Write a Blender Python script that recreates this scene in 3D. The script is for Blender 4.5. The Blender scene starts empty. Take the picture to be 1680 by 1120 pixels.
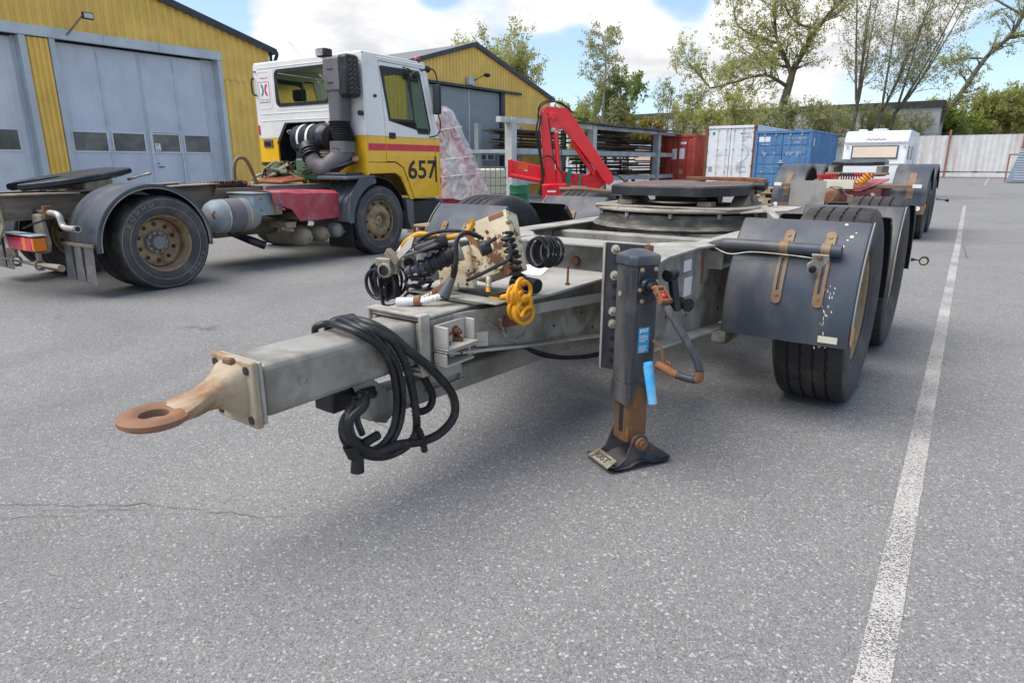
import bpy, bmesh, math, random
from math import sin, cos, pi, radians as R, sqrt
from mathutils import Vector as V, Matrix, noise as mnoise
import numpy as np
random.seed(7)
S = bpy.context.scene
COL = S.collection

# ---------------------------------------------------------------- camera
cd = bpy.data.cameras.new('camera'); cam = bpy.data.objects.new('camera', cd); COL.objects.link(cam)
cd.sensor_width = 36; cd.lens = 22.543; cd.clip_start = .05; cd.clip_end = 2000
cam.location = (0, 0, 1.35); cam.rotation_euler = (R(90-15.513), 0, R(35.889))
S.camera = cam

# ---------------------------------------------------------------- light
SUN_EL, SUN_AZ = 60.0, -136.0        # azimuth measured from +Y towards +X
S.view_settings.view_transform = 'Standard'; S.view_settings.look = 'None'
S.view_settings.gamma = 1; S.view_settings.use_curve_mapping = False
S.view_settings.exposure = 1.5
sl = bpy.data.lights.new('sun', 'SUN'); sun = bpy.data.objects.new('sun', sl); COL.objects.link(sun)
sl.energy = 1.5; sl.angle = R(54); sl.color = (1, .93, .84)
d = V((sin(R(SUN_AZ))*cos(R(SUN_EL)), cos(R(SUN_AZ))*cos(R(SUN_EL)), sin(R(SUN_EL))))
sun.rotation_euler = d.to_track_quat('Z', 'Y').to_euler(); sun.location = (0, 0, 30)

W = bpy.data.worlds.new('World'); S.world = W; W.use_nodes = True
nt = W.node_tree; N = nt.nodes; L = nt.links
for n in list(N): N.remove(n)
def nn(t, **k):
    n = N.new(t)
    for a, b in k.items(): setattr(n, a, b)
    return n
out = nn('ShaderNodeOutputWorld'); bg = nn('ShaderNodeBackground')
sky = nn('ShaderNodeTexSky', sky_type='NISHITA', sun_disc=False, sun_elevation=R(SUN_EL), sun_rotation=R(SUN_AZ), air_density=1.0, dust_density=.6, ozone_density=2.0)
tc = nn('ShaderNodeTexCoord')
def vm(op, a, b=None, s=None):
    n = nn('ShaderNodeVectorMath', operation=op); L.new(a, n.inputs[0])
    if b is not None:
        if isinstance(b, (tuple, list, V)): n.inputs[1].default_value = b
        else: L.new(b, n.inputs[1])
    if s is not None: n.inputs['Scale'].default_value = s
    return n
def mt(op, a, b=None, c=None, clamp=False):
    n = nn('ShaderNodeMath', operation=op, use_clamp=clamp)
    for i, q in enumerate((a, b, c)):
        if q is None: continue
        if isinstance(q, (int, float)): n.inputs[i].default_value = q
        else: L.new(q, n.inputs[i])
    return n.outputs[0]
sep = nn('ShaderNodeSeparateXYZ'); L.new(tc.outputs['Generated'], sep.inputs[0])
zc = mt('ADD', mt('MAXIMUM', sep.outputs[2], 0.0), .22)
cmb = nn('ShaderNodeCombineXYZ')
L.new(mt('DIVIDE', sep.outputs[0], zc), cmb.inputs[0]); L.new(mt('DIVIDE', sep.outputs[1], zc), cmb.inputs[1])
def wnoise(scale, det, rough, dist, off):
    ad = vm('ADD', cmb.outputs[0], off)
    n = nn('ShaderNodeTexNoise'); n.inputs['Scale'].default_value = scale; n.inputs['Detail'].default_value = det
    n.inputs['Roughness'].default_value = rough; n.inputs['Distortion'].default_value = dist
    L.new(ad.outputs[0], n.inputs['Vector']); return n.outputs['Fac']
n1 = wnoise(.75, 10, .56, .25, (3.1, 1.7, 0)); n2 = wnoise(1.7, 8, .55, .2, (9.3, -4.2, 0))
# cloud banks and open patches, as directions in the sky (azimuth from +Y towards +X, elevation, radius, weight)
banks = [(-54, 9.5, .07, .35), (-49.6, 9.6, .085, .38), (-45, 9.2, .07, .35), (-40.5, 9.8, .05, .2), (-32.9, 12.2, .055, .50), (-28, 12.6, .055, .48), (-24.7, 8.2, .034, .50), (-26.6, 7.6, .026, .40), (-32.3, 6.0, .016, .30),
         (-16, 8, .10, .32), (-9, 8, .12, .34), (-13, 13, .12, .3), (-4, 10, .08, .3), (4, 4, .06, .25), (-60, 26, .3, .15), (-20, 30, .3, .12),
         (-59.5, 11.2, .065, -.60), (-57.6, 7.4, .03, -.35), (-31.4, 7.8, .075, -.42), (-26, 4.8, .09, -.42), (-35.4, 5.0, .09, -.42), (-21.0, 9.6, .045, -.30), (-22, 13, .05, -.4), (-3.2, 4.9, .05, -.34), (.5, 7.0, .035, -.34), (-41.8, 13.2, .04, -.35), (-10, 4, .04, -.2)]

acc = mt('MULTIPLY_ADD', n1, 1.9, -.42)
for az, el, rad, wt in banks:
    c = V((sin(R(az))*cos(R(el)), cos(R(az))*cos(R(el)), sin(R(el))))
    dd = vm('DISTANCE', tc.outputs['Generated'], c).outputs['Value']
    m = nn('ShaderNodeMapRange', interpolation_type='SMOOTHSTEP')
    L.new(dd, m.inputs[0]); m.inputs[1].default_value = rad*1.25; m.inputs[2].default_value = rad*.15
    m.inputs[3].default_value = 0; m.inputs[4].default_value = wt*.75
    acc = mt('ADD', acc, m.outputs[0])
mask = nn('ShaderNodeMapRange', interpolation_type='SMOOTHSTEP'); L.new(acc, mask.inputs[0])
mask.inputs[1].default_value = .46; mask.inputs[2].default_value = .76
shade = nn('ShaderNodeValToRGB'); L.new(n2, shade.inputs[0])
e = shade.color_ramp.elements; e[0].position = .38; e[0].color = (.27, .275, .29, 1); e[1].position = .58; e[1].color = (.43, .425, .415, 1)
skm = nn('ShaderNodeMix', data_type='RGBA', blend_type='MULTIPLY'); skm.inputs['Factor'].default_value = 1
L.new(sky.outputs[0], skm.inputs['A']); skm.inputs['B'].default_value = (.072, .068, .066, 1)
# thin bright veil towards the horizon
veil = nn('ShaderNodeMapRange'); L.new(sep.outputs[2], veil.inputs[0]); veil.inputs[1].default_value = .0; veil.inputs[2].default_value = .35
veil.inputs[3].default_value = .42; veil.inputs[4].default_value = .10
vmx = nn('ShaderNodeMix', data_type='RGBA'); L.new(veil.outputs[0], vmx.inputs['Factor']); L.new(skm.outputs['Result'], vmx.inputs['A']); vmx.inputs['B'].default_value = (.21, .34, .47, 1)
fin = nn('ShaderNodeMix', data_type='RGBA'); L.new(mask.outputs[0], fin.inputs['Factor']); L.new(vmx.outputs['Result'], fin.inputs['A']); L.new(shade.outputs[0], fin.inputs['B'])
L.new(fin.outputs['Result'], bg.inputs['Color']); bg.inputs['Strength'].default_value = 1.0
L.new(bg.outputs[0], out.inputs[0])

# ---------------------------------------------------------------- materials
def mat(name, col, rough=.55, metal=0., dirt=None, damt=.5, dscale=3., rust=None, ramt=0., rscale=6., bump=.15, bscale=60., spec=.4, coat=0., var=.12, stretch=None, trans=0., alpha=1., wet=None, edge=None, ew=.004):
    """base colour + broad tonal drift + dirt film + rust/chip spots + fine bump, all from object coordinates"""
    m = bpy.data.materials.new(name); m.use_nodes = True
    t = m.node_tree; n = t.nodes; l = t.links; b = n['Principled BSDF']
    co = n.new('ShaderNodeTexCoord'); src = co.outputs['Object']
    if stretch:
        mp = n.new('ShaderNodeMapping'); mp.inputs['Scale'].default_value = stretch; l.new(src, mp.inputs[0]); src2 = mp.outputs[0]
    else: src2 = src
    def noi(sc, det, v=src, ro=.55, ds=.3):
        q = n.new('ShaderNodeTexNoise'); q.inputs['Scale'].default_value = sc; q.inputs['Detail'].default_value = det; q.inputs['Roughness'].default_value = ro
        q.inputs['Distortion'].default_value = ds; l.new(v, q.inputs['Vector']); return q.outputs['Fac']
    def mr(s, a, c, lo, hi):
        q = n.new('ShaderNodeMapRange'); q.interpolation_type = 'SMOOTHSTEP'; l.new(s, q.inputs[0]); q.inputs[1].default_value = a; q.inputs[2].default_value = c; q.inputs[3].default_value = lo; q.inputs[4].default_value = hi; return q.outputs[0]
    def mixc(f, a, c):
        q = n.new('ShaderNodeMix'); q.data_type = 'RGBA'; l.new(f, q.inputs['Factor'])
        for s, x in (('A', a), ('B', c)):
            if isinstance(x, tuple): q.inputs[s].default_value = (*x[:3], 1)
            else: l.new(x, q.inputs[s])
        return q.outputs['Result']
    dk = tuple(max(0, c*(1-var*2)) for c in col); lt = tuple(min(1, c*(1+var)) for c in col)
    big = noi(1.7, 6); c = mixc(mr(big, .3, .7, 0, 1), dk, lt)
    if dirt:
        dn = noi(dscale, 8, src2, .62); c = mixc(mr(dn, .62-damt*.35, .78-damt*.2, 0, min(1, .35+damt)), c, dirt)
    if rust:
        rn = noi(rscale, 9, src2, .68); eg_ = .74-ramt*.42; f = mr(rn, eg_, eg_+.035, 0, 1)
        rc = mixc(mr(noi(rscale*4, 5), .35, .65, 0, 1), rust, tuple(x*.55 for x in rust)); c = mixc(f, c, rc)
    if edge:      # worn corners: where the rounded normal leaves the true one
        bv = n.new('ShaderNodeBevel'); bv.samples = 4; bv.inputs['Radius'].default_value = ew; ge = n.new('ShaderNodeNewGeometry'); dp = n.new('ShaderNodeVectorMath'); dp.operation = 'DOT_PRODUCT'
        l.new(bv.outputs[0], dp.inputs[0]); l.new(ge.outputs['Normal'], dp.inputs[1]); f1 = mr(dp.outputs['Value'], .985, .90, 0, 1)
        mu = n.new('ShaderNodeMath'); mu.operation = 'MULTIPLY'; l.new(f1, mu.inputs[0]); l.new(mr(noi(28, 5), .42, .58, 0, .85), mu.inputs[1]); c = mixc(mu.outputs[0], c, edge)
    l.new(c, b.inputs['Base Color']) if not isinstance(c, tuple) else None
    l.new(mr(noi(5, 5), .3, .7, max(.03, rough-.12), min(1, rough+.12)), b.inputs['Roughness'])
    b.inputs['Metallic'].default_value = metal; b.inputs['Specular IOR Level'].default_value = spec; b.inputs['Coat Weight'].default_value = coat
    if trans: b.inputs['Transmission Weight'].default_value = trans
    if alpha < 1: b.inputs['Alpha'].default_value = alpha
    if bump:
        bn = n.new('ShaderNodeBump'); bn.inputs['Strength'].default_value = bump; bn.inputs['Distance'].default_value = .002
        l.new(noi(bscale, 4), bn.inputs['Height']); l.new(bn.outputs[0], b.inputs['Normal'])
    return m
RUST = (.27, .095, .03); GRIME = (.10, .082, .06); DUST = (.28, .245, .20)
K = {}
K['galv']   = mat('galvanised_steel', (.47, .455, .415), .55, .12, dirt=(.27, .245, .20), damt=.55, dscale=3.5, rust=RUST, ramt=.02, rscale=9, bump=.2, edge=(.30, .22, .15))
K['galvweb']= mat('dusty_grey_steel', (.36, .345, .31), .7, .05, dirt=(.17, .155, .13), damt=.6, dscale=6, rust=RUST, ramt=.05, rscale=14, bump=.25, bscale=150, edge=(.24, .17, .11))
K['bar']    = mat('worn_grey_paint', (.36, .35, .32), .42, .12, dirt=(.19, .17, .14), damt=.55, dscale=4, rust=RUST, ramt=.02, bump=.12, edge=(.16, .12, .085))
K['blacksteel'] = mat('black_painted_steel', (.022, .024, .030), .45, 0, dirt=(.09, .075, .06), damt=.35, dscale=7, rust=RUST, ramt=.06, rscale=12)
K['legblack'] = mat('slate_black_paint', (.035, .038, .048), .42, 0, dirt=(.13, .12, .115), damt=.55, dscale=5, stretch=(1,1,.4), rust=(.2, .09, .04), ramt=.05, rscale=9, edge=(.17, .13, .10), ew=.006)
K['rustleg'] = mat('rust_stained_steel', (.20, .10, .045), .75, .1, dirt=(.06, .07, .065), damt=.55, dscale=9, rust=(.33, .15, .03), ramt=.35, rscale=7, stretch=(1, 1, .35))
K['rust']   = mat('rust', (.24, .105, .05), .82, .1, dirt=(.12, .055, .03), damt=.5, dscale=9, bump=.5, bscale=120)
K['rustpale'] = mat('pale_rusty_iron', (.42, .35, .25), .75, .1, dirt=(.26, .13, .06), damt=.6, dscale=7, bump=.35, bscale=90, edge=(.42, .36, .28))
K['rusteye'] = mat('orange_rust', (.30, .14, .07), .78, .1, dirt=(.20, .12, .08), damt=.7, dscale=8, bump=.4, bscale=120)
K['cream']  = mat('chipped_cream_paint', (.60, .52, .36), .55, 0, dirt=(.42, .34, .20), damt=.5, dscale=9, rust=(.20, .085, .035), ramt=.42, rscale=11, edge=(.20, .09, .04))
K['straprust'] = mat('brown_strap_steel', (.24, .175, .115), .6, .2, dirt=(.22, .12, .06), damt=.6, dscale=12)
K['mud']    = mat('blue_grey_mudguard_plastic', (.050, .062, .084), .45, 0, dirt=(.13, .12, .11), damt=.48, dscale=3.0, bump=.25, bscale=220, stretch=(1, .6, .45))
K['mudblack'] = mat('black_mudguard_plastic', (.018, .02, .024), .5, 0, dirt=(.05, .045, .04), damt=.4)
K['tyre']   = mat('tyre_rubber', (.026, .026, .029), .72, 0, dirt=(.085, .078, .072), damt=.55, dscale=4, bump=.3, bscale=180, spec=.3)
K['tyregrey'] = mat('dusty_tyre_rubber', (.072, .073, .08), .8, 0, dirt=(.13, .12, .108), damt=.5, dscale=5, bump=.3, bscale=150, spec=.25)
K['tyrelet'] = mat('dusty_raised_lettering', (.17, .165, .155), .8, 0, bump=0)
K['tread']  = mat('worn_tread_rubber', (.032, .031, .032), .68, 0, dirt=(.085, .075, .068), damt=.5, dscale=4, bump=.25, bscale=200, spec=.3)
K['rim']    = mat('dusty_brown_rim', (.36, .27, .16), .6, .15, dirt=(.20, .12, .06), damt=.55, dscale=7, rust=RUST, ramt=.12, rscale=9)
K['hub']    = mat('dusty_hub_steel', (.40, .37, .31), .5, .2, dirt=(.22, .16, .10), damt=.5, dscale=14)
K['hubgrey'] = mat('grey_hub_cap', (.25, .25, .255), .6, .2, dirt=(.2, .17, .13), damt=.3, dscale=6)
K['bolt']   = mat('galvanised_bolt', (.55, .53, .45), .45, .5, dirt=RUST, damt=.3, dscale=20)
K['rubber'] = mat('black_rubber_hose', (.016, .017, .020), .42, 0, dirt=(.05, .048, .045), damt=.4, dscale=12, bump=.15)
K['yhose']  = mat('yellow_plastic_hose', (.80, .36, .015), .38, 0, dirt=(.50, .24, .03), damt=.3, dscale=15, bump=.1)
K['rhose']  = mat('red_plastic_hose', (.42, .02, .03), .4, 0)
K['orhose'] = mat('orange_plastic_hose', (.34, .10, .035), .4, 0, dirt=GRIME, damt=.4)
K['paper']  = mat('white_paper', (.80, .80, .84), .8, 0, var=.03, bump=.1)
K['bluelabel'] = mat('blue_label', (.015, .27, .50), .45, 0, dirt=(.2, .4, .55), damt=.2, dscale=30, bump=0)
K['bluetube'] = mat('sky_blue_plastic', (.03, .38, .74), .35, 0, dirt=(.35, .55, .68), damt=.45, dscale=6, bump=.1)
K['white']  = mat('white_truck_paint', (.80, .80, .78), .32, 0, dirt=(.62, .60, .56), damt=.15, dscale=2.5, spec=.5, coat=.2, var=.03, bump=.04)
K['yel']    = mat('yellow_truck_paint', (.88, .50, .022), .32, 0, dirt=(.55, .31, .04), damt=.3, dscale=2.5, rust=(.2, .09, .03), ramt=.02, rscale=12, spec=.5, coat=.2, var=.04, bump=.04)
K['redstripe'] = mat('red_stripe_paint', (.62, .03, .06), .35, 0, var=.05, bump=0)
K['black']  = mat('matt_black_plastic', (.016, .017, .019), .5, 0, dirt=(.05, .05, .05), damt=.35, dscale=5)
K['digits'] = mat('black_vinyl_lettering', (.022, .022, .02), .5, 0, bump=0)
K['greyplastic'] = mat('grey_intake_plastic', (.155, .15, .165), .6, 0, dirt=(.10, .09, .09), damt=.4, dscale=3, var=.1)
K['fendergrey'] = mat('slate_fender_plastic', (.085, .10, .125), .5, 0, dirt=(.15, .13, .12), damt=.5, dscale=4)
K['flapgrey'] = mat('dusty_grey_flap', (.13, .13, .135), .7, 0, dirt=(.24, .22, .19), damt=.6, dscale=4)
K['frame']  = mat('muddy_frame_steel', (.21, .185, .15), .8, .05, dirt=(.14, .10, .07), damt=.6, dscale=6, rust=(.17, .08, .045), ramt=.2, rscale=8, stretch=(1, .4, 1.6), edge=(.30, .25, .18), ew=.008)
K['mudsteel'] = mat('dust_caked_steel', (.32, .28, .215), .85, 0, dirt=(.19, .15, .11), damt=.6, dscale=7, rust=(.17, .07, .03), ramt=.12, rscale=10)
K['tankblue'] = mat('faded_blue_tank_paint', (.25, .31, .36), .6, .1, dirt=(.33, .28, .19), damt=.6, dscale=4, rust=(.14, .07, .035), ramt=.08, rscale=14)
K['tankdust'] = mat('dusty_air_tank', (.31, .265, .19), .7, .1, dirt=(.22, .17, .11), damt=.5, dscale=6)
K['redtarp'] = mat('faded_red_panel', (.42, .055, .075), .55, 0, dirt=(.40, .16, .16), damt=.5, dscale=3)
K['grease'] = mat('greasy_black_steel', (.026, .032, .046), .3, .3, dirt=(.10, .085, .07), damt=.3, dscale=8, rust=(.08, .05, .03), ramt=.2, rscale=10)
K['ring']   = mat('dirty_turntable_steel', (.085, .082, .078), .6, .2, dirt=(.25, .225, .18), damt=.55, dscale=5, stretch=(1, 1, 4))
K['ringlight'] = mat('dusty_grey_ring_steel', (.40, .37, .32), .7, .1, dirt=(.26, .22, .17), damt=.6, dscale=6)
K['fwtop']  = mat('rust_orange_plate_top', (.30, .13, .055), .65, .2, dirt=(.09, .09, .10), damt=.85, dscale=4)
K['redlamp'] = mat('red_lamp_lens', (.62, .03, .09), .2, 0, spec=.6, bump=0)
K['orlamp'] = mat('orange_lamp_lens', (.80, .22, .02), .2, 0, spec=.6, bump=0)
K['creamrefl'] = mat('cream_reflector', (.72, .70, .55), .4, 0, bump=0, var=.04)
K['chrome'] = mat('scuffed_grey_pipe', (.48, .47, .45), .4, .5, dirt=(.30, .27, .23), damt=.4, dscale=8)
K['yfacade'] = mat('ochre_corrugated_sheet', (.84, .56, .13), .5, 0, dirt=(.74, .48, .12), damt=.5, dscale=1.2, var=.06, stretch=(1, 1, .25), bump=.05)
K['roofdark'] = mat('dark_roof_trim', (.045, .052, .065), .5, .1, var=.1)
K['roofgrey'] = mat('grey_roofing', (.20, .20, .21), .8, 0, var=.08)
K['trimgrey'] = mat('pale_grey_trim', (.52, .58, .62), .5, .05, dirt=(.42, .46, .50), damt=.4, dscale=2, var=.06, stretch=(1, 1, .3))
K['gatepale'] = mat('pale_blue_grey_gate', (.56, .62, .71), .5, 0, dirt=(.48, .53, .61), damt=.45, dscale=1.3, var=.05, stretch=(1, 1, .2))
K['gatewhite'] = mat('light_gate_sheet', (.64, .68, .74), .5, 0, var=.05)
K['gategrey'] = mat('dull_grey_gate', (.26, .31, .345), .55, 0, dirt=(.26, .29, .30), damt=.4, dscale=1, var=.06, stretch=(1, 1, .2))
K['glassdark'] = mat('dark_window_glass', (.055, .065, .07), .12, 0, spec=.7, bump=0, dirt=(.12, .13, .12), damt=.5, dscale=1.5)
K['rackwhite'] = mat('pale_rack_paint', (.56, .58, .57), .6, 0, dirt=(.42, .42, .40), damt=.4, dscale=2)
K['rackgrey'] = mat('grey_rack_paint', (.38, .42, .45), .6, 0, dirt=(.27, .28, .27), damt=.4, dscale=2)
K['timber'] = mat('dark_weathered_timber', (.060, .048, .042), .85, 0, dirt=(.12, .07, .045), damt=.5, dscale=4)
K['plankbrown'] = mat('rusty_brown_steel_plate', (.16, .07, .045), .8, 0, dirt=(.07, .05, .045), damt=.5, dscale=4)
K['pallet'] = mat('pale_pallet_wood', (.48, .37, .24), .8, 0, dirt=(.28, .21, .14), damt=.5, dscale=6)
K['cred']   = mat('red_container_paint', (.46, .075, .055), .6, 0, dirt=(.30, .07, .05), damt=.5, dscale=1.5, rust=(.12, .04, .02), ramt=.05, rscale=4, edge=(.10, .04, .03), ew=.02)
K['credside'] = K['cred']
K['cwhite'] = mat('white_container_paint', (.82, .83, .84), .5, 0, dirt=(.62, .60, .55), damt=.4, dscale=1.5, rust=RUST, ramt=.06, rscale=4, var=.03)
K['cblue']  = mat('blue_container_paint', (.085, .215, .42), .55, 0, dirt=(.14, .25, .41), damt=.4, dscale=1.5, var=.08)
K['wlet']   = mat('white_lettering', (.52, .56, .62), .6, 0, bump=0)
K['glet']   = mat('grey_lettering', (.32, .36, .42), .6, 0, bump=0)
K['sticker'] = mat('white_sticker', (.80, .80, .80), .6, 0, bump=0, var=.03)
K['crane']  = mat('bright_red_crane_paint', (.74, .012, .022), .3, 0, spec=.5, coat=.3, var=.04, bump=.03, dirt=(.55, .02, .03), damt=.2)
K['maroon'] = mat('dark_red_paint', (.20, .02, .025), .5, 0)
K['green']  = mat('green_strap_webbing', (.01, .33, .22), .7, 0)
K['drumgreen'] = mat('green_drum_paint', (.012, .14, .07), .4, 0)
K['plasticwhite'] = mat('milky_tank_plastic', (.62, .62, .48), .45, 0, var=.05)
K['cage']   = mat('galvanised_cage', (.12, .125, .12), .5, .3)
K['caravan'] = mat('white_caravan_panel', (.78, .79, .80), .35, 0, dirt=(.68, .68, .66), damt=.3, dscale=1.5, spec=.5, var=.02, bump=0)
K['caravantop'] = mat('pale_blue_grey_caravan_shell', (.60, .66, .76), .35, 0, var=.02, bump=0)
K['blind']  = mat('beige_blind', (.72, .60, .48), .7, 0, bump=0, var=.03)
K['trailred'] = mat('faded_pink_red_paint', (.36, .085, .085), .6, 0, dirt=(.38, .20, .19), damt=.5, dscale=5, rust=RUST, ramt=.05)
K['fence']  = mat('stained_pale_fence_sheet', (.66, .66, .65), .6, 0, dirt=(.48, .42, .37), damt=.5, dscale=.8, var=.05, stretch=(1, 1, .12), rust=(.32, .12, .07), ramt=.05, rscale=2)
K['fencepost'] = mat('rusty_red_fence_post', (.34, .13, .10), .7, 0)
K['warehouse'] = mat('pale_warehouse_cladding', (.55, .57, .58), .6, 0, var=.05)
K['waretrim'] = mat('warehouse_dark_fascia', (.07, .07, .068), .6, 0)
K['bark']   = mat('grey_brown_bark', (.13, .105, .078), .9, 0, dirt=(.19, .185, .09), damt=.5, dscale=2, bump=.6, bscale=20)
K['birch']  = mat('pale_birch_bark', (.36, .34, .30), .8, 0, dirt=(.10, .09, .08), damt=.4, dscale=3)
K['twig']   = mat('brown_twigs', (.24, .205, .15), .9, 0, bump=0)
def leafmat(name, col, c2):
    m = mat(name, col, .6, 0, dirt=c2, damt=.8, dscale=.5, bump=0, var=.25, spec=.25)
    t = m.node_tree; n = t.nodes; l = t.links; b = n['Principled BSDF']
    tr = n.new('ShaderNodeBsdfTranslucent'); mx = n.new('ShaderNodeMixShader'); mx.inputs[0].default_value = .55
    l.new(b.inputs['Base Color'].links[0].from_socket, tr.inputs['Color'])
    o = n['Material Output']; l.new(b.outputs[0], mx.inputs[1]); l.new(tr.outputs[0], mx.inputs[2]); l.new(mx.outputs[0], o.inputs[0]); return m
K['leafy']  = leafmat('young_yellow_green_leaf', (.42, .44, .14), (.50, .50, .20))
K['leafo']  = leafmat('olive_bud', (.44, .43, .23), (.38, .40, .18))
K['leafg']  = leafmat('fresh_green_leaf', (.36, .44, .10), (.44, .50, .13))
K['leafd']  = leafmat('darker_green_leaf', (.26, .34, .11), (.32, .40, .12))
K['leafb']  = leafmat('orange_yellow_leaf', (.34, .24, .03), (.24, .22, .04))

# clear glass and plastic film
def glassmat(name, tint, a):
    m = bpy.data.materials.new(name); m.use_nodes = True; t = m.node_tree; n = t.nodes; l = t.links
    b = n['Principled BSDF']; tr = n.new('ShaderNodeBsdfTransparent'); tr.inputs[0].default_value = (*tint, 1)
    b.inputs['Base Color'].default_value = (.02, .03, .03, 1); b.inputs['Roughness'].default_value = .05
    mx = n.new('ShaderNodeMixShader'); mx.inputs[0].default_value = a
    l.new(tr.outputs[0], mx.inputs[1]); l.new(b.outputs[0], mx.inputs[2]); l.new(mx.outputs[0], n['Material Output'].inputs[0]); return m
K['cabglass'] = glassmat('cab_window_glass', (.86, .92, .80), .14)
def filmmat():
    m = mat('milky_plastic_wrap', (.78, .78, .80), .22, 0, spec=.7, bump=.0)
    t = m.node_tree; n = t.nodes; l = t.links; b = n['Principled BSDF']
    co = n.new('ShaderNodeTexCoord'); q = n.new('ShaderNodeTexNoise'); q.inputs['Scale'].default_value = 2.6; q.inputs['Detail'].default_value = 3; q.inputs['Distortion'].default_value = 3.5
    l.new(co.outputs['Object'], q.inputs['Vector']); bm = n.new('ShaderNodeBump'); bm.inputs['Strength'].default_value = .6; bm.inputs['Distance'].default_value = .04
    l.new(q.outputs['Fac'], bm.inputs['Height']); l.new(bm.outputs[0], b.inputs['Normal'])
    tr = n.new('ShaderNodeBsdfTransparent'); mx = n.new('ShaderNodeMixShader')
    r = n.new('ShaderNodeMapRange'); l.new(q.outputs['Fac'], r.inputs[0]); r.inputs[1].default_value = .35; r.inputs[2].default_value = .65; r.inputs[3].default_value = .30; r.inputs[4].default_value = .72
    l.new(r.outputs[0], mx.inputs[0]); l.new(tr.outputs[0], mx.inputs[1]); l.new(b.outputs[0], mx.inputs[2]); l.new(mx.outputs[0], n['Material Output'].inputs[0]); return m
K['film'] = filmmat()

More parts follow.
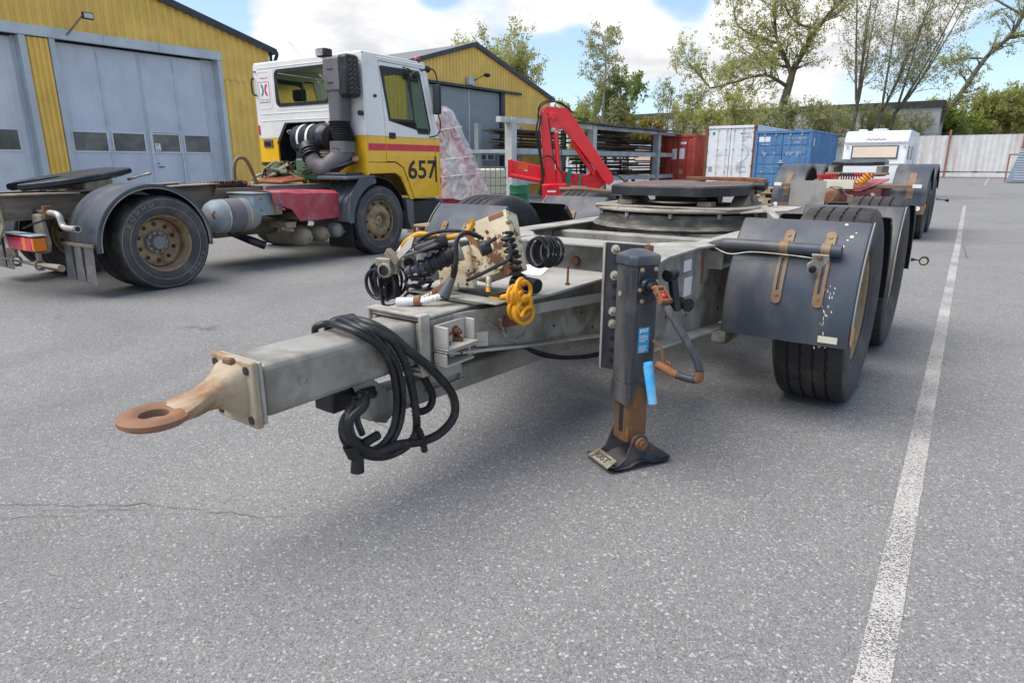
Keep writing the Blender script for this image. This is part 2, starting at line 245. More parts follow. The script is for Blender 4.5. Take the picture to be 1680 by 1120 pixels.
# ---------------------------------------------------------------- mesh helpers
def frame_of(d):
    d = d.normalized(); u = V((0, 0, 1)) if abs(d.z) < .9 else V((1, 0, 0))
    a = d.cross(u).normalized(); return a, a.cross(d).normalized()
def smooth_path(P, n=6, closed=False):
    P = [V(p) for p in P]; out = []
    m = len(P); rng = range(m if closed else m-1)
    for i in rng:
        p0 = P[i-1] if (closed or i > 0) else P[0]*2-P[1]; p1 = P[i]; p2 = P[(i+1) % m]
        p3 = P[(i+2) % m] if (closed or i+2 < m) else P[-1]*2-P[-2]
        for k in range(n):
            t = k/n; out.append(.5*((2*p1)+(p2-p0)*t+(2*p0-5*p1+4*p2-p3)*t*t+(3*p1-p0-3*p2+p3)*t**3))
    if not closed: out.append(P[-1])
    return out
class MB:
    def __init__(s): s.v = []; s.f = []; s.mi = []; s.cur = 0
    def add(s, vs, fs):
        o = len(s.v); s.v += [tuple(q) for q in vs]; s.f += [tuple(i+o for i in q) for q in fs]; s.mi += [s.cur]*len(fs); return s
    def box(s, x0, x1, y0, y1, z0, z1, M=None):
        vs = [V((x, y, z)) for z in (z0, z1) for x, y in ((x0, y0), (x1, y0), (x1, y1), (x0, y1))]
        if M is not None: vs = [M @ q for q in vs]
        return s.add(vs, [(3, 2, 1, 0), (4, 5, 6, 7), (0, 1, 5, 4), (1, 2, 6, 5), (2, 3, 7, 6), (3, 0, 4, 7)])
    def beam(s, a, b, w, h, up=(0, 0, 1), off=0):
        a = V(a); b = V(b); d = (b-a).normalized(); u = V(up); r = d.cross(u).normalized(); u = r.cross(d).normalized()
        vs = []
        for p in (a, b):
            for i, j in ((-1, -1), (1, -1), (1, 1), (-1, 1)): vs.append(p+r*(i*w/2)+u*(j*h/2+off))
        return s.add(vs, [(3, 2, 1, 0), (4, 5, 6, 7), (0, 1, 5, 4), (1, 2, 6, 5), (2, 3, 7, 6), (3, 0, 4, 7)])
    def cyl(s, a, b, r, r2=None, n=16, caps=True):
        a = V(a); b = V(b); r2 = r if r2 is None else r2; x, y = frame_of(b-a); vs = []
        for p, q in ((a, r), (b, r2)):
            for i in range(n): t = 2*pi*i/n; vs.append(p+x*(cos(t)*q)+y*(sin(t)*q))
        fs = [(i, (i+1) % n, n+(i+1) % n, n+i) for i in range(n)]
        if caps: fs += [tuple(range(n-1, -1, -1)), tuple(range(n, 2*n))]
        return s.add(vs, fs)
    def tube(s, P, r, n=8, closed=False, caps=True):
        P = [V(p) for p in P]; m = len(P); vs = []; prev = None
        for i, p in enumerate(P):
            if closed: d = (P[(i+1) % m]-P[i-1])
            else: d = P[min(i+1, m-1)]-P[max(i-1, 0)]
            if d.length < 1e-9: d = V((0, 0, 1))
            d.normalize()
            if prev is None: x, y = frame_of(d)
            else:
                x = (prev-d*prev.dot(d)); x = x.normalized() if x.length > 1e-6 else frame_of(d)[0]; y = d.cross(x)
            prev = x; rr = r[i] if isinstance(r, (list, tuple)) else r
            for k in range(n): t = 2*pi*k/n; vs.append(p+x*(cos(t)*rr)+y*(sin(t)*rr))
        fs = []
        for i in range(m if closed else m-1):
            a = i*n; b = ((i+1) % m)*n
            for k in range(n): fs.append((a+k, a+(k+1) % n, b+(k+1) % n, b+k))
        if caps and not closed: fs += [tuple(range(n-1, -1, -1)), tuple(range((m-1)*n, m*n))]
        return s.add(vs, fs)
    def prism(s, poly, vec):
        vec = V(vec); n = len(poly); P = [V(p) for p in poly]; vs = P+[p+vec for p in P]
        return s.add(vs, [tuple(range(n-1, -1, -1)), tuple(range(n, 2*n))]+[(i, (i+1) % n, n+(i+1) % n, n+i) for i in range(n)])
    def lathe(s, prof, o=(0, 0, 0), axis='x', n=48, closed=False, a0=0, a1=2*pi):
        """prof: list of (r, h); h along the axis"""
        o = V(o); full = abs(a1-a0-2*pi) < 1e-6; N_ = n if full else n+1; m = len(prof); vs = []
        for i in range(N_):
            t = a0+(a1-a0)*i/n
            for r, h in prof:
                if axis == 'x': q = V((h, r*cos(t), r*sin(t)))
                elif axis == 'y': q = V((r*cos(t), h, r*sin(t)))
                else: q = V((r*cos(t), r*sin(t), h))
                vs.append(o+q)
        fs = []
        for i in range(n):
            a = i*m; b = ((i+1) % N_)*m
            for k in range(m if closed else m-1): k2 = (k+1) % m; fs.append((a+k, a+k2, b+k2, b+k))
        return s.add(vs, fs)
    def helix(s, a, b, R_, r, turns, n=6, seg=16, jitter=0.):
        a = V(a); b = V(b); x, y = frame_of(b-a); P = []
        T = int(turns*seg)
        for i in range(T+1):
            t = i/T; an = 2*pi*turns*t; q = R_*(1+jitter*sin(an*.37)); P.append(a.lerp(b, t)+x*cos(an)*q+y*sin(an)*q)
        return s.tube(P, r, n)
    def ball(s, c, r, n=10, sc=(1, 1, 1)):
        c = V(c); vs = []; fs = []; m = n//2
        for j in range(m+1):
            ph = pi*j/m
            for i in range(n): t = 2*pi*i/n; vs.append(c+V((r*sin(ph)*cos(t)*sc[0], r*sin(ph)*sin(t)*sc[1], r*cos(ph)*sc[2])))
        for j in range(m):
            for i in range(n): fs.append((j*n+i, j*n+(i+1) % n, (j+1)*n+(i+1) % n, (j+1)*n+i))
        return s.add(vs, fs)
    def build(s, name, m, parent=None, smooth=True, bevel=0, kind=None, seg=2, ang=38):
        me = bpy.data.meshes.new(name); me.from_pydata(s.v, [], s.f)
        ms = m if isinstance(m, (list, tuple)) else [m]
        for q in ms: me.materials.append(q)
        if len(ms) > 1: me.polygons.foreach_set('material_index', s.mi)
        bm_ = bmesh.new(); bm_.from_mesh(me); bmesh.ops.recalc_face_normals(bm_, faces=bm_.faces); bm_.to_mesh(me); bm_.free()
        if smooth:
            me.polygons.foreach_set('use_smooth', [True]*len(me.polygons)); me.set_sharp_from_angle(angle=R(ang))
        me.update()
        o = bpy.data.objects.new(name, me); COL.objects.link(o)
        if parent is not None: o.parent = parent
        if bevel:
            b = o.modifiers.new('bevel', 'BEVEL'); b.width = bevel; b.segments = seg; b.limit_method = 'ANGLE'; b.angle_limit = R(35)
        if kind: o['kind'] = kind
        return o
def thing(name, label, cat, loc=(0, 0, 0), rz=0, group=None):
    o = bpy.data.objects.new(name, None); COL.objects.link(o); o.location = loc; o.rotation_euler = (0, 0, rz); o.empty_display_size = .2
    o['label'] = label; o['category'] = cat
    if group: o['group'] = group
    return o
def tag(o, label, cat, group=None):
    o['label'] = label; o['category'] = cat
    if group: o['group'] = group
    return o
def copy_tree(o, parent=None, loc=None, rz=None, label=None):
    c = o.copy(); COL.objects.link(c); c.parent = parent
    if loc is not None: c.location = loc
    if rz is not None: c.rotation_euler = (0, 0, rz)
    if label: c['label'] = label
    for ch in [q for q in bpy.data.objects if q.parent == o]: copy_tree(ch, c)
    return c
def text_mesh(txt, size, ext=.001, bold=0.):
    cu = bpy.data.curves.new('t', 'FONT'); cu.body = txt; cu.size = size; cu.extrude = ext; cu.offset = bold; cu.resolution_u = 3
    cu.align_x = 'CENTER'; cu.align_y = 'CENTER'
    o = bpy.data.objects.new('t', cu); COL.objects.link(o); dg = bpy.context.evaluated_depsgraph_get()
    me = bpy.data.meshes.new_from_object(o.evaluated_get(dg)); bpy.data.objects.remove(o); return me
def text(txt, size, m, parent, M, name='lettering', sx=1., bold=0., ext=.001):
    me = text_mesh(txt, size, ext, bold); me.transform(M @ Matrix.Scale(sx, 4, (1, 0, 0))); me.materials.clear(); me.materials.append(m)
    for p in me.polygons: p.use_smooth = False
    o = bpy.data.objects.new(name, me); COL.objects.link(o); o.parent = parent; return o
def basis(o, x, y, z):
    M = Matrix.Identity(4)
    for i, a in enumerate((x, y, z)):
        for j in range(3): M[j][i] = a[j]
    for j in range(3): M[j][3] = o[j]
    return M
def arc_text(txt, size, r, a_mid, m, parent, xh, name='lettering', side=1, step=None):
    """letters standing round a wheel sidewall that faces +x (side=1); angle in the y/z plane; tops point outward"""
    step = step or size*.85/r; n = len(txt); me_all = bmesh.new()
    for i, ch in enumerate(txt):
        if ch == ' ': continue
        a = a_mid-(i-(n-1)/2)*step*side; rad = V((0, cos(a), sin(a)))
        # right-handed: x=tangent, y=up(outward), z=normal
        x = rad.cross(V((side, 0, 0))) ; M = basis(V((xh, 0, 0))+rad*r, x, rad, V((side, 0, 0)))
        me = text_mesh(ch, size, .001, .004); me.transform(M); me_all.from_mesh(me)
    me = bpy.data.meshes.new(name); me_all.to_mesh(me); me_all.free(); me.materials.append(m)
    o = bpy.data.objects.new(name, me); COL.objects.link(o); o.parent = parent; return o
# ---------------------------------------------------------------- ground
def ground_mat():
    m = bpy.data.materials.new('worn_asphalt'); m.use_nodes = True; t = m.node_tree; n = t.nodes; l = t.links; b = n['Principled BSDF']
    co = n.new('ShaderNodeTexCoord').outputs['Object']
    def noi(sc, det, ro=.6, v=co, ds=0):
        q = n.new('ShaderNodeTexNoise'); q.inputs['Scale'].default_value = sc; q.inputs['Detail'].default_value = det; q.inputs['Roughness'].default_value = ro; q.inputs['Distortion'].default_value = ds; l.new(v, q.inputs['Vector']); return q.outputs['Fac']
    def mr(s, a, c, lo, hi):
        q = n.new('ShaderNodeMapRange'); q.interpolation_type = 'SMOOTHSTEP'; l.new(s, q.inputs[0]); q.inputs[1].default_value = a; q.inputs[2].default_value = c; q.inputs[3].default_value = lo; q.inputs[4].default_value = hi; return q.outputs[0]
    def mix(f, a, c, bt='MIX'):
        q = n.new('ShaderNodeMix'); q.data_type = 'RGBA'; q.blend_type = bt
        if isinstance(f, (int, float)): q.inputs['Factor'].default_value = f
        else: l.new(f, q.inputs['Factor'])
        for s, x in (('A', a), ('B', c)):
            if isinstance(x, tuple): q.inputs[s].default_value = (*x, 1)
            else: l.new(x, q.inputs[s])
        return q.outputs['Result']
    def vor(sc, feat='F1', rnd=1.):
        q = n.new('ShaderNodeTexVoronoi'); q.inputs['Scale'].default_value = sc; q.feature = feat; q.inputs['Randomness'].default_value = rnd; l.new(co, q.inputs['Vector']); return q
    c = mix(mr(noi(.35, 6), .3, .7, 0, 1), (.225, .224, .224), (.28, .278, .276))
    c = mix(mr(noi(2.3, 7, .65), .45, .72, 0, .55), c, (.205, .20, .195))
    c = mix(mr(noi(.8, 5, .7, ds=1.5), .62, .74, 0, .35), c, (.21, .175, .155))       # brownish dusty patches
    # warped cell textures give angular chips of several sizes
    wn = n.new('ShaderNodeTexNoise'); wn.inputs['Scale'].default_value = 140; wn.inputs['Detail'].default_value = 2; l.new(co, wn.inputs['Vector'])
    wm = n.new('ShaderNodeVectorMath'); wm.operation = 'MULTIPLY_ADD'; l.new(wn.outputs['Color'], wm.inputs[0]); wm.inputs[1].default_value = (.006, .006, 0); l.new(co, wm.inputs[2])
    def chips(sc, lo, hi, e0, e1):
        q = n.new('ShaderNodeTexVoronoi'); q.inputs['Scale'].default_value = sc; l.new(wm.outputs[0], q.inputs['Vector'])
        k = n.new('ShaderNodeTexVoronoi'); k.feature = 'DISTANCE_TO_EDGE'; k.inputs['Scale'].default_value = sc; l.new(wm.outputs[0], k.inputs['Vector'])
        sp = n.new('ShaderNodeSeparateColor'); l.new(q.outputs['Color'], sp.inputs[0]); m_ = n.new('ShaderNodeMath'); m_.operation = 'MULTIPLY'
        l.new(mr(sp.outputs[0], lo, hi, 0, 1), m_.inputs[0]); l.new(mr(k.outputs['Distance'], e0, e1, 0, 1), m_.inputs[1]); return m_.outputs[0], sp
    grain = noi(330, 3, .7); c = mix(mr(grain, .38, .62, 0, 1), mix(.50, c, (.085, .085, .087)), c)
    # fine noise breaks the tone up over centimetres too
    c = mix(mr(noi(28, 6, .7), .35, .66, 0, .35), c, (.15, .149, .149))
    d1, spd = chips(150, .62, .72, .05, .12); c = mix(mr(d1, 0, 1, 0, .65), c, (.075, .075, .077))
    s3, sp3 = chips(300, .52, .75, .05, .14); c = mix(mr(s3, 0, 1, 0, .58), c, (.34, .335, .33))
    s2, sp2 = chips(175, .72, .88, .05, .11); c = mix(mr(s2, 0, 1, 0, .62), c, mix(mr(sp2.outputs[2], .90, .98, 0, 1), (.42, .418, .415), (.38, .33, .28)))
    s1, sp1 = chips(105, .90, .96, .07, .11); st1 = s1; c = mix(mr(s1, 0, 1, 0, .8), c, mix(mr(sp1.outputs[2], .86, .97, 0, 1), (.50, .498, .49), (.48, .41, .32)))
    # oil drips and tyre-darkened lanes
    c = mix(mr(noi(.22, 4, .6, ds=1.0), .52, .68, 0, .28), c, (.095, .094, .094))
    c = mix(mr(noi(1.6, 3, .5), .69, .76, 0, .45), c, (.075, .073, .070))
    # hairline cracks
    w = n.new('ShaderNodeTexVoronoi'); w.feature = 'DISTANCE_TO_EDGE'; w.inputs['Scale'].default_value = .14
    ad = n.new('ShaderNodeMixRGB'); ad.blend_type = 'ADD'; ad.inputs[0].default_value = 1; l.new(co, ad.inputs[1])
    nz = n.new('ShaderNodeTexNoise'); nz.inputs['Scale'].default_value = .9; nz.inputs['Detail'].default_value = 6; l.new(co, nz.inputs['Vector']); l.new(nz.outputs['Color'], ad.inputs[2]); l.new(ad.outputs[0], w.inputs['Vector'])
    ck = mr(w.outputs['Distance'], .0016, .0005, 0, .14); c = mix(ck, c, (.05, .05, .05))
    l.new(c, b.inputs['Base Color']); l.new(mr(noi(3, 4), .3, .7, .72, .9), b.inputs['Roughness']); b.inputs['Specular IOR Level'].default_value = .3
    bm = n.new('ShaderNodeBump'); bm.inputs['Strength'].default_value = .55; bm.inputs['Distance'].default_value = .004
    h = n.new('ShaderNodeMath'); h.operation = 'ADD'; l.new(st1, h.inputs[0]); l.new(noi(120, 4), h.inputs[1]); l.new(h.outputs[0], bm.inputs['Height']); l.new(bm.outputs[0], b.inputs['Normal'])
    return m
K['asphalt'] = ground_mat()
g = MB(); g.add([(-500, -300, 0), (500, -300, 0), (500, 700, 0), (-500, 700, 0)], [(0, 1, 2, 3)])
g.build('asphalt_yard', K['asphalt'], smooth=False, kind='structure')

def paint_mat(name, wear):
    m = bpy.data.materials.new(name); m.use_nodes = True; t = m.node_tree; n = t.nodes; l = t.links; b = n['Principled BSDF']
    co = n.new('ShaderNodeTexCoord').outputs['Object']; b.inputs['Roughness'].default_value = .8
    a = n.new('ShaderNodeTexNoise'); a.inputs['Scale'].default_value = 150; a.inputs['Detail'].default_value = 5; a.inputs['Roughness'].default_value = .75; l.new(co, a.inputs['Vector'])
    a2 = n.new('ShaderNodeTexNoise'); a2.inputs['Scale'].default_value = 2.2; a2.inputs['Detail'].default_value = 6; l.new(co, a2.inputs['Vector'])
    s = n.new('ShaderNodeMath'); s.operation = 'MULTIPLY_ADD'; l.new(a2.outputs['Fac'], s.inputs[0]); s.inputs[1].default_value = .30; l.new(a.outputs['Fac'], s.inputs[2])
    r = n.new('ShaderNodeMapRange'); l.new(s.outputs[0], r.inputs[0]); r.inputs[1].default_value = wear; r.inputs[2].default_value = wear+.05
    col = n.new('ShaderNodeMix'); col.data_type = 'RGBA'; l.new(a2.outputs['Fac'], col.inputs['Factor']); col.inputs['A'].default_value = (.57, .545, .52, 1); col.inputs['B'].default_value = (.44, .42, .40, 1)
    l.new(col.outputs['Result'], b.inputs['Base Color'])
    tr = n.new('ShaderNodeBsdfTransparent'); mx = n.new('ShaderNodeMixShader'); l.new(r.outputs[0], mx.inputs[0]); l.new(tr.outputs[0], mx.inputs[1]); l.new(b.outputs[0], mx.inputs[2]); l.new(mx.outputs[0], n['Material Output'].inputs[0])
    return m
K['paint'] = paint_mat('worn_white_road_paint', .60); K['paint2'] = paint_mat('faded_road_paint', .70)
def strip(name, pts, w, m, z=.004):
    mb = MB(); P = [V((*p, z)) for p in pts]; vs = []; rnd = random.Random(3); Q = []
    for i in range(len(P)-1):
        k = max(2, int((P[i+1]-P[i]).length/.06)) if (P[i+1]-P[i]).length < 12 else 60
        for j in range(k): Q.append(P[i].lerp(P[i+1], j/k))
    Q.append(P[-1])
    d = (P[-1]-P[0]).normalized(); s_ = V((d.y, -d.x, 0))
    for q in Q: vs += [q-s_*(w/2+rnd.uniform(-.0015, .0015)), q+s_*(w/2+rnd.uniform(-.0015, .0015))]
    mb.add(vs, [(2*i, 2*i+1, 2*i+3, 2*i+2) for i in range(len(Q)-1)]); return mb.build(name, m, smooth=False, kind='structure')
strip('parking_line', [(-.006, .6), (-.045, 1.7), (-.27, 13), (-.55, 26.2)], .085, K['paint'])
strip('parking_line', [(-.62, 26.1), (-9, 25.6)], .10, K['paint2'])
strip('parking_line', [(-.24, 52), (-.15, 81)], .12, K['paint'])
strip('parking_line', [(-12, 47.5), (9, 56.5)], .12, K['paint2'])
K['scuff'] = paint_mat('scraped_asphalt', .68); [setattr(q.inputs['A'], 'default_value', (.30, .285, .27, 1)) or setattr(q.inputs['B'], 'default_value', (.26, .25, .24, 1)) for q in K['scuff'].node_tree.nodes if q.type == 'MIX']
strip('scrape_mark', [(-2.95, .66), (-2.6, .93), (-2.25, 1.20)], .02, K['scuff']); strip('scrape_mark', [(-2.9, .76), (-2.55, 1.02), (-2.35, 1.17)], .012, K['scuff'])
K['crack'] = mat('open_asphalt_crack', (.12, .118, .116), .9, 0, bump=0)
def crack(pts, w):
    rr_ = random.Random(len(pts)*7+int(w*1e4)); Q = []
    for a, b in zip(pts, pts[1:]):
        k = max(2, int(math.dist(a, b)/.035))
        for i in range(k): t = i/k; Q.append((a[0]+(b[0]-a[0])*t+rr_.gauss(0, .008), a[1]+(b[1]-a[1])*t+rr_.gauss(0, .008)))
    mb = MB(); vs = []
    for i, (x, y) in enumerate(Q): h = w*rr_.uniform(.25, 1.1)*min(1, i/6, (len(Q)-1-i)/6+.02); vs += [(x-h*.7, y+h*.7, .003), (x+h*.7, y-h*.7, .003)]
    mb.add(vs, [(2*i, 2*i+1, 2*i+3, 2*i+2) for i in range(len(Q)-1)]); mb.build('asphalt_crack', K['crack'], smooth=False, kind='structure')
crack([(-3.3, .55), (-2.9, .80), (-2.55, 1.05), (-2.2, 1.22), (-1.95, 1.36)], .0022); crack([(-3.0, .58), (-2.75, .86), (-2.45, 1.08)], .0015); crack([(1.2, 9), (-.1, 11.5), (-.2, 13.5), (1.5, 15.5)], .008); crack([(-5.6, 3.2), (-4.9, 2.6), (-4.4, 2.5), (-3.6, 1.9)], .002)
strip('parking_line', [(-8, 70.5), (14, 77)], .12, K['paint2'])

# ---------------------------------------------------------------- yellow halls
def corrug_wall(y0, y1, zb, ztop, x, pitch=.2, depth=.035):
    """trapezoid-profile sheet in the plane x, ribs vertical; zb/ztop functions of y"""
    mb = MB(); ys = []; y = y0; k = 0
    offs = [(0, 0), (.25, 0), (.4, 1), (.8, 1), (.95, 0)]
    while y < y1:
        for a, b in offs:
            yy = y+a*pitch
            if yy < y1: ys.append((yy, b))
        y += pitch
    ys.append((y1, 0)); vs = []
    for yy, b in ys: vs += [(x+b*depth, yy, zb(yy)), (x+b*depth, yy, ztop(yy))]
    mb.add(vs, [(2*i, 2*i+2, 2*i+3, 2*i+1) for i in range(len(ys)-1)]); return mb
FX = -17.4
def hall(label, y0, yr, y1, ze, zr, depth, name='yellow_hall'):
    t = thing(name, label, 'building', (FX, (y0+y1)/2, 0))
    oy = (y0+y1)/2
    zt = lambda y: (ze+(zr-ze)*((y-y0)/(yr-y0)) if y < yr else ze+(zr-ze)*((y1-y)/(y1-yr)))
    return t, oy, zt
def lm(mb, oy):   # into the hall's frame
    mb.v = [(v[0]-FX, v[1]-oy, v[2]) for v in mb.v]; return mb
def hall_shell(t, oy, zt, y0, yr, y1, ze, zr, depth):
    q = MB(); q.add([(FX-depth, y0, 0), (FX-.02, y0, 0), (FX-.02, y0, ze-.03), (FX-depth, y0, ze-.03)], [(0, 1, 2, 3)])
    q.add([(FX-depth, y1, 0), (FX-.02, y1, 0), (FX-.02, y1, ze-.03), (FX-depth, y1, ze-.03)], [(3, 2, 1, 0)])
    q.add([(FX-depth, y0, 0), (FX-depth, y1, 0), (FX-depth, y1, ze), (FX-depth, yr, zr), (FX-depth, y0, ze)], [(0, 1, 2, 3, 4)])
    lm(q, oy).build('side_wall', K['yfacade'], t, smooth=False)
    for a, b, za, zb in ((y0-.18, yr, ze-.05, zr+.02), (yr, y1+.18, zr+.02, ze-.05)):
        q = MB(); q.prism([(FX-depth-.2, a, za), (FX-depth-.2, b, zb), (FX-depth-.2, b, zb+.11), (FX-depth-.2, a, za+.11)], (depth+.33, 0, 0)); lm(q, oy).build('roof', K['roofgrey'], t, smooth=False)
        q = MB(); q.prism([(FX+.132, a, za-.03), (FX+.132, b, zb-.03), (FX+.132, b, zb+.14), (FX+.132, a, za+.14)], (.03, 0, 0)); lm(q, oy).build('verge_trim', K['roofdark'], t, smooth=False)
# near hall
Y0, YR, Y1, ZE, ZR = -3.3, 4.4, 12.09, 4.42, 6.45
t, oy, zt = hall('near ochre corrugated hall with pale blue folding gates, beyond the white and yellow truck', Y0, YR, Y1, ZE, ZR, 22, 'corrugated_hall')
hall_shell(t, oy, zt, Y0, YR, Y1, ZE, ZR, 22)
lm(corrug_wall(Y0, Y1, lambda y: 4.24 if y < 10.57 else 3.55, zt, FX), oy).build('gable_sheet', K['yfacade'], t, smooth=False)
lm(corrug_wall(10.57, Y1, lambda y: 0, lambda y: 3.55, FX), oy).build('wall_sheet', K['yfacade'], t, smooth=False)
lm(corrug_wall(6.06, 6.50, lambda y: 0, lambda y: 2.45, FX, .11), oy).build('wall_sheet', K['yfacade'], t, smooth=False)
lm(corrug_wall(6.06, 6.50, lambda y: 2.45, lambda y: 4.0, FX+.004, .11), oy).build('wall_sheet', K['yfacade'], t, smooth=False)
def hb(name, m, *b, bev=.006):
    q = MB(); q.box(*b); return lm(q, oy).build(name, m, t, smooth=False, bevel=bev)
hb('lintel', K['trimgrey'], FX-.02, FX+.10, -1, 7.62, 4.02, 4.235); hb('lintel', K['trimgrey'], FX-.02, FX+.098, 7.625, 8.9, 4.02, 4.235); hb('lintel', K['trimgrey'], FX-.02, FX+.10, 8.905, 10.56, 4.02, 4.235)
for a, b in ((5.93, 6.055), (6.505, 6.62)): hb('post_trim', K['trimgrey'], FX-.22, FX+.055, a, b, 0, 4.018)
hb('post_trim', K['trimgrey'], FX-.22, FX+.065, 10.45, 10.565, 0, 4.24)
hb('reveal', K['gatepale'], FX-.25, FX-.2, 10.1, 10.45, 0, 4.018); 
# gate leaves with raised ribs, windows in frames
def gate_leaf(a, b, z1, wins, mm, xg=FX-.16, door=False):
    q = corrug_wall(a, b, lambda y: .03, lambda y: z1, xg, .105, .003)
    g_ = lm(q, oy).build('gate_leaf', mm, t, smooth=False)
    def sub(nm, m_, *bb, par=g_, bev=.004):
        qq = MB(); qq.box(*bb); return lm(qq, oy).build(nm, m_, par, smooth=False, bevel=bev)
    for (c, d_, e_, f_) in wins:
        fr = MB(); x0 = xg+.004; x1 = xg+.032; w = .035
        fr.box(x0, x1, c-w, d_+w, f_, f_+w); fr.box(x0, x1, c-w, d_+w, e_-w, e_); fr.box(x0, x1, c-w, c, e_+.001, f_-.001); fr.box(x0, x1, d_, d_+w, e_+.001, f_-.001)
        lm(fr, oy).build('window_frame', K['gatewhite'], g_, smooth=False)
        sub('window_pane', K['glassdark'], x0+.005, x0+.012, c, d_, e_, f_, bev=0)
    for y_ in (a+.006, b-.006): sub('edge_strip', K['gatepale'], xg+.003, xg+.022, y_-.012, y_+.012, .03, z1, bev=0)
    return g_, sub
wz = (1.64, 2.06)
gate_leaf(6.63, 7.52, 3.98, [(6.73, 7.46, *wz)], K['gatepale'])
gate_leaf(7.53, 8.455, 3.98, [(7.60, 8.34, *wz)], K['gatepale'])
g3, sub = gate_leaf(8.475, 9.31, 3.98, [(8.55, 9.22, *wz)], K['gatepale'])
gate_leaf(9.32, 10.10, 3.98, [(9.38, 10.07, *wz)], K['gatepale'])
x = FX-.16+.02
for bb in ((8.48, 9.30, 2.11, 2.15), (8.48, 8.515, .1, 2.108), (9.265, 9.30, .1, 2.108)): sub('door_frame', K['gatewhite'], x-.01, x+.02, *bb)
sub('door_handle', K['blacksteel'], x+.005, x+.05, 8.60, 8.74, 1.25, 1.27); sub('lock_plate', K['blacksteel'], x, x+.015, 8.60, 8.63, 1.33, 1.36)
sub('notice', K['sticker'], x+.004, x+.008, 8.58, 8.72, 1.66, 1.84, bev=0)
q = MB(); q.box(x+.009, x+.011, 8.61, 8.67, 1.785, 1.81); q.box(x+.009, x+.011, 8.61, 8.69, 1.68, 1.688); q.box(x+.009, x+.011, 8.61, 8.69, 1.715, 1.721); lm(q, oy).build('notice_print', K['digits'], g3, smooth=False)
for y_, z_ in ((7.52, 3.78), (9.31, 3.72), (7.52, 2.32), (9.31, 2.28), (9.31, 1.95), (9.31, 1.45)): sub('hinge', K['trimgrey'], x, x+.03, y_-.02, y_+.02, z_-.07, z_+.07)
# left gate: whiter ribbed leaves
for a, b, w in ((4.9, 5.85, [(5.0, 5.66, *wz)]), (3.9, 4.88, [(4.0, 4.75, *wz)]), (2.9, 3.88, [(3.0, 3.75, *wz)])): gate_leaf(a, b, 3.98, w, K['gatewhite'], FX-.2)
hb('reveal', K['gatepale'], FX-.25, FX-.2, 5.86, 5.93, 0, 4.018); hb('gate_recess', K['gategrey'], FX-.30, FX-.26, 2.0, 10.45, 0, 4.018)
# flood lamp on a bracket
q = MB(); q.tube([(FX+.05, 6.86, 4.1), (FX+.75, 6.98, 4.46)], .022, 8); lb = lm(q, oy).build('lamp_bracket', K['hub'], t)
q = MB(); q.box(FX+.70, FX+.78, 6.98, 7.20, 4.40, 4.54); lh = lm(q, oy).build('flood_lamp', K['black'], lb, smooth=False, bevel=.01)
q = MB(); q.box(FX+.782, FX+.79, 7.0, 7.18, 4.42, 4.52); lm(q, oy).build('lamp_glass', K['chrome'], lb, smooth=False)
q = MB(); q.tube([(FX+.02, 12.14, 4.5), (FX+.02, 12.14, 3.4)], .05, 10); q.tube(smooth_path([(FX+.1, 12.2, 4.5), (FX+.1, 12.3, 4.4), (FX+.05, 12.25, 4.2), (FX+.05, 12.15, 4.0)]), .05, 10); lm(q, oy).build('downpipe', K['roofdark'], t)

# far hall
Y0, YR, Y1, ZE, ZR = 15.75, 21.45, 27.14, 4.2, 5.8
t, oy, zt = hall('farther ochre corrugated hall with tall dull grey gate, between the truck cab and red crane', Y0, YR, Y1, ZE, ZR, 16, 'corrugated_hall')
hall_shell(t, oy, zt, Y0, YR, Y1, ZE, ZR, 16)
lm(corrug_wall(Y0, Y1, lambda y: 4.27 if 17.6 < y < 23.5 else 4.2, zt, FX, .19), oy).build('gable_sheet', K['yfacade'], t, smooth=False)
for a, b in ((Y0, 17.6), (23.48, Y1)): lm(corrug_wall(a, b, lambda y: 0, lambda y: 4.2, FX, .19), oy).build('wall_sheet', K['yfacade'], t, smooth=False)
for a, b in ((17.62, 19.15), (19.17, 21.2), (21.22, 23.2)):
    g_, sub = gate_leaf(a, b, 4.2, [(c, c+.42, 1.5, 1.86) for c in ([21.35, 21.85, 22.4] if a > 21 else [])], K['gategrey'], FX-.1)
hb('gate_jamb', K['roofdark'], FX-.12, FX+.05, 23.22, 23.47, 0, 4.25)
hb('gate_rail', K['roofdark'], FX+.04, FX+.16, 17.4, 24.6, 4.22, 4.31); hb('gate_recess', K['roofdark'], FX-.3, FX-.26, 17.6, 23.3, 0, 4.2)
q = MB(); q.box(FX+.04, FX+.2, 20.9, 21.25, 4.34, 4.62); lb = lm(q, oy).build('lamp_bracket', K['trimgrey'], t, smooth=False)
q = MB(); q.tube([(FX+.2, 21.2, 4.5), (FX+.5, 21.5, 4.72)], .025, 6); q.ball((FX+.55, 21.6, 4.72), .12, 10, (1, 1.5, .7)); lm(q, oy).build('flood_lamp', K['black'], lb)

# big pale hall behind the trees
t = thing('warehouse', 'long low pale grey warehouse with a dark eaves band behind the trees', 'building', (-30, 90, 0))
q = MB(); q.box(-45, 24.3, 0, 30, 0, 7.4); q.build('wall', K['warehouse'], t, smooth=False)
q = MB(); q.box(-45.1, 24.6, -.25, 30, 7.41, 8.15); q.build('eaves_band', K['waretrim'], t, smooth=False)
q = MB()
for i in range(70): q.box(-45+i*.99, -45+i*.99+.06, -.04, -.001, 0, 7.39)
q.build('cladding_seams', K['trimgrey'], t, smooth=False, kind='stuff')

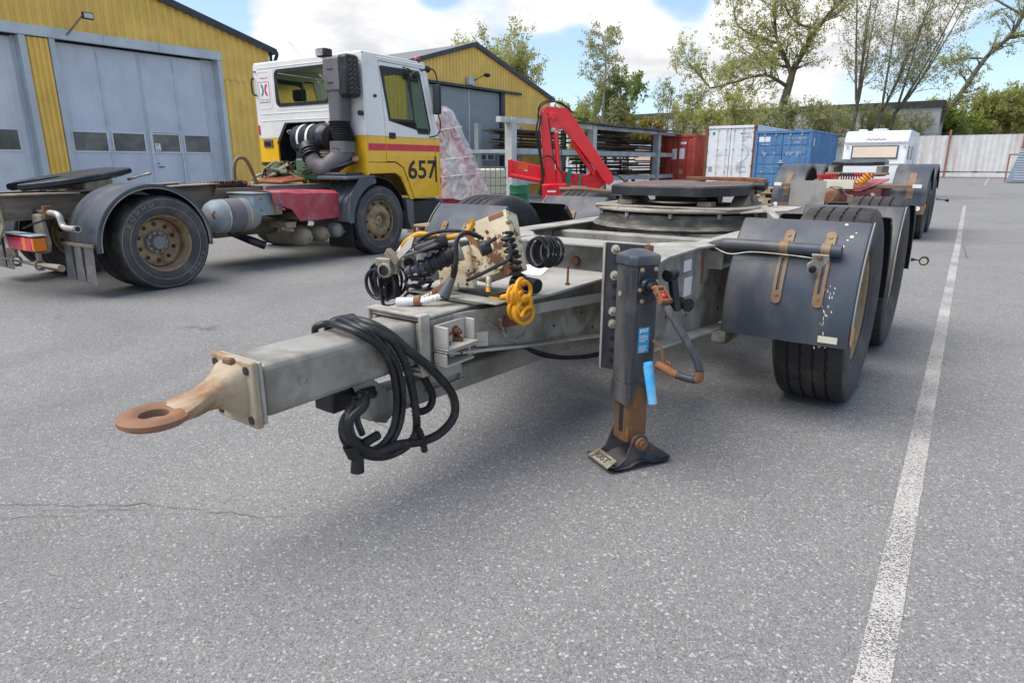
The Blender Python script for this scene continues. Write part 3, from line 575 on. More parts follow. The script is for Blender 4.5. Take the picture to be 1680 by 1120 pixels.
# fence: corrugated sheets between posts
t = thing('sheet_fence', 'tall stained pale corrugated sheet fence with rusty red posts, right of the caravan', 'fence', (0, 76, 0))
def fence_panel(x0, x1, y, z0, z1):
    q = MB(); vs = []; n = int((x1-x0)/.11); 
    for i in range(n+1):
        xx = x0+(x1-x0)*i/n; yy = y+(.03 if (i//2) % 2 else 0); vs += [(xx, yy, z0), (xx, yy, z1)]
    q.add(vs, [(2*i, 2*i+2, 2*i+3, 2*i+1) for i in range(n)]); return q
pw = [-18, -14.4, -10.8, -7.3, -3.72, 1.93, 5.6, 9.2, 12.8, 16.4, 20]
for i in range(len(pw)-1):
    fence_panel(pw[i]+.04, pw[i+1]-.04, 0, .62, 3.9).build('fence_sheet', K['fence'], t, smooth=False)
    q = MB(); q.box(pw[i]+.07, pw[i+1]-.07, -.06, -.01, .12, .5); q.build('kick_board', K['fence'], t, smooth=False)
    q = MB(); q.tube([(pw[i], -.03, 4.05), (pw[i+1], -.03, 4.1)], .03, 5); q.tube([(pw[i], -.03, .56), (pw[i+1], -.03, .56)], .05, 5); q.build('fence_rail', K['timber'], t)
for i, xx in enumerate(pw):
    q = MB(); q.box(xx-.08, xx+.08, -.14, -.02, 0, 4.4); q.build('fence_post', K['fencepost'], t, smooth=False)
# ---------------------------------------------------------------- wheels
def make_wheel(parent, Rt=.525, Wt=.385, rr=.29, mt_=None, mr_=None, outset=0, loc=(0, 0, 0), face=1, kind='trailer', side_mat=None, grooves=4, dual=False, dish=.05):
    """axis along x; outer face towards face*x. Built once per kind."""
    w = bpy.data.objects.new('wheel', None); COL.objects.link(w); w.parent = parent; w.location = loc; w.rotation_euler = (0, 0, 0 if face > 0 else pi)
    n = 96; hw = Wt/2; prof = []
    # cross-section from the inner bead over the tread to the outer bead, groove notches zigzag along the circumference
    sh = hw*.84
    def section(a):
        p = [(rr+.005, -hw*.72), (rr+.03, -hw*.86), ((rr+Rt)*.5, -hw), (Rt-.05, -hw*.97), (Rt-.022, -hw*.92), (Rt-.006, -sh)]
        for g_ in range(grooves):
            c = (-sh+2*sh*(g_+1)/(grooves+1)); z = .0035*(1 if int(a*n/(2*pi)+.5) % 2 else -1); gw = .0055
            p += [(Rt-.001, c-gw-.002+z), (Rt-.012, c-gw*.6+z), (Rt-.012, c+gw*.6+z), (Rt-.001, c+gw+.002+z)]
        p += [(Rt-.006, sh), (Rt-.022, hw*.92), (Rt-.05, hw*.97), ((rr+Rt)*.5+.03, hw), ((rr+Rt)*.5-.03, hw*.985), (rr+.04, hw*.90), (rr+.015, hw*.84), (rr+.004, hw*.74)]
        return p
    T = MB(); m = len(section(0)); vs = []
    for i in range(n):
        a = 2*pi*i/n
        for r, h in section(a):
            z = r*sin(a); 
            if z < -Rt+.016: z = -Rt+.016        # flat where it stands
            vs.append((h, r*cos(a), z))
    fs = []; mi = []
    for i in range(n):
        a = i*m; b = ((i+1) % n)*m
        for k in range(m-1):
            fs.append((a+k, a+k+1, b+k+1, b+k)); mi.append(0 if 5 <= k <= m-8 else 1)
    T.add(vs, fs); T.mi = mi
    ty = T.build('tyre', [mt_ or K['tread'], side_mat or K['tyregrey']], w, ang=50)
    # rim
    q = MB(); xo = hw*.80
    if kind == 'trailer':       # deep dish
        prof = [(rr+.012, xo+.006), (rr+.012, xo-.006), (rr-.008, xo-.02), (rr-.02, xo-.05), (rr-.045, xo-.09), (rr-.05, xo-.16), (rr-.055, xo-.235), (rr-.10, xo-.25), (.115, xo-.225), (.105, xo-.23)]
    elif kind == 'rear':
        prof = [(rr+.012, xo+.006), (rr+.012, xo-.006), (rr-.008, xo-.02), (rr-.02, xo-.05), (rr-.035, xo-.09), (rr-.04, xo-.15), (rr-.075, xo-.185), (.15, xo-.19), (.145, xo-.2), (.10, xo-.2)]
    else:                        # steer: domed out
        prof = [(rr+.012, xo+.006), (rr+.012, xo-.006), (rr-.006, xo-.02), (rr-.012, xo-.06), (rr-.05, xo-.05), (rr-.085, xo+.0), (rr-.105, xo+.012), (.125, xo+.014), (.115, xo-.02), (.105, xo-.055), (.06, xo-.06)]
    q.lathe(prof, n=64); q.lathe([(rr+.002, -hw*.7), (rr-.03, -hw*.6), (rr-.05, 0), (rr-.05, xo-.16)], n=48)
    rim = q.build('rim', mr_ or K['rim'], w, ang=30)
    xi = {'trailer': xo-.235, 'rear': xo-.187, 'steer': xo-.01}[kind]
    if kind == 'rear':
        q = MB(); q.lathe([(.085, xi-.01), (.083, xi+.05), (.070, xi+.075), (.0, xi+.078)], n=32); q.lathe([(.125, xi-.01), (.12, xi+.012), (.085, xi+.014)], n=32)
        q.build('hub', K['hubgrey'], w)
        for i in range(10):
            a = 2*pi*i/10; q = MB(); c = V((xi+.012, .103*cos(a), .103*sin(a))); q.cyl(c, c+V((.028, 0, 0)), .014, n=8); q.build('wheel_nut', K['hub'], rim, smooth=False)
        for i in range(10):
            a = 2*pi*(i+.5)/10; q = MB(); c = V((xi+.0005, .20*cos(a), .20*sin(a))); q.cyl(c+V((-.004, 0, 0)), c+V((.005, 0, 0)), .024, n=14); q.build('vent_hole', K['blacksteel'], rim)
    elif kind == 'steer':
        q = MB(); q.lathe([(.072, xo-.058), (.07, xo-.03), (.05, xo-.02), (.0, xo-.015)], n=32); q.lathe([(.115, xo-.055), (.09, xo-.05), (.085, xo-.062)], n=32); q.build('hub', K['hub'], w)
        q = MB(); q.cyl((xo-.02, 0, 0), (xo+.0, 0, 0), .022, n=12); q.build('hub_cap', K['hub'], rim)
        for i in range(10):
            a = 2*pi*i/10+.15; q = MB(); c = V((xo+.013, .152*cos(a), .152*sin(a))); q.cyl(c, c+V((.016, 0, 0)), .015, n=6); q.cyl(c+V((.016, 0, 0)), c+V((.028, 0, 0)), .010, .007, n=8); q.build('wheel_nut', K['hub'], rim, smooth=False)
        for i in range(10):
            a = 2*pi*i/10; q = MB(); c = V((xo-.038, (rr-.045)*cos(a), (rr-.045)*sin(a))); q.cyl(c+V((-.012, 0, 0)), c+V((.016, .012*cos(a), .012*sin(a))), .022, n=12); q.build('vent_hole', K['blacksteel'], rim)
    else:
        q = MB(); q.lathe([(.105, xi-.02), (.10, xi+.06), (.085, xi+.075), (.0, xi+.08)], n=24); q.build('hub', K['hub'], w)
        for i in range(10):
            a = 2*pi*i/10; q = MB(); c = V((xi+.005, .145*cos(a), .145*sin(a))); q.cyl(c, c+V((.03, 0, 0)), .014, n=6); q.build('wheel_nut', K['hub'], rim, smooth=False)
    return w
def copy_part(o, parent, loc, rz=None):
    c = copy_tree(o, parent); c.location = loc
    if rz is not None: c.rotation_euler = (0, 0, rz)
    return c
def mudguard_mb(x0, x1, yc, zc, r, a0, a1, skirt=.05, th=.006, n=28, flat0=0., flat1=0., lip=.0):
    """curved guard sheet: angle from +y (pi = towards -y), lips turned down at both long edges; flat0/flat1: straight tails"""
    pts = []
    for i in range(n+1):
        a = a0+(a1-a0)*i/n; pts.append((yc+r*cos(a), zc+r*sin(a), cos(a), sin(a)))
    if flat1:
        y, z, c, s_ = pts[-1]; ty, tz = -sin(a1), cos(a1)
        for k in (1, 2, 3): pts.append((y+ty*flat1*k/3, z+tz*flat1*k/3, c, s_))
    if flat0:
        y, z, c, s_ = pts[0]; ty, tz = sin(a0), -cos(a0)
        for k in (1, 2, 3): pts.insert(0, (y+ty*flat0*k/3, z+tz*flat0*k/3, c, s_))
    xs = [(x0, skirt), (x0, skirt*.5), (x0+.002, .012), (x0+.012, .002), (x0+.03, 0), ((x0+x1)/2, -.003), (x1-.03, 0), (x1-.012, .002), (x1-.002, .012), (x1, skirt*.5), (x1, skirt)]
    q = MB(); m = len(xs); vs = []
    for off in (0, th):
        for y, z, c, s_ in pts:
            for x_, d_ in xs: vs.append((x_+(0 if off == 0 else (th if x_ < (x0+x1)/2-.1 else (-th if x_ > (x0+x1)/2+.1 else 0))), y-c*(d_+off), z-s_*(d_+off)))
    N_ = len(pts); o = N_*m; fs = []
    for i in range(N_-1):
        for k in range(m-1):
            fs.append((i*m+k, i*m+k+1, (i+1)*m+k+1, (i+1)*m+k)); fs.append((o+i*m+k, o+(i+1)*m+k, o+(i+1)*m+k+1, o+i*m+k+1))
    for i in range(N_-1):
        for k in (0, m-1): fs.append((i*m+k, (i+1)*m+k, o+(i+1)*m+k, o+i*m+k))
    for i in (0, N_-1):
        for k in range(m-1): fs.append((i*m+k, i*m+k+1, o+i*m+k+1, o+i*m+k))
    q.add(vs, fs); return q
def bolt_mb(p, d, r=.011, h=.012, shank=.0):
    p = V(p); d = V(d).normalized(); q = MB(); q.cyl(p, p+d*.003, r*1.5, n=12); q.cyl(p+d*.003, p+d*(h+.003), r, n=6)
    if shank: q.cyl(p+d*(h+.003), p+d*(h+.003+shank), r*.55, n=8)
    return q
# ================================================================ the drawbar dolly in front
DX = -1.9
K['dirtylip'] = mat('dirty_cream_foot_paint', (.40, .37, .29), .7, 0, dirt=(.20, .16, .11), damt=.7, dscale=14)
D = thing('dolly_trailer', 'grey two-axle drawbar dolly with rusty towing eye and a landing leg, nearest in the yard', 'trailer', (DX, 0, 0))
def pb(name, m, *b, par=None, bev=.004, M=None, **k):
    q = MB(); q.box(*b, M=M); return q.build(name, m, par or D, smooth=bool(bev), bevel=bev, **k)
# --- towing eye: ring, neck and flange plate
q = MB(); ro, ri, th = .100, .042, .019; zc_ = .625; yc_ = .815
prof = [(ri, -th*.5), (ri+.008, -th*.9), ((ri+ro)/2, -th), (ro-.014, -th*.9), (ro, -th*.35), (ro, th*.35), (ro-.014, th*.9), ((ri+ro)/2, th), (ri+.012, th*.85), (ri, th*.5)]
q.lathe(prof, (0, yc_, zc_), 'z', 40, closed=True); ring_ = q.build('towing_eye', K['rusteye'], D)
q = MB(); secs = [(.865, .080, .017, 0), (.89, .072, .024, 0), (.92, .062, .030, .003), (.96, .05, .034, .010), (1.00, .052, .045, .018), (1.03, .066, .065, .020), (1.055, .085, .088, .018), (1.07, .09, .095, .016)]
vs = []; n_ = 16
for y, w, h, dz in secs:
    for i in range(n_):
        a = 2*pi*i/n_; c, s_ = cos(a), sin(a); e_ = .6
        vs.append((w*math.copysign(abs(c)**e_, c), y, zc_+dz+h*math.copysign(abs(s_)**e_, s_)))
q.add(vs, [(i*n_+k, i*n_+(k+1) % n_, (i+1)*n_+(k+1) % n_, (i+1)*n_+k) for i in range(len(secs)-1) for k in range(n_)]+[tuple(range(n_))])
q.build('eye_shank', K['rustpale'], D)
fp = pb('eye_flange', K['rustpale'], -.118, .118, 1.07, 1.096, .522, .748, bev=.008)
pb('eye_flange', K['galv'], -.115, .115, 1.097, 1.112, .53, .742, bev=.004)
for sx in (-1, 1):
    for z in (.55, .718):
        if sx*z == .718: pass
        q = MB(); q.cyl((sx*.088, 1.0655, z), (sx*.088, 1.0695, z), .014, n=12); q.build('bolt_hole', K['blacksteel'], fp, smooth=False)
q = MB(); q.beam((-.02, 1.062, .735), (.03, 1.062, .742), .02, .022); q.build('weld_lump', K['rusteye'], D, bevel=.006)
# --- telescopic drawbar and its sleeve
tb = pb('drawbar_tube', K['bar'], -.11, .11, 1.112, 1.92, .546, .729, bev=.022, seg=3)
q = MB(); q.lathe([(.021, 0), (.021, .004), (.014, .004), (.014, .001), (0, .001)], (.11, 1.26, .64), 'x', 20); q.build('filled_plug', K['bar'], tb)
pb('rubber_block', K['rubber'], -.06, .05, 1.42, 1.56, .445, .53, bev=.008)
q = MB(); q.cyl((-.0, 1.5, .53), (0, 1.5, .56), .03); q.build('block_mount', K['galv'], D)
sleeve = MB()
for b in ((-.14, .14, 1.80, 2.35, .735, .752), (-.14, .14, 1.80, 2.30, .524, .541), (.116, .14, 1.80, 2.35, .542, .734), (-.14, -.116, 1.80, 2.35, .542, .734)): sleeve.box(*b)
sv = sleeve.build('drawbar_sleeve', K['galvweb'], D, bevel=.008)
q = MB()
for b in ((-.152, .152, 1.79, 1.845, .754, .768), (-.152, .152, 1.79, 1.845, .508, .522), (.142, .156, 1.79, 1.845, .508, .768), (-.156, -.142, 1.79, 1.845, .508, .768)): q.box(*b)
q.build('sleeve_collar', K['galv'], D, bevel=.005)
# upper and lower clamp channels on the right of the sleeve
def channel(name, x0, x1, y0, y1, z0, z1, t=.010):
    q = MB(); q.box(x0, x1, y0, y1, z0, z0+t); q.box(x0, x1, y0, y0+t, z0+t, z1); q.box(x0, x1-.02, y1-t, y1, z0+t, z1); q.box(x0-.001, x0+t, y0+t+.001, y1-t-.001, z0+t+.001, z1)
    return q.build(name, K['galv'], D, bevel=.003)
c1 = channel('clamp_channel', .157, .235, 1.86, 2.06, .615, .715)
c2_ = channel('clamp_channel', .157, .225, 1.86, 2.04, .545, .60)
q = MB(); q.prism([(.157, 1.86, .612), (.23, 1.86, .612), (.23, 1.86, .606), (.157, 1.86, .606)], (0, .2, 0)); q.build('clamp_lid', K['galv'], D)
for y, z, dx in ((1.915, .675, .03), (1.985, .668, .05), (1.91, .635, .03), (1.99, .632, .05)):
    bolt_mb((.167, y, z), (1, 0, 0), .016, .018, .012).build('rusty_bolt', K['rust'], c1, smooth=False)
for y in (1.91, 1.99): bolt_mb((.167, y, .575), (1, 0, 0), .012, .016, .012).build('rusty_bolt', K['rust'], c2_, smooth=False)
# --- lower stay beam with its hangers
q = MB(); q.beam((0, 1.60, .41), (0, 3.15, .355), .11, .115); q.build('stay_beam', K['bar'], D, bevel=.014)
q = MB(); q.prism([(.058, 1.50, .545), (.058, 1.60, .545), (.058, 1.67, .48), (.058, 1.70, .36), (.058, 1.66, .335), (.058, 1.60, .36), (.058, 1.55, .45)], (.012, 0, 0)); q.build('beam_gusset', K['galvweb'], D, bevel=.003); q = MB(); q.prism([(-.07, 1.50, .545), (-.07, 1.60, .545), (-.07, 1.67, .48), (-.07, 1.70, .36), (-.07, 1.62, .34)], (.012, 0, 0)); q.build('beam_gusset', K['galvweb'], D, bevel=.003)
q = MB(); q.box(-.05, .075, 1.92, 1.93, .40, .524); q.box(.062, .074, 1.931, 2.12, .43, .524); q.box(-.05, .075, 2.121, 2.131, .40, .524); q.box(-.055, .08, 1.9, 2.15, .392, .40); q.build('stay_hanger', K['galv'], D, bevel=.003)
# --- tapered neck (A-frame): top plate, webs, bottom flange
zt_ = .745
top = [(.165, 2.12), (.25, 2.21), (.31, 2.32), (.335, 2.45), (.335, 2.75), (.34, 3.10), (.34, 3.14), (-.34, 3.14), (-.34, 3.10), (-.335, 2.75), (-.335, 2.45), (-.31, 2.32), (-.25, 2.21), (-.165, 2.12)]
q = MB(); q.prism([(x, y, zt_+.012) for x, y in top], (0, 0, .014)); q.build('neck_plate', K['galv'], D, bevel=.003)
for sx in (-1, 1):
    q = MB(); pts = [(.150, 2.00, .735), (.150, 2.00, .585), (.24, 2.35, .54), (.30, 3.16, .44), (.30, 3.16, .735), (.24, 2.35, .735)]
    pts = [(p[0]*sx, p[1], p[2]) for p in pts]
    P6 = [V(p) for p in pts]; o_ = V((-.012*sx, 0, 0)); vs = P6+[p+o_ for p in P6]
    q.add(vs, [(0, 1, 2, 5), (5, 2, 3, 4), (6, 11, 8, 7), (11, 10, 9, 8), (1, 7, 8, 2), (2, 8, 9, 3), (0, 5, 11, 6), (5, 4, 10, 11), (0, 6, 7, 1), (3, 9, 10, 4)])
    wb = q.build('neck_web', K['galvweb'], D, smooth=False)
    q = MB(); a = [(.13, 1.93, .575), (.18, 1.93, .575), (.285, 2.35, .53), (.355, 3.14, .43), (.22, 3.14, .43), (.16, 2.35, .53)]
    a = [(p[0]*sx, p[1], p[2]) for p in a]; q.prism(a, (0, 0, .012)); q.build('neck_flange', K['galv'], D, smooth=False, bevel=.002)
    q = MB(); q.beam((sx*.30, 2.30, .715), (sx*.318, 3.05, .66), .012, .05); q.build('edge_stiffener', K['galv'], D, bevel=.003)
    for y, z in ((2.62, .575), (2.86, .60), (2.97, .50)):
        q = MB(); x_ = sx*(.30-.06*(3.16-y)/.81+.0008); q.cyl((x_-.002, y, z), (x_+.0015, y, z), .008, n=10); q.build('drill_hole', K['blacksteel'], wb, smooth=False)
pb('neck_bulkhead', K['galvweb'], -.145, .145, 2.36, 2.372, .545, .74)
# coupling pin, strap and keeper beside the neck
q = MB(); q.cyl((.165, 2.27, .66), (.20, 2.27, .66), .055, n=24); q.cyl((.20, 2.27, .66), (.225, 2.27, .66), .035, n=20); q.build('pin_boss', K['galvweb'], D, bevel=.003)
q = MB(); q.beam((.235, 2.24, .665), (.235, 2.40, .655), .012, .05); q.build('pin_handle', K['rust'], D, bevel=.003)
q = MB(); q.tube(smooth_path([(.16, 2.10, .60), (.19, 2.10, .60), (.215, 2.14, .60), (.19, 2.19, .60), (.16, 2.19, .60)]), .004, 6); q.prism([(.16, 2.10, .575), (.19, 2.095, .575), (.222, 2.14, .575), (.19, 2.195, .575), (.16, 2.19, .575)], (0, 0, .06)); q.build('chain_cup', K['galv'], D, bevel=.004)
def chain(name, pts, r, m, link=.02):
    q = MB(); P = smooth_path(pts, 10); L_ = 0; last = P[0]; k = 0
    for p in P[1:]:
        if (p-last).length >= link:
            d_ = (p-last).normalized(); x, y = frame_of(d_); u = x if k % 2 else y; c = (p+last)/2; lo = link*.62; wi = link*.32
            q.tube([c+d_*(lo*cos(t))+u*(wi*sin(t)) for t in [2*pi*i/8 for i in range(8)]], r, 5, closed=True); last = p; k += 1
    return q.build(name, m, D)
chain('safety_chain', [(.24, 2.20, .69), (.245, 2.24, .60), (.25, 2.32, .565), (.25, 2.40, .60), (.24, 2.42, .66)], .0025, K['galv'], .02)
q = MB(); q.tube(smooth_path([(.22, 2.12, .71), (.245, 2.16, .67), (.235, 2.20, .66), (.25, 2.23, .635), (.235, 2.25, .61)]), .003, 6); q.tube([V((.245, 2.20, .66))+V((0, .018*cos(t), .018*sin(t))) for t in [2*pi*i/12 for i in range(12)]], .003, 5, closed=True); q.build('wire_clip', K['rust'], D)
# --- main frame
zf = .915
def flange_poly(name, pts, z=zf, th=.012, m='galv'):
    q = MB(); q.prism([(x, y, z-th) for x, y in pts], (0, 0, th)); return q.build(name, K[m], D, bevel=.002)
for sx in (-1, 1):
    rail = [(.42, 3.45), (.50, 3.56), (.585, 3.62), (.585, 6.75), (.755, 6.75), (.755, 3.60), (.69, 3.42), (.70, 2.95), (.755, 2.68), (.56, 2.68), (.56, 2.95), (.45, 3.15), (.40, 3.16), (.40, 3.445)]
    q = flange_poly('rail_flange', [(x*sx, y) for x, y in rail])
    # web: deep in front, shallower behind
    q = MB(); x_ = .675*sx; q.prism([(x_, 2.70, .902), (x_, 2.70, .52), (x_, 3.87, .405), (x_, 4.35, .40), (x_, 4.6, .55), (x_, 6.7, .60), (x_, 6.7, .902)], (-.010*sx, 0, 0)); wb = q.build('rail_web', K['galvweb'], D, smooth=False)
    if sx > 0:
        for y, z, r_ in ((3.86, .74, .012), (3.84, .62, .014), (3.83, .50, .012), (3.02, .60, .008), (3.3, .56, .008)):
            q = MB(); q.cyl((.6752, y, z), (.6775, y, z), r_, n=12); q.build('drill_hole', K['blacksteel'], wb, smooth=False)
        for y, z, w_, h_ in ((3.22, .80, .11, .06), (3.24, .665, .11, .10)): pb('old_label', K['sticker'], .6755, .677, y, y+w_, z, z+h_, par=wb, bev=0)
        q = MB(); q.beam((.678, 3.49, .87), (.679, 3.50, .70), .02, .012, up=(1, 0, 0)); q.build('rust_run', K['rust'], wb, bevel=.004)
    q = MB(); q.prism([(.60*sx, 2.70, .508), (.76*sx, 2.70, .508), (.76*sx, 3.84, .393), (.60*sx, 3.87, .393)], (0, 0, .012)); q.build('rail_foot_flange', K['galv'], D, smooth=False, bevel=.002)
    # open channel beside the rail
    pb('channel_front', K['galv'], min(.62*sx, .76*sx), max(.62*sx, .76*sx), 3.585, 3.595, .775, .90, bev=.002)
    pb('channel_floor', K['galvweb'], min(.677*sx, .76*sx), max(.677*sx, .76*sx), 3.596, 4.7, .775, .785, bev=.002)
    pb('axle_hanger', K['galvweb'], min(.60*sx, .70*sx), max(.60*sx, .70*sx), 3.98, 4.30, .24, .77, bev=.012)
    q = MB(); q.cyl((.70*sx, 4.14, .36), (.735*sx, 4.14, .36), .05, n=20); q.cyl((.735*sx, 4.14, .36), (.76*sx, 4.14, .36), .025, n=6); q.build('hanger_bolt', K['hub'], D)
    pb('hanger_plate', K['blacksteel'], min(.701*sx, .71*sx), max(.701*sx, .71*sx), 4.02, 4.10, .42, .58, bev=.003)
q = flange_poly('cross_flange', [(-.40, 3.15), (-.36, 3.165), (.40, 3.165), (.40, 3.40), (-.40, 3.40), (-.40, 3.16)][1:5], zf-.0015)
pb('front_cross_beam', K['galvweb'], -.66, .66, 3.27, 3.28, .42, .90, bev=0)
pb('cross_foot_flange', K['galv'], -.60, .60, 3.20, 3.36, .408, .418, bev=.002)
pb('middle_cross_beam', K['galvweb'], -.66, .66, 4.05, 4.17, .62, .88, bev=.01); pb('rear_cross_beam', K['galvweb'], -.66, .66, 6.60, 6.70, .55, .90, bev=.01)
q = MB(); q.cyl((.0, 3.268, .80), (.0, 3.25, .80), .026, n=14); q.build('rusty_stud', K['rust'], D)
q = MB(); q.tube(smooth_path([(.48, 3.18, .80), (.44, 3.12, .86), (.36, 3.1, .83), (.31, 3.12, .72), (.30, 3.14, .68)]), .012, 8); q.tube(smooth_path([(.50, 3.2, .78), (.46, 3.15, .84), (.38, 3.13, .81), (.33, 3.15, .70)]), .010, 8); q.build('frame_hose', K['rubber'], D)
q = MB(); q.tube(smooth_path([(.1, 2.5, .50), (.15, 2.7, .38), (.28, 2.9, .345), (.40, 3.05, .38), (.42, 3.2, .44)]), .009, 8); q.tube(smooth_path([(.12, 2.45, .50), (.2, 2.8, .36), (.35, 3.0, .37), (.40, 3.2, .45)]), .008, 8); q.build('hanging_hose', K['rubber'], D)
for y in (4.1, 5.6):
    q = MB(); q.cyl((-1.05, y, .53), (1.05, y, .53), .065, n=18); q.box(-.68, -.58, y-.09, y+.09, .42, .62); q.box(.58, .68, y-.09, y+.09, .42, .62); q.build('axle', K['blacksteel'], D)
    for sx in (-1, 1):
        q = MB(); q.cyl((sx*.50, y+.25, .34), (sx*.50, y+.25, .56), .13, .12, n=20); q.build('air_bellows', K['rubber'], D)
# air tanks and brake gear glimpsed inside the frame
q = MB(); q.cyl((-.45, 3.8, .55), (.35, 3.8, .55), .11, n=24); q.build('air_tank', K['blacksteel'], D, bevel=.02)
# --- turntable
q = MB(); q.lathe([(.60, .88), (.66, .885), (.675, .905), (.66, .925), (.63, .935), (.62, 1.0), (.56, 1.005), (.56, .88)], (0, 4.86, 0), 'z', 72); tr_ = q.build('turntable_ring', K['ring'], D)
q = MB(); q.lathe([(.50, 1.018), (.655, 1.02), (.66, 1.026), (.66, 1.036), (.50, 1.04)], (0, 4.86, 0), 'z', 72); pl = q.build('turntable_plate', K['ringlight'], D)
for i in range(18):
    a = 2*pi*i/18+.1; bolt_mb((.625*cos(a), 4.86+.625*sin(a), 1.034), (0, 0, 1), .008, .005).build('ring_bolt', K['ringlight'], pl, smooth=False)
for i in range(6):
    a = -pi/2+(i-2.5)*.52; q = MB(); q.cyl((.632*cos(a), 4.86+.632*sin(a), 1.016), (.632*cos(a), 4.86+.632*sin(a), .985), .014, n=8); q.build('ring_stud', K['ringlight'], tr_, smooth=False)
q = MB(); q.prism([(-.52, 4.42, 1.04), (.52, 4.42, 1.04), (.60, 4.6, 1.04), (.60, 5.2, 1.04), (-.60, 5.2, 1.04), (-.60, 4.6, 1.04)], (0, 0, .012)); q.build('sole_plate', K['ringlight'], D, bevel=.003)
q = MB(); q.prism([(.60, 4.35, 1.028), (.82, 4.7, 1.03), (.80, 5.2, 1.03), (.60, 5.2, 1.03)], (0, 0, .010)); q.build('side_tray', K['galv'], D, bevel=.002)
# --- fifth wheel: skirted plate with throat, pivots, rusty far lip
cx, cy, zb, ztp = 0., 4.98, 1.115, 1.195
outl = [(-.30, -.53), (-.46, -.40), (-.52, -.18), (-.52, .12), (-.44, .34), (-.22, .52), (-.07, .56), (-.05, .20), (.05, .20), (.07, .56), (.22, .52), (.44, .34), (.52, .12), (.52, -.18), (.46, -.40), (.30, -.53)]
q = MB(); zt0 = lambda y: ztp+.018*(y+.5)
vs = [(cx+x*.97, cy+y, zt0(y)) for x, y in outl]+[(cx+x, cy+y*1.02, zt0(y)-.012) for x, y in outl]+[(cx+x, cy+y*1.02, zt0(y)-.070) for x, y in outl]+[(cx+x*.90, cy+y*.92, zt0(y)-.073) for x, y in outl]
n_ = len(outl); fs = [tuple(range(n_))]
for r_ in range(3): fs += [(r_*n_+i, r_*n_+(i+1) % n_, (r_+1)*n_+(i+1) % n_, (r_+1)*n_+i) for i in range(n_)]
q.add(vs, fs); q.mi = [0]+[1]*(len(fs)-1); fwp = q.build('fifth_wheel_plate', [K['fwtop'], K['blacksteel']], D, ang=30)
q = MB(); q.prism([(-.22, 5.47, 1.213), (.20, 5.47, 1.213), (.43, 5.30, 1.211), (.53, 5.08, 1.208), (.56, 5.09, 1.208), (.46, 5.34, 1.211), (.22, 5.52, 1.213), (-.22, 5.52, 1.213)], (0, 0, .028)); q.build('rusty_far_lip', K['rust'], fwp, bevel=.004)
for sx in (-1, 1):
    q = MB(); q.prism([(sx*.50, 4.74, 1.05), (sx*.50, 5.18, 1.05), (sx*.50, 5.06, 1.13), (sx*.50, 4.86, 1.13)], (-.10*sx, 0, 0)); q.cyl((sx*.52, 4.96, 1.12), (sx*.38, 4.96, 1.12), .045, n=18); q.build('pivot_bracket', K['mudsteel'], D, bevel=.006)
    q = MB(); q.box(sx*.30-.05, sx*.30+.05, 4.50, 4.62, 1.052, 1.09); q.build('stop_block', K['mudsteel'], D, bevel=.008)
q = MB(); q.lathe([(.0, 0), (.18, .0), (.22, .008), (.22, .014), (.0, .02)], (.05, 4.66, 1.07), 'z', 24); q.build('grease_plate', K['mudsteel'], D)
q = MB(); q.cyl((-.25, 5.0, 1.10), (.25, 5.0, 1.10), .07, n=14); q.box(-.2, .2, 4.8, 5.2, 1.06, 1.12); q.build('lock_body', K['blacksteel'], D, bevel=.01)
q = MB(); q.tube(smooth_path([(-.50, 4.75, 1.12), (-.72, 4.60, 1.15), (-.90, 4.52, 1.15)]), .016, 8); q.build('release_handle', K['straprust'], D)
q = MB(); q.cyl((.50, 4.95, 1.19), (.60, 4.93, 1.19), .03, n=12); q.build('pivot_cap', K['black'], D, bevel=.005)
# upright tray plate behind the ring, slanted bar
q = MB(); q.box(.62, .88, 5.55, 5.56, .97, 1.22); q.build('upright_plate', K['galv'], D, smooth=False)
q = MB(); q.beam((.68, 4.6, 1.07), (.86, 4.45, .97), .05, .012); q.build('slanted_bar', K['galv'], D, bevel=.002)
# --- wheels and mudguards
WR = .562
w0 = make_wheel(D, WR, .385, .325, K['tread'], K['rim'], loc=(1.25, 4.10, WR-.012), face=1, kind='trailer')
ws = [w0, copy_part(w0, D, (1.25, 5.60, WR-.012)), copy_part(w0, D, (-1.25, 4.10, WR-.012), pi), copy_part(w0, D, (-1.25, 5.60, WR-.012), pi)]
zc = .548; R1 = .64
def guards(sx, yc, first):
    x0, x1 = (.815, 1.465) if sx > 0 else (-1.465, -.815)
    gname = 'front_mudguard'
    g1 = mudguard_mb(x0, x1, yc, zc, R1, R(127), R(183), skirt=.05, flat1=.06).build(gname, K['mud'], D)
    g2 = mudguard_mb(x0, x1, yc, zc, R1, R(-4), R(50), skirt=.05).build('rear_mudguard', K['mudblack'], D)
    q = MB(); q.tube([(x0 if sx < 0 else x1, yc+(R1+.002)*cos(a), zc+(R1+.002)*sin(a)) for a in [R(127+(186-127)*i/14) for i in range(15)]], .0035, 5); q.build('edge_bead', K['galv'] if not first else K['tankblue'], g1)
    return g1
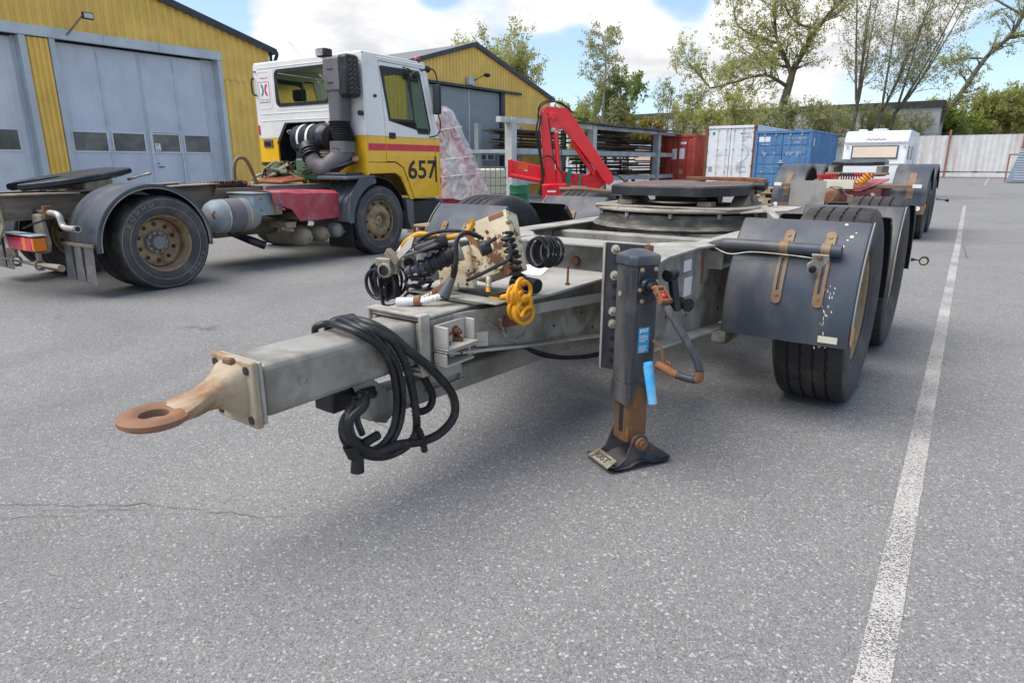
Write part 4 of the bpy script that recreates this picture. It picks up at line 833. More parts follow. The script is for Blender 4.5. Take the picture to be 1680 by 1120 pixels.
for yc in (4.10, 5.60):
    for sx in (1, -1):
        g1 = guards(sx, yc, yc < 5)
        # slotted straps follow the guard, pipe runs across them
        for xx in ((1.09, 1.29) if sx > 0 else (-1.29, -1.09)):
            q = MB(); n_ = 14
            ofs = 0 if sx > 0 else 8; A0, A1 = (R(136.5+ofs), R(169+ofs)); w_ = .024
            def pt(a, x_, h): return (x_, yc+(R1+h)*cos(a), zc+(R1+h)*sin(a))
            # two side bars + closed ends leave the slot open
            for (aa, ab, xa, xb) in ((A0, R(140+ofs), xx-w_, xx+w_), (R(140+ofs), R(150+ofs), xx-w_, xx+w_), (R(150+ofs), R(165+ofs), xx-w_, xx-w_*.32), (R(150+ofs), R(165+ofs), xx+w_*.32, xx+w_), (R(165+ofs), A1, xx-w_, xx+w_)):
                vs = []
                for i in range(6):
                    a = aa+(ab-aa)*i/5; vs += [pt(a, xa, .004), pt(a, xb, .004), pt(a, xb, .012), pt(a, xa, .012)]
                fs = [(4*i+k, 4*i+(k+1) % 4, 4*i+4+(k+1) % 4, 4*i+4+k) for i in range(5) for k in range(4)]+[(0, 1, 2, 3), (20, 21, 22, 23)]
                q.add(vs, fs)
            for aa in (A0, A1):
                c = V(pt(aa, xx, .004)); nrm = V((0, cos(aa), sin(aa))); q.cyl(c, c+nrm*.008, w_, n=16)
            st = q.build('slotted_strap', K['straprust'], g1, ang=50)
            for aa in (R(138+ofs), R(167+ofs)):
                c = V(pt(aa, xx, .012)); nrm = V((0, cos(aa), sin(aa))); qq = MB(); qq.cyl(c, c+nrm*.005, .010, .008, n=12); qq.build('rivet', K['straprust'], g1)
            ap = R(146+ofs); c = V(pt(ap, xx, .040)); 
            qq = MB(); qq.tube([c+V((0, .036*cos(t), .036*sin(t))) for t in [2*pi*i/14 for i in range(14)]], .004, 4, closed=True)
            qq = MB(); qq.lathe([(.036, -.022), (.036, .022)], c, 'x', 22); qq.lathe([(.033, -.022), (.033, .022)], c, 'x', 22); qq.build('pipe_clamp', K['straprust'], g1)
        ap = R(146+ofs); c = V((0, yc+(R1+.040)*cos(ap), zc+(R1+.040)*sin(ap)))
        q = MB(); P_ = [(sx*.66, c.y+.10, c.z-.04), (sx*.76, c.y+.02, c.z-.008), (sx*.84, c.y, c.z), (sx*1.36, c.y, c.z)]
        q.tube(smooth_path(P_, 5), .031, 18); q.build('guard_pipe', K['mud'], D)
        q = MB(); q.tube(smooth_path([(sx*.72, c.y-.02, c.z-.02), (sx*.82, c.y-.035, c.z-.05), (sx*.95, c.y-.035, c.z-.03), (sx*1.2, c.y-.036, c.z-.036), (sx*1.26, c.y-.035, c.z-.05)]), .0035, 5); q.build('lamp_cable', K['hub'], D)
# position lamp bracket, reflectors and paint wear on the nearest guard
M0 = Matrix.Translation((1.275, 3.475, .87)) @ Matrix.Rotation(R(24), 4, 'X')
q = MB(); q.prism([M0 @ V(p) for p in ((.045, 0, .055), (-.035, 0, .055), (-.03, 0, .02), (-.055, 0, -.005), (-.055, 0, -.05), (.005, 0, -.05), (.02, 0, -.01), (.045, 0, .02))], M0.to_3x3() @ V((0, -.012, 0))); q.build('lamp_bracket', K['galv'], D, bevel=.004)
q = MB(); q.cyl(M0 @ V((-.026, -.012, -.025)), M0 @ V((-.026, -.03, -.025)), .017, n=16); q.cyl(M0 @ V((-.026, -.03, -.025)), M0 @ V((-.026, -.034, -.025)), .010, n=16); q.build('lamp_grommet', K['black'], D)
bolt_mb(M0 @ V((.005, -.012, .04)), M0.to_3x3() @ V((0, -1, 0)), .010, .008).build('bracket_bolt', K['straprust'], D, smooth=False)
def on_guard(x_, a, h=.003, yc=4.10): return V((x_, yc+(R1+h)*cos(a), zc+(R1+h)*sin(a)))
for (xa, xb, aa, ab, m_, nm) in ((1.315, 1.405, R(183.6), R(186.6), 'creamrefl', 'cream_reflector'),):
    q = MB(); q.add([on_guard(xa, aa, .004), on_guard(xb, aa, .004), on_guard(xb, ab, .004), on_guard(xa, ab, .004), on_guard(xa, aa, -.002), on_guard(xb, aa, -.002), on_guard(xb, ab, -.002), on_guard(xa, ab, -.002)], [(0, 1, 2, 3), (0, 4, 5, 1), (1, 5, 6, 2), (2, 6, 7, 3), (3, 7, 4, 0)]); q.build(nm, K[m_], D, smooth=False)
q = MB(); q.box(1.4655, 1.472, 3.465, 3.485, .47, .565); q.build('orange_reflector', K['orlamp'], D, smooth=False)
rnd = random.Random(11); q = MB()
for i in range(34):
    a = R(rnd.uniform(160, 189)); x_ = 1.30+rnd.gauss(.02, .022)+(.02 if a < R(175) else 0); w_ = rnd.uniform(.002, .005); h_ = rnd.uniform(.006, .022)/R1
    q.add([on_guard(x_, a, .0012), on_guard(x_+w_, a+h_*.2, .0012), on_guard(x_+w_*1.2, a+h_, .0012), on_guard(x_+w_*.3, a+h_*.9, .0012)], [(0, 1, 2, 3)])
for x_, a, w_ in ((1.38, 136, .010), (1.35, 141.5, .009), (1.395, 133.6, .004), (1.23, 128.5, .012), (1.34, 128.8, .009), (1.365, 138, .005)):
    q.add([on_guard(x_+w_*cos(t), R(a)+w_*.8*sin(t)/R1, .0012) for t in [2*pi*k/7 for k in range(7)]], [tuple(range(7))])
q.build('paint_flakes', K['creamrefl'], D, smooth=False)
q = MB(); q.tube([(1.46, 6.42, .56), (1.55, 6.40, .56)], .016, 8); q.cyl((1.555, 6.42, .56), (1.555, 6.36, .56), .036, n=18); ml = q.build('marker_lamp', K['rubber'], D)
q = MB(); q.cyl((1.555, 6.36, .56), (1.555, 6.354, .56), .026, n=18); q.build('lamp_lens', K['creamrefl'], ml)
# --- landing leg
LX, LY = .715, 2.575
def oct_(hx, hy, c, z, cx=LX, cy=LY): return [(cx-hx+c, cy-hy, z), (cx+hx-c, cy-hy, z), (cx+hx, cy-hy+c, z), (cx+hx, cy+hy-c, z), (cx+hx-c, cy+hy, z), (cx-hx+c, cy+hy, z), (cx-hx, cy+hy-c, z), (cx-hx, cy-hy+c, z)]
def loft(rings, m, name, par, capa=True, capb=True, **k):
    q = MB(); n = len(rings[0]); vs = [p for r_ in rings for p in r_]; fs = [(i*n+j, i*n+(j+1) % n, (i+1)*n+(j+1) % n, (i+1)*n+j) for i in range(len(rings)-1) for j in range(n)]
    if capa: fs.append(tuple(range(n-1, -1, -1)))
    if capb: fs.append(tuple(range((len(rings)-1)*n, len(rings)*n)))
    q.add(vs, fs); return q.build(name, m, par, **k)
leg_start = set(bpy.data.objects)
leg = loft([oct_(.072, .072, .02, .40), oct_(.072, .072, .02, .945)], K['legblack'], 'leg_housing', D, bevel=.006)
# skirt below the housing: plain on the front, arched opening on the gearbox side
def skirt(u0, u1, f3, nv, arch=False):
    o_ = [(u0, .402), (u0, .305), (u1, .30), (u1, .402)]
    if arch: o_ = [(u0, .402), (u0, .31), (u0+.012, .305)]+[(.034*cos(t)+.004, .365+.03*sin(t)) for t in [pi-pi*i/8 for i in range(9)]]+[(u1-.006, .305), (u1, .31), (u1, .402)]
    loops = [[V((x, y, 0)) for x, y in o_]]; from mathutils.geometry import tessellate_polygon as tp
    tri = tp(loops); n = len(o_); nv = V(nv); P3 = [V(f3(x, y)) for x, y in o_]; q = MB(); q.add(P3+[p+nv for p in P3], [tuple(t_) for t_ in tri]+[tuple(i+n for i in reversed(t_)) for t_ in tri]+[(i, (i+1) % n, n+(i+1) % n, n+i) for i in range(n)]); q.build('housing_skirt', K['legblack'], D, smooth=False)
skirt(-.06, .06, lambda u, z: (LX+u, LY-.072, z), (0, .006, 0)); skirt(-.06, .06, lambda u, z: (LX+.072, LY+u, z), (-.006, 0, 0), True); skirt(-.06, .06, lambda u, z: (LX-.072, LY+u, z), (.006, 0, 0)); skirt(-.06, .06, lambda u, z: (LX+u, LY+.072, z), (0, -.006, 0))
skirt(0, .0165, lambda u, z: (LX+.0601+u*.72, LY-.072+u*.72, z), (-.003, .003, 0))
loft([oct_(.078, .078, .024, .930), oct_(.079, .079, .024, .962), oct_(.074, .074, .022, .972), oct_(.03, .03, .01, .992)], K['mud'], 'leg_cap', D, bevel=.004)
inner = loft([oct_(.058, .058, .014, .115), oct_(.058, .058, .014, .42)], K['rustleg'], 'inner_leg', D, bevel=.004)
pb('wear_strip', K['blacksteel'], LX-.002, LX+.028, LY-.0600, LY-.0582, .16, .345, par=inner, bev=0)
foot_start = set(bpy.data.objects)
# foot: rocking pan with upturned lips and pivot
q = MB(); fy = LY; vs = []; nx = 11; pr = [(-.172, .020), (-.150, .010), (-.12, .006), (-.06, .010), (-.035, .022), (.0, .026), (.035, .022), (.06, .010), (.12, .006), (.150, .010), (.172, .020)]
for off in (0, .006):
    for yy in (-.11, -.09, 0, .09, .11):
        for x_, z_ in pr: vs.append((LX+x_*(.92 if abs(yy) > .1 else 1), fy+yy, z_+off+(.004 if abs(yy) > .1 else 0)))
fs = [(r_*nx+k, r_*nx+k+1, (r_+1)*nx+k+1, (r_+1)*nx+k) for r_ in range(4) for k in range(nx-1)]+[(55+r_*nx+k, 55+(r_+1)*nx+k, 55+(r_+1)*nx+k+1, 55+r_*nx+k+1) for r_ in range(4) for k in range(nx-1)]
q.add(vs, fs); foot = q.build('foot_pan', K['legblack'], D)
q = MB()
for sy in (-1, 1):
    yy = fy+sy*.085; P_ = []
    base = [(-.160, .030), (-.12, .025), (-.075, .055), (-.045, .125)]+[(.045*cos(t), .115+.045*sin(t)) for t in [pi-pi*i/8 for i in range(1, 8)]]+[(.045, .125), (.075, .055), (.12, .025), (.160, .030), (.15, .012), (-.15, .012)]
    q.prism([(LX+x_, yy-.004, z_) for x_, z_ in base], (0, .008, 0))
q.build('foot_cheek', K['legblack'], D, smooth=False, bevel=.002)
q = MB(); q.cyl((LX, fy-.108, .118), (LX, fy+.108, .118), .030, n=20); q.cyl((LX, fy-.118, .118), (LX, fy-.108, .118), .019, n=16); q.build('foot_pivot', K['rustleg'], D)
q = MB(); q.tube([(LX, fy-.1, .118)]+[(LX, fy-.1, .118)], .001, 3) if False else None
for o in set(bpy.data.objects)-foot_start:
    o.data.transform(Matrix.Translation((LX, fy, 0)) @ Matrix.Rotation(R(90), 4, 'Z') @ Matrix.Translation((-LX, -fy, 0)))
lp = MB(); lp.box(-.082, .082, -.0015, .0015, -.022, .022)
Mf = Matrix.Translation((LX-.092, fy-.125, .036)) @ Matrix.Rotation(R(0), 4, 'Z') @ Matrix.Rotation(R(-55), 4, 'X')
# name plate on the foot's front lip
lp = MB(); e_y = LY-.172
lp = MB(); a_, b_ = V((LX-.085, e_y, .022)), V((LX+.085, e_y, .022)); c_, d_ = V((LX+.075, e_y+.058, .048)), V((LX-.075, e_y+.058, .048)); nz = V((0, -.026, .058)).normalized()
lp.add([a_, b_, c_, d_]+[p-nz*.004 for p in (a_, b_, c_, d_)], [(0, 1, 2, 3), (4, 7, 6, 5), (0, 4, 5, 1), (1, 5, 6, 2), (2, 6, 7, 3), (3, 7, 4, 0)])
plq = lp.build('foot_lip', K['dirtylip'], D, bevel=.001)
text('JOST', .046, K['legblack'], plq, basis((a_+c_)/2+nz*.0012, V((1, 0, 0)), V((0, .058, .026)).normalized(), nz), bold=.0012, sx=1.1)
leg_mid = set(bpy.data.objects)-leg_start
foot_mid = set(bpy.data.objects)
# mounting plate and bolts
mp = pb('mounting_plate', K['legblack'], .511, .74, 2.664, 2.676, .395, 1.0, bev=.002)
for z in (.97, .91, .85, .80, .745, .68, .62, .55, .49, .44):
    if z in (.97, .85, .68, .62): bolt_mb((.560, 2.664, z), (0, -1, 0), .015, .014, .016).build('mounting_bolt', K['bolt'], D, smooth=False)
    else:
        q = MB(); q.cyl((.560, 2.662, z), (.560, 2.6638, z), .012, n=14); q.build('bolt_hole', K['black'], mp, smooth=False)
bolt_mb((.72, 2.664, .985), (0, -1, 0), .014, .014, .012).build('mounting_bolt', K['rust'], D, smooth=False)
pb('plate_edge', K['galv'], .499, .5105, 2.655, 2.68, .395, 1.0, bev=.001)
gb_start = set(bpy.data.objects)
# gearbox face, crank shaft, joint, folded handle
gx = LX+.072
gf = MB(); gf.prism([(gx, LY-.045, .93), (gx, LY+.045, .93), (gx, LY+.052, .80), (gx, LY+.03, .765), (gx, LY-.03, .765), (gx, LY-.052, .80)], (.010, 0, 0)); gfo = gf.build('gearbox_cover', K['grease'], D, bevel=.003)
for y, z in ((-.035, .915), (.035, .915), (-.042, .83), (.042, .86), (-.03, .78)): bolt_mb((gx+.010, LY+y, z), (1, 0, 0), .007, .007).build('cover_screw', K['rustpale'], gfo, smooth=False)
q = MB(); q.cyl((gx+.010, LY, .845), (gx+.03, LY, .845), .042, .036, n=24); q.cyl((gx+.03, LY, .845), (gx+.055, LY, .845), .026, .022, n=20); q.build('shaft_boss', K['grease'], D, bevel=.002)
q = MB(); q.cyl((gx+.055, LY, .845), (gx+.10, LY-.005, .838), .013, n=12); q.build('crank_shaft', K['rust'], D)
jx = gx+.115; 
q = MB()
for s_ in (-1, 1): q.beam((jx-.025, LY-.005+s_*.020, .848), (jx+.035, LY-.010+s_*.020, .80), .008, .032)
q.beam((jx-.03, LY-.03, .85), (jx-.03, LY+.02, .85), .03, .012); q.cyl((jx-.005, LY-.035, .833), (jx-.005, LY+.025, .833), .010, n=10); q.cyl((jx+.03, LY-.035, .805), (jx+.03, LY+.02, .805), .012, n=10); q.build('universal_joint', K['rust'], D, bevel=.002)
q = MB(); q.ball((jx+.012, LY-.008, .822), .014); q.build('joint_core', K['redstripe'], D)
q = MB(); hp = smooth_path([(jx+.032, LY-.012, .795), (jx+.085, LY+.01, .72), (jx+.165, LY+.05, .60), (jx+.19, LY+.06, .53), (jx+.17, LY+.06, .50), (jx+.09, LY+.03, .50), (jx-.01, LY+.0, .52)], 6)
q.tube(hp, .0165, 12); hd = q.build('crank_handle', K['legblack'], D)
q = MB(); q.tube([V(p)+V((.0006, 0, 0)) for p in hp[16:24]], .0172, 12, caps=False); q.tube([V(p) for p in hp[-8:]], .0178, 12); q.build('rusted_grip', K['rust'], hd)
q = MB(); q.tube(smooth_path([(gx-.02, LY+.04, .60), (gx+.03, LY+.07, .57), (gx+.06, LY+.07, .50), (gx+.085, LY+.07, .465), (gx+.11, LY+.07, .475), (gx+.105, LY+.07, .51), (gx+.09, LY+.07, .52)]), .007, 8); q.build('handle_hook', K['rust'], D)
gb_mid = set(bpy.data.objects)-gb_start
q = MB(); q.beam((.76, 2.86, .84), (.80, 2.84, .68), .04, .03); q.cyl((.76, 2.80, .85), (.76, 2.88, .85), .030, n=18); q.build('height_lever', K['black'], D, bevel=.006)
q = MB(); q.cyl((.678, 3.05, .68), (.75, 3.02, .68), .032, n=18); q.cyl((.75, 3.02, .68), (.79, 3.005, .68), .024, n=14); q.cyl((.79, 3.005, .68), (.80, 3.0, .68), .034, n=18); q.build('valve_knob', K['black'], D)
# blue label on the leg
lb_start = set(bpy.data.objects)
lx_ = LX+.0725; lb = MB(); lb.box(lx_-.001, lx_+.0006, LY-.030, LY+.026, .545, .66); lbo = lb.build('leg_label', K['bluelabel'], D, smooth=False)
text('JOST', .021, K['sticker'], lbo, basis(V((lx_+.0012, LY-.002, .645)), V((0, 1, 0)), V((0, 0, 1)), V((1, 0, 0))), sx=1.0, bold=.0004, ext=.0004)
q = MB()
for i, (z_, w_) in enumerate(((.622, .040), (.615, .044), (.606, .044), (.598, .030), (.575, .042), (.567, .036), (.559, .042), (.551, .03))): q.box(lx_+.0008, lx_+.0018, LY-.025, LY-.025+w_, z_-.0018, z_+.0018)
q.build('label_print', K['wlet'], lbo, smooth=False)
q = MB(); q.cyl((LX-.02, LY-.0725, .80), (LX-.02, LY-.0755, .80), .011, n=12); q.build('test_plate', K['rustpale'], D)
ROT = Matrix.Translation((LX, LY, 0)) @ Matrix.Rotation(R(-30), 4, 'Z') @ Matrix.Translation((-LX, -LY, 0))
for o in leg_mid | gb_mid | (set(bpy.data.objects)-lb_start): o.data.transform(ROT)
# --- control box standing on the neck plate
BX = Matrix.Translation((.06, 2.28, .80)) @ Matrix.Rotation(R(-24), 4, 'Y') @ Matrix.Rotation(R(-14), 4, 'X') @ Matrix.Rotation(R(10), 4, 'Z')
def bl(p): return BX @ V(p)
q = MB(); q.box(-.005, .215, -.005, .002, .03, .305, M=BX); q.box(-.005, .215, .0021, .10, .297, .304, M=BX); q.box(.208, .215, .0021, .10, .03, .2965, M=BX); q.box(-.004, .207, .003, .10, .03, .036, M=BX)
cb = q.build('control_box', K['cream'], D, bevel=.004)
q = MB(); q.box(-.19, -.007, -.03, -.023, -.02, .20, M=BX); q.box(-.19, -.184, -.0229, .06, -.02, .20, M=BX); q.box(-.19, -.007, -.0229, .06, .194, .20, M=BX); q.box(-.007, .0, -.03, -.0055, .0, .20, M=BX); cb2 = q.build('valve_box', K['cream'], D, bevel=.004)
q = MB(); q.prism([bl(p) for p in ((-.02, -.010, .25), (.0, -.010, .27), (.20, -.010, .02), (.17, -.010, .0))], BX.to_3x3() @ V((0, .004, 0))); q.build('diagonal_brace', K['rust'], cb, bevel=.002)
q = MB(); q.box(.12, .20, -.0085, -.0055, .28, .302, M=BX); q.box(.13, .19, -.0085, -.0055, .01, .06, M=BX); q.build('rusty_patch', K['rust'], cb, bevel=.002)
for (x_, z_, r_, m_) in ((.03, .27, .010, 'black'), (.045, .225, .014, 'creamrefl'), (.10, .235, .008, 'rust'), (.105, .20, .009, 'rust'), (.085, .10, .013, 'rustpale'), (.14, .055, .016, 'bolt'), (.11, .06, .011, 'bolt'), (.02, .05, .006, 'black'), (.19, .12, .007, 'rust')):
    q = MB(); q.cyl(bl((x_, -.0052, z_)), bl((x_, -.016, z_)), r_, r_*.85, n=12); q.build('fitting', K[m_], cb, smooth=False)
for (x_, z_, r_) in ((-.04, .02, .006), (-.10, .13, .012), (-.02, .08, .005), (-.15, .04, .006)):
    q = MB(); q.cyl(bl((x_, -.0302, z_)), bl((x_, -.034, z_)), r_, n=12); q.build('fitting', K['black'], cb2, smooth=False)
q = MB(); q.box(-.105, -.075, -.0335, -.0305, .10, .14, M=BX); q.build('yellow_tag', K['yhose'], cb2, smooth=False)
q = MB(); q.box(-.22, .30, 2.10, 2.40, .773, .781); q.build('box_base', K['galvweb'], D, bevel=.003)
q = MB(); q.beam((-.1, 2.24, .782), (.26, 2.20, .80), .05, .018); q.build('dark_base_strip', K['blacksteel'], D)
# --- sockets, plugs and air couplings (worn cluster left of the box)
def plug(name, a, b, r, m, r2=None, ribs=0, par=None):
    q = MB(); a = V(a); b = V(b); r2 = r2 or r*.8; q.cyl(a, b, r, r2, n=18)
    d_ = (b-a)
    for i in range(ribs): c = a+d_*((i+.7)/(ribs+.5)); q.cyl(c, c+d_*(.4/(ribs+.5)), r*1.12, n=18)
    return q.build(name, m, par or D, bevel=.002)
p1 = plug('cable_socket', (.02, 2.19, .97), (-.10, 2.10, .90), .040, K['rubber'], .036, 4); plug('socket_collar', (.03, 2.20, .975), (.012, 2.185, .967), .045, K['galvweb'], .045)
plug('cable_plug', (-.10, 2.10, .90), (-.19, 2.06, .875), .022, K['mud'], .013, 2)
plug('cable_socket', (-.02, 2.16, 1.02), (-.13, 2.08, .99), .030, K['rubber'], .030, 2)
q = MB(); q.beam((-.02, 2.10, 1.01), (-.16, 2.03, .95), .05, .014); q.beam((-.03, 2.09, 1.02), (-.10, 2.04, .99), .02, .02); q.build('socket_lid', K['mud'], D, bevel=.005)
q = MB(); q.prism([(-.17, 2.08, 1.03), (-.14, 2.08, 1.035), (-.15, 2.07, .985), (-.21, 2.05, .93), (-.225, 2.05, .95), (-.20, 2.07, .99)], (0, -.006, 0)); q.build('grey_flap', K['galv'], D, bevel=.002)
def gladhand(loc, rz, name='air_coupling'):
    M = Matrix.Translation(loc) @ Matrix.Rotation(rz, 4, 'Z'); q = MB()
    q.cyl(M @ V((0, 0, 0)), M @ V((0, -.035, 0)), .036, .034, n=24); q.box(-.045, .03, -.030, -.005, .02, .055, M=M); q.box(-.03, .05, .0, .03, -.02, .03, M=M); q.cyl(M @ V((.02, .01, .02)), M @ V((.07, .03, .06)), .014, n=12)
    o = q.build(name, K['hub'], D, bevel=.004)
    q = MB(); q.cyl(M @ V((0, -.034, 0)), M @ V((0, -.0365, 0)), .017, n=20); q.build('coupling_bore', K['black'], o, smooth=False)
    q = MB(); q.lathe([(.017, 0), (.024, .0), (.024, .004), (.017, .004)], (0, 0, 0), 'y', 20); q.v = [tuple(M @ V((x, y-.041, z))) for x, y, z in q.v]; q.build('coupling_seal', K['rubber'], o)
    return o
gladhand((-.305, 2.06, .875), R(18)); gladhand((-.24, 2.12, .91), R(60))
q = MB(); q.box(-.31, -.22, 2.05, 2.08, .92, .955, M=Matrix.Translation((-.27, 2.06, .94)) @ Matrix.Rotation(R(35), 4, 'Y') @ Matrix.Translation((.27, -2.06, -.94))); q.build('coupling_lever', K['mudsteel'], D, bevel=.005)
# hoses
def hose(name, pts, r, m, n=8, par=None, k=7):
    q = MB(); q.tube(smooth_path(pts, k), r, n); return q.build(name, m, par or D)
hose('yellow_air_hose', [(-.25, 2.10, .965), (-.20, 2.09, 1.01), (-.13, 2.10, 1.045), (-.07, 2.13, 1.035), (-.02, 2.17, 1.03), (.04, 2.22, 1.05), (.06, 2.24, 1.09), (.055, 2.24, 1.11)], .013, K['yhose'])
plug('hose_ferrule', (-.265, 2.10, .95), (-.235, 2.095, .98), .014, K['creamrefl'], .013)
q = MB(); q.helix((-.24, 2.10, .975), (-.16, 2.095, 1.025), .014, .0035, 9, 5, 10); q.build('hose_spring', K['yhose'], D)
hose('black_cable', [(-.13, 2.06, .97), (-.10, 2.08, 1.03), (-.03, 2.12, 1.06), (.05, 2.15, 1.065), (.12, 2.20, 1.05)], .008, K['rubber'])
hose('hanging_cable', [(.12, 2.24, 1.03), (.09, 2.16, 1.06), (.072, 2.12, 1.03), (.075, 2.11, .97), (.075, 2.10, .90), (.07, 2.09, .86)], .0105, K['rubber'])
plug('hanging_plug', (.07, 2.085, .87), (.045, 2.05, .79), .016, K['mud'], .030, 0); plug('plug_face', (.045, 2.05, .79), (.0435, 2.048, .785), .030, K['black'], .027)
q = MB(); q.helix((.075, 2.10, .93), (.07, 2.09, .87), .0125, .0028, 8, 5, 10); q.build('strain_relief', K['rubber'], D)
hose('looping_cable', [(.20, 2.29, 1.03), (.245, 2.27, 1.0), (.255, 2.25, .95), (.22, 2.21, .92), (.15, 2.18, .88), (.09, 2.16, .85)], .0085, K['rubber'])
plug('dark_plug', (.165, 2.235, 1.00), (.135, 2.20, .985), .030, K['rubber'], .033, 1); hose('plug_lead', [(.15, 2.21, .99), (.17, 2.20, 1.01), (.21, 2.22, 1.04)], .009, K['rubber'])
q = MB(); q.helix((.205, 2.30, 1.055), (.24, 2.30, .95), .026, .008, 4, 7, 14); q.helix((.235, 2.32, .96), (.25, 2.33, .79), .024, .008, 6, 7, 14); q.build('coiled_cable', K['rubber'], D)
q = MB()
for i in range(7):
    r_ = .055+.006*sin(i*2.1); c = V((.26+.008*i, 2.46+.012*i, .955)); tl = .25+.12*sin(i)
    q.tube([c+V((r_*cos(t)*.8, r_*cos(t)*tl, r_*sin(t)*1.15)) for t in [2*pi*k/20 for k in range(20)]], .0075, 6, closed=True)
q.build('coiled_cable', K['rubber'], D)
# big dark coil and springs hanging at the left
q = MB(); rnd = random.Random(5)
for i in range(11):
    tl = rnd.uniform(-.5, .5); r_ = rnd.uniform(.062, .080); c = V((-.385+rnd.uniform(-.02, .03), 2.10+rnd.uniform(-.03, .04), .80+rnd.uniform(-.015, .015))); ax = rnd.uniform(-.8, .8)
    q.tube([c+V((r_*cos(t)*cos(ax), r_*cos(t)*sin(ax)+.02*sin(t)*tl, r_*1.1*sin(t))) for t in [2*pi*k/22 for k in range(22)]], .0085, 6, closed=True)
q.build('coiled_air_hose', K['rubber'], D)
q = MB(); q.tube([(-.345+.018*cos(t), 2.08+.015*sin(t), .80+.03*sin(t)*0+.0*t) for t in [2*pi*k/12 for k in range(12)]], .006, 6, closed=True)
q.tube(smooth_path([(-.33, 2.06, .86), (-.345, 2.05, .78), (-.335, 2.05, .71), (-.31, 2.06, .70), (-.24, 2.08, .715)]), .0085, 7); q.tube(smooth_path([(-.30, 2.08, .87), (-.27, 2.07, .80), (-.27, 2.07, .74)]), .011, 7); q.build('hose_tail', K['rubber'], D)
q = MB(); q.helix((-.26, 2.16, .89), (-.13, 2.17, .73), .034, .0075, 5.5, 7, 16, .15); q.helix((-.20, 2.12, .85), (-.24, 2.14, .70), .030, .007, 4, 7, 16, .2); q.helix((-.15, 2.14, .93), (-.16, 2.16, .80), .033, .0075, 4, 7, 16, .1); q.build('coiled_cable', K['rubber'], D)
# taped hoses
q = MB(); q.tube(smooth_path([(-.22, 2.02, .705), (-.12, 2.06, .75), (-.06, 2.10, .785)]), .012, 10); q.build('red_white_hose', K['plasticwhite'], D)
q = MB(); q.helix((-.22, 2.02, .705), (-.06, 2.10, .785), .0125, .0028, 15, 5, 10); q.build('hose_wrap', K['trailred'], D)
plug('hose_end', (-.06, 2.10, .785), (-.01, 2.13, .815), .018, K['rust'], .020)
plug('tap_body', (-.01, 2.13, .815), (.04, 2.16, .82), .026, K['hub'], .018)
q = MB(); q.tube([(-.10, 1.93, .755), (-.01, 1.98, .775), (.06, 2.05, .80)], .014, 10); q.build('white_hose', K['sticker'], D)
q = MB(); q.helix((-.02, 1.975, .773), (.06, 2.05, .80), .0142, .0022, 6, 5, 10); q.build('hose_wrap', K['hub'], D)
plug('rag_wrapped_end', (-.11, 1.925, .762), (-.04, 1.965, .774), .026, K['rackwhite'], .018); plug('copper_ferrule', (-.045, 1.963, .771), (-.02, 1.978, .776), .021, K['rust'], .021)
# yellow spiral hose on the right of the box
q = MB(); P_ = []
hose('yellow_air_hose', [(.165, 2.22, .84), (.18, 2.20, .80), (.22, 2.19, .785), (.29, 2.19, .80), (.33, 2.22, .83)], .011, K['yhose'])
plug('hose_ferrule', (.155, 2.235, .86), (.172, 2.21, .82), .014, K['bolt'], .012)
T_ = 180
for i in range(T_):
    t = i/T_; an = 2*pi*7.5*t; r_ = .046+.010*sin(2*pi*t*1.5); P_.append(V((.345+.030*sin(an*.31)+.01*t, 2.19+r_*cos(an)*.95+.02*t, .845-.13*t+r_*.8*sin(an))))
q.tube(P_, .0088, 8); q.build('yellow_spiral_hose', K['yhose'], D)
q = MB()
for i in range(5):
    c = V((.340+.006*i, 2.215, .735+.006*i)); q.tube([c+V((.004*sin(2*t), .052*cos(t), .044*sin(t))) for t in [2*pi*k/20 for k in range(20)]], .0085, 8, closed=True)
q.build('yellow_spiral_hose', K['yhose'], D)
# stub pipe on the neck plate, small tap handle bolts
plug('dark_pipe_stub', (.20, 2.40, .822), (.32, 2.38, .815), .032, K['rubber'], .034); plug('pipe_elbow', (.17, 2.42, .80), (.215, 2.40, .835), .036, K['rubber'], .036)
q = MB(); q.tube([(.222, 2.40+.038*cos(t), .821+.038*sin(t)) for t in [2*pi*k/16 for k in range(16)]], .003, 5, closed=True); q.build('pipe_clip', K['bolt'], D)

# ---------------------------------------------------------------- loose things on and about the dolly
def loose(q, name, m, label, cat, **k):
    o = q.build(name, m, None, **k); o.location = (DX, 0, 0); return tag(o, label, cat)
q = MB(); pts = [(-.15, 2.80), (.04, 2.83), (-.085, 3.13), (-.30, 3.10)]; q.prism([(x, y, .773) for x, y in pts], (0, 0, .0015))
loose(q, 'paper_sheet', K['paper'], 'blank white paper sheet lying flat on the grey neck plate behind the yellow hose', 'paper', smooth=False)
q = MB(); q.cyl((.285, 2.70, .772), (.285, 2.70, .780), .013, n=6); q.cyl((.285, 2.70, .780), (.278, 2.715, .865), .0058, n=10)
loose(q, 'rusty_bolt', K['rust'], 'long rusty bolt standing head down on the neck plate beside the landing leg', 'bolt', bevel=.001)
q = MB(); q.cyl((.86, 2.41, .535), (.895, 2.40, .375), .021, .019, n=16, caps=False); q.cyl((.86, 2.41, .535), (.895, 2.40, .375), .018, .016, n=16, caps=False); q.cyl((.858, 2.4105, .548), (.862, 2.41, .535), .019, .021, n=16); 
loose(q, 'plastic_tube', K['bluetube'], 'faded sky blue plastic tube hanging from the end of the crank handle', 'tube')
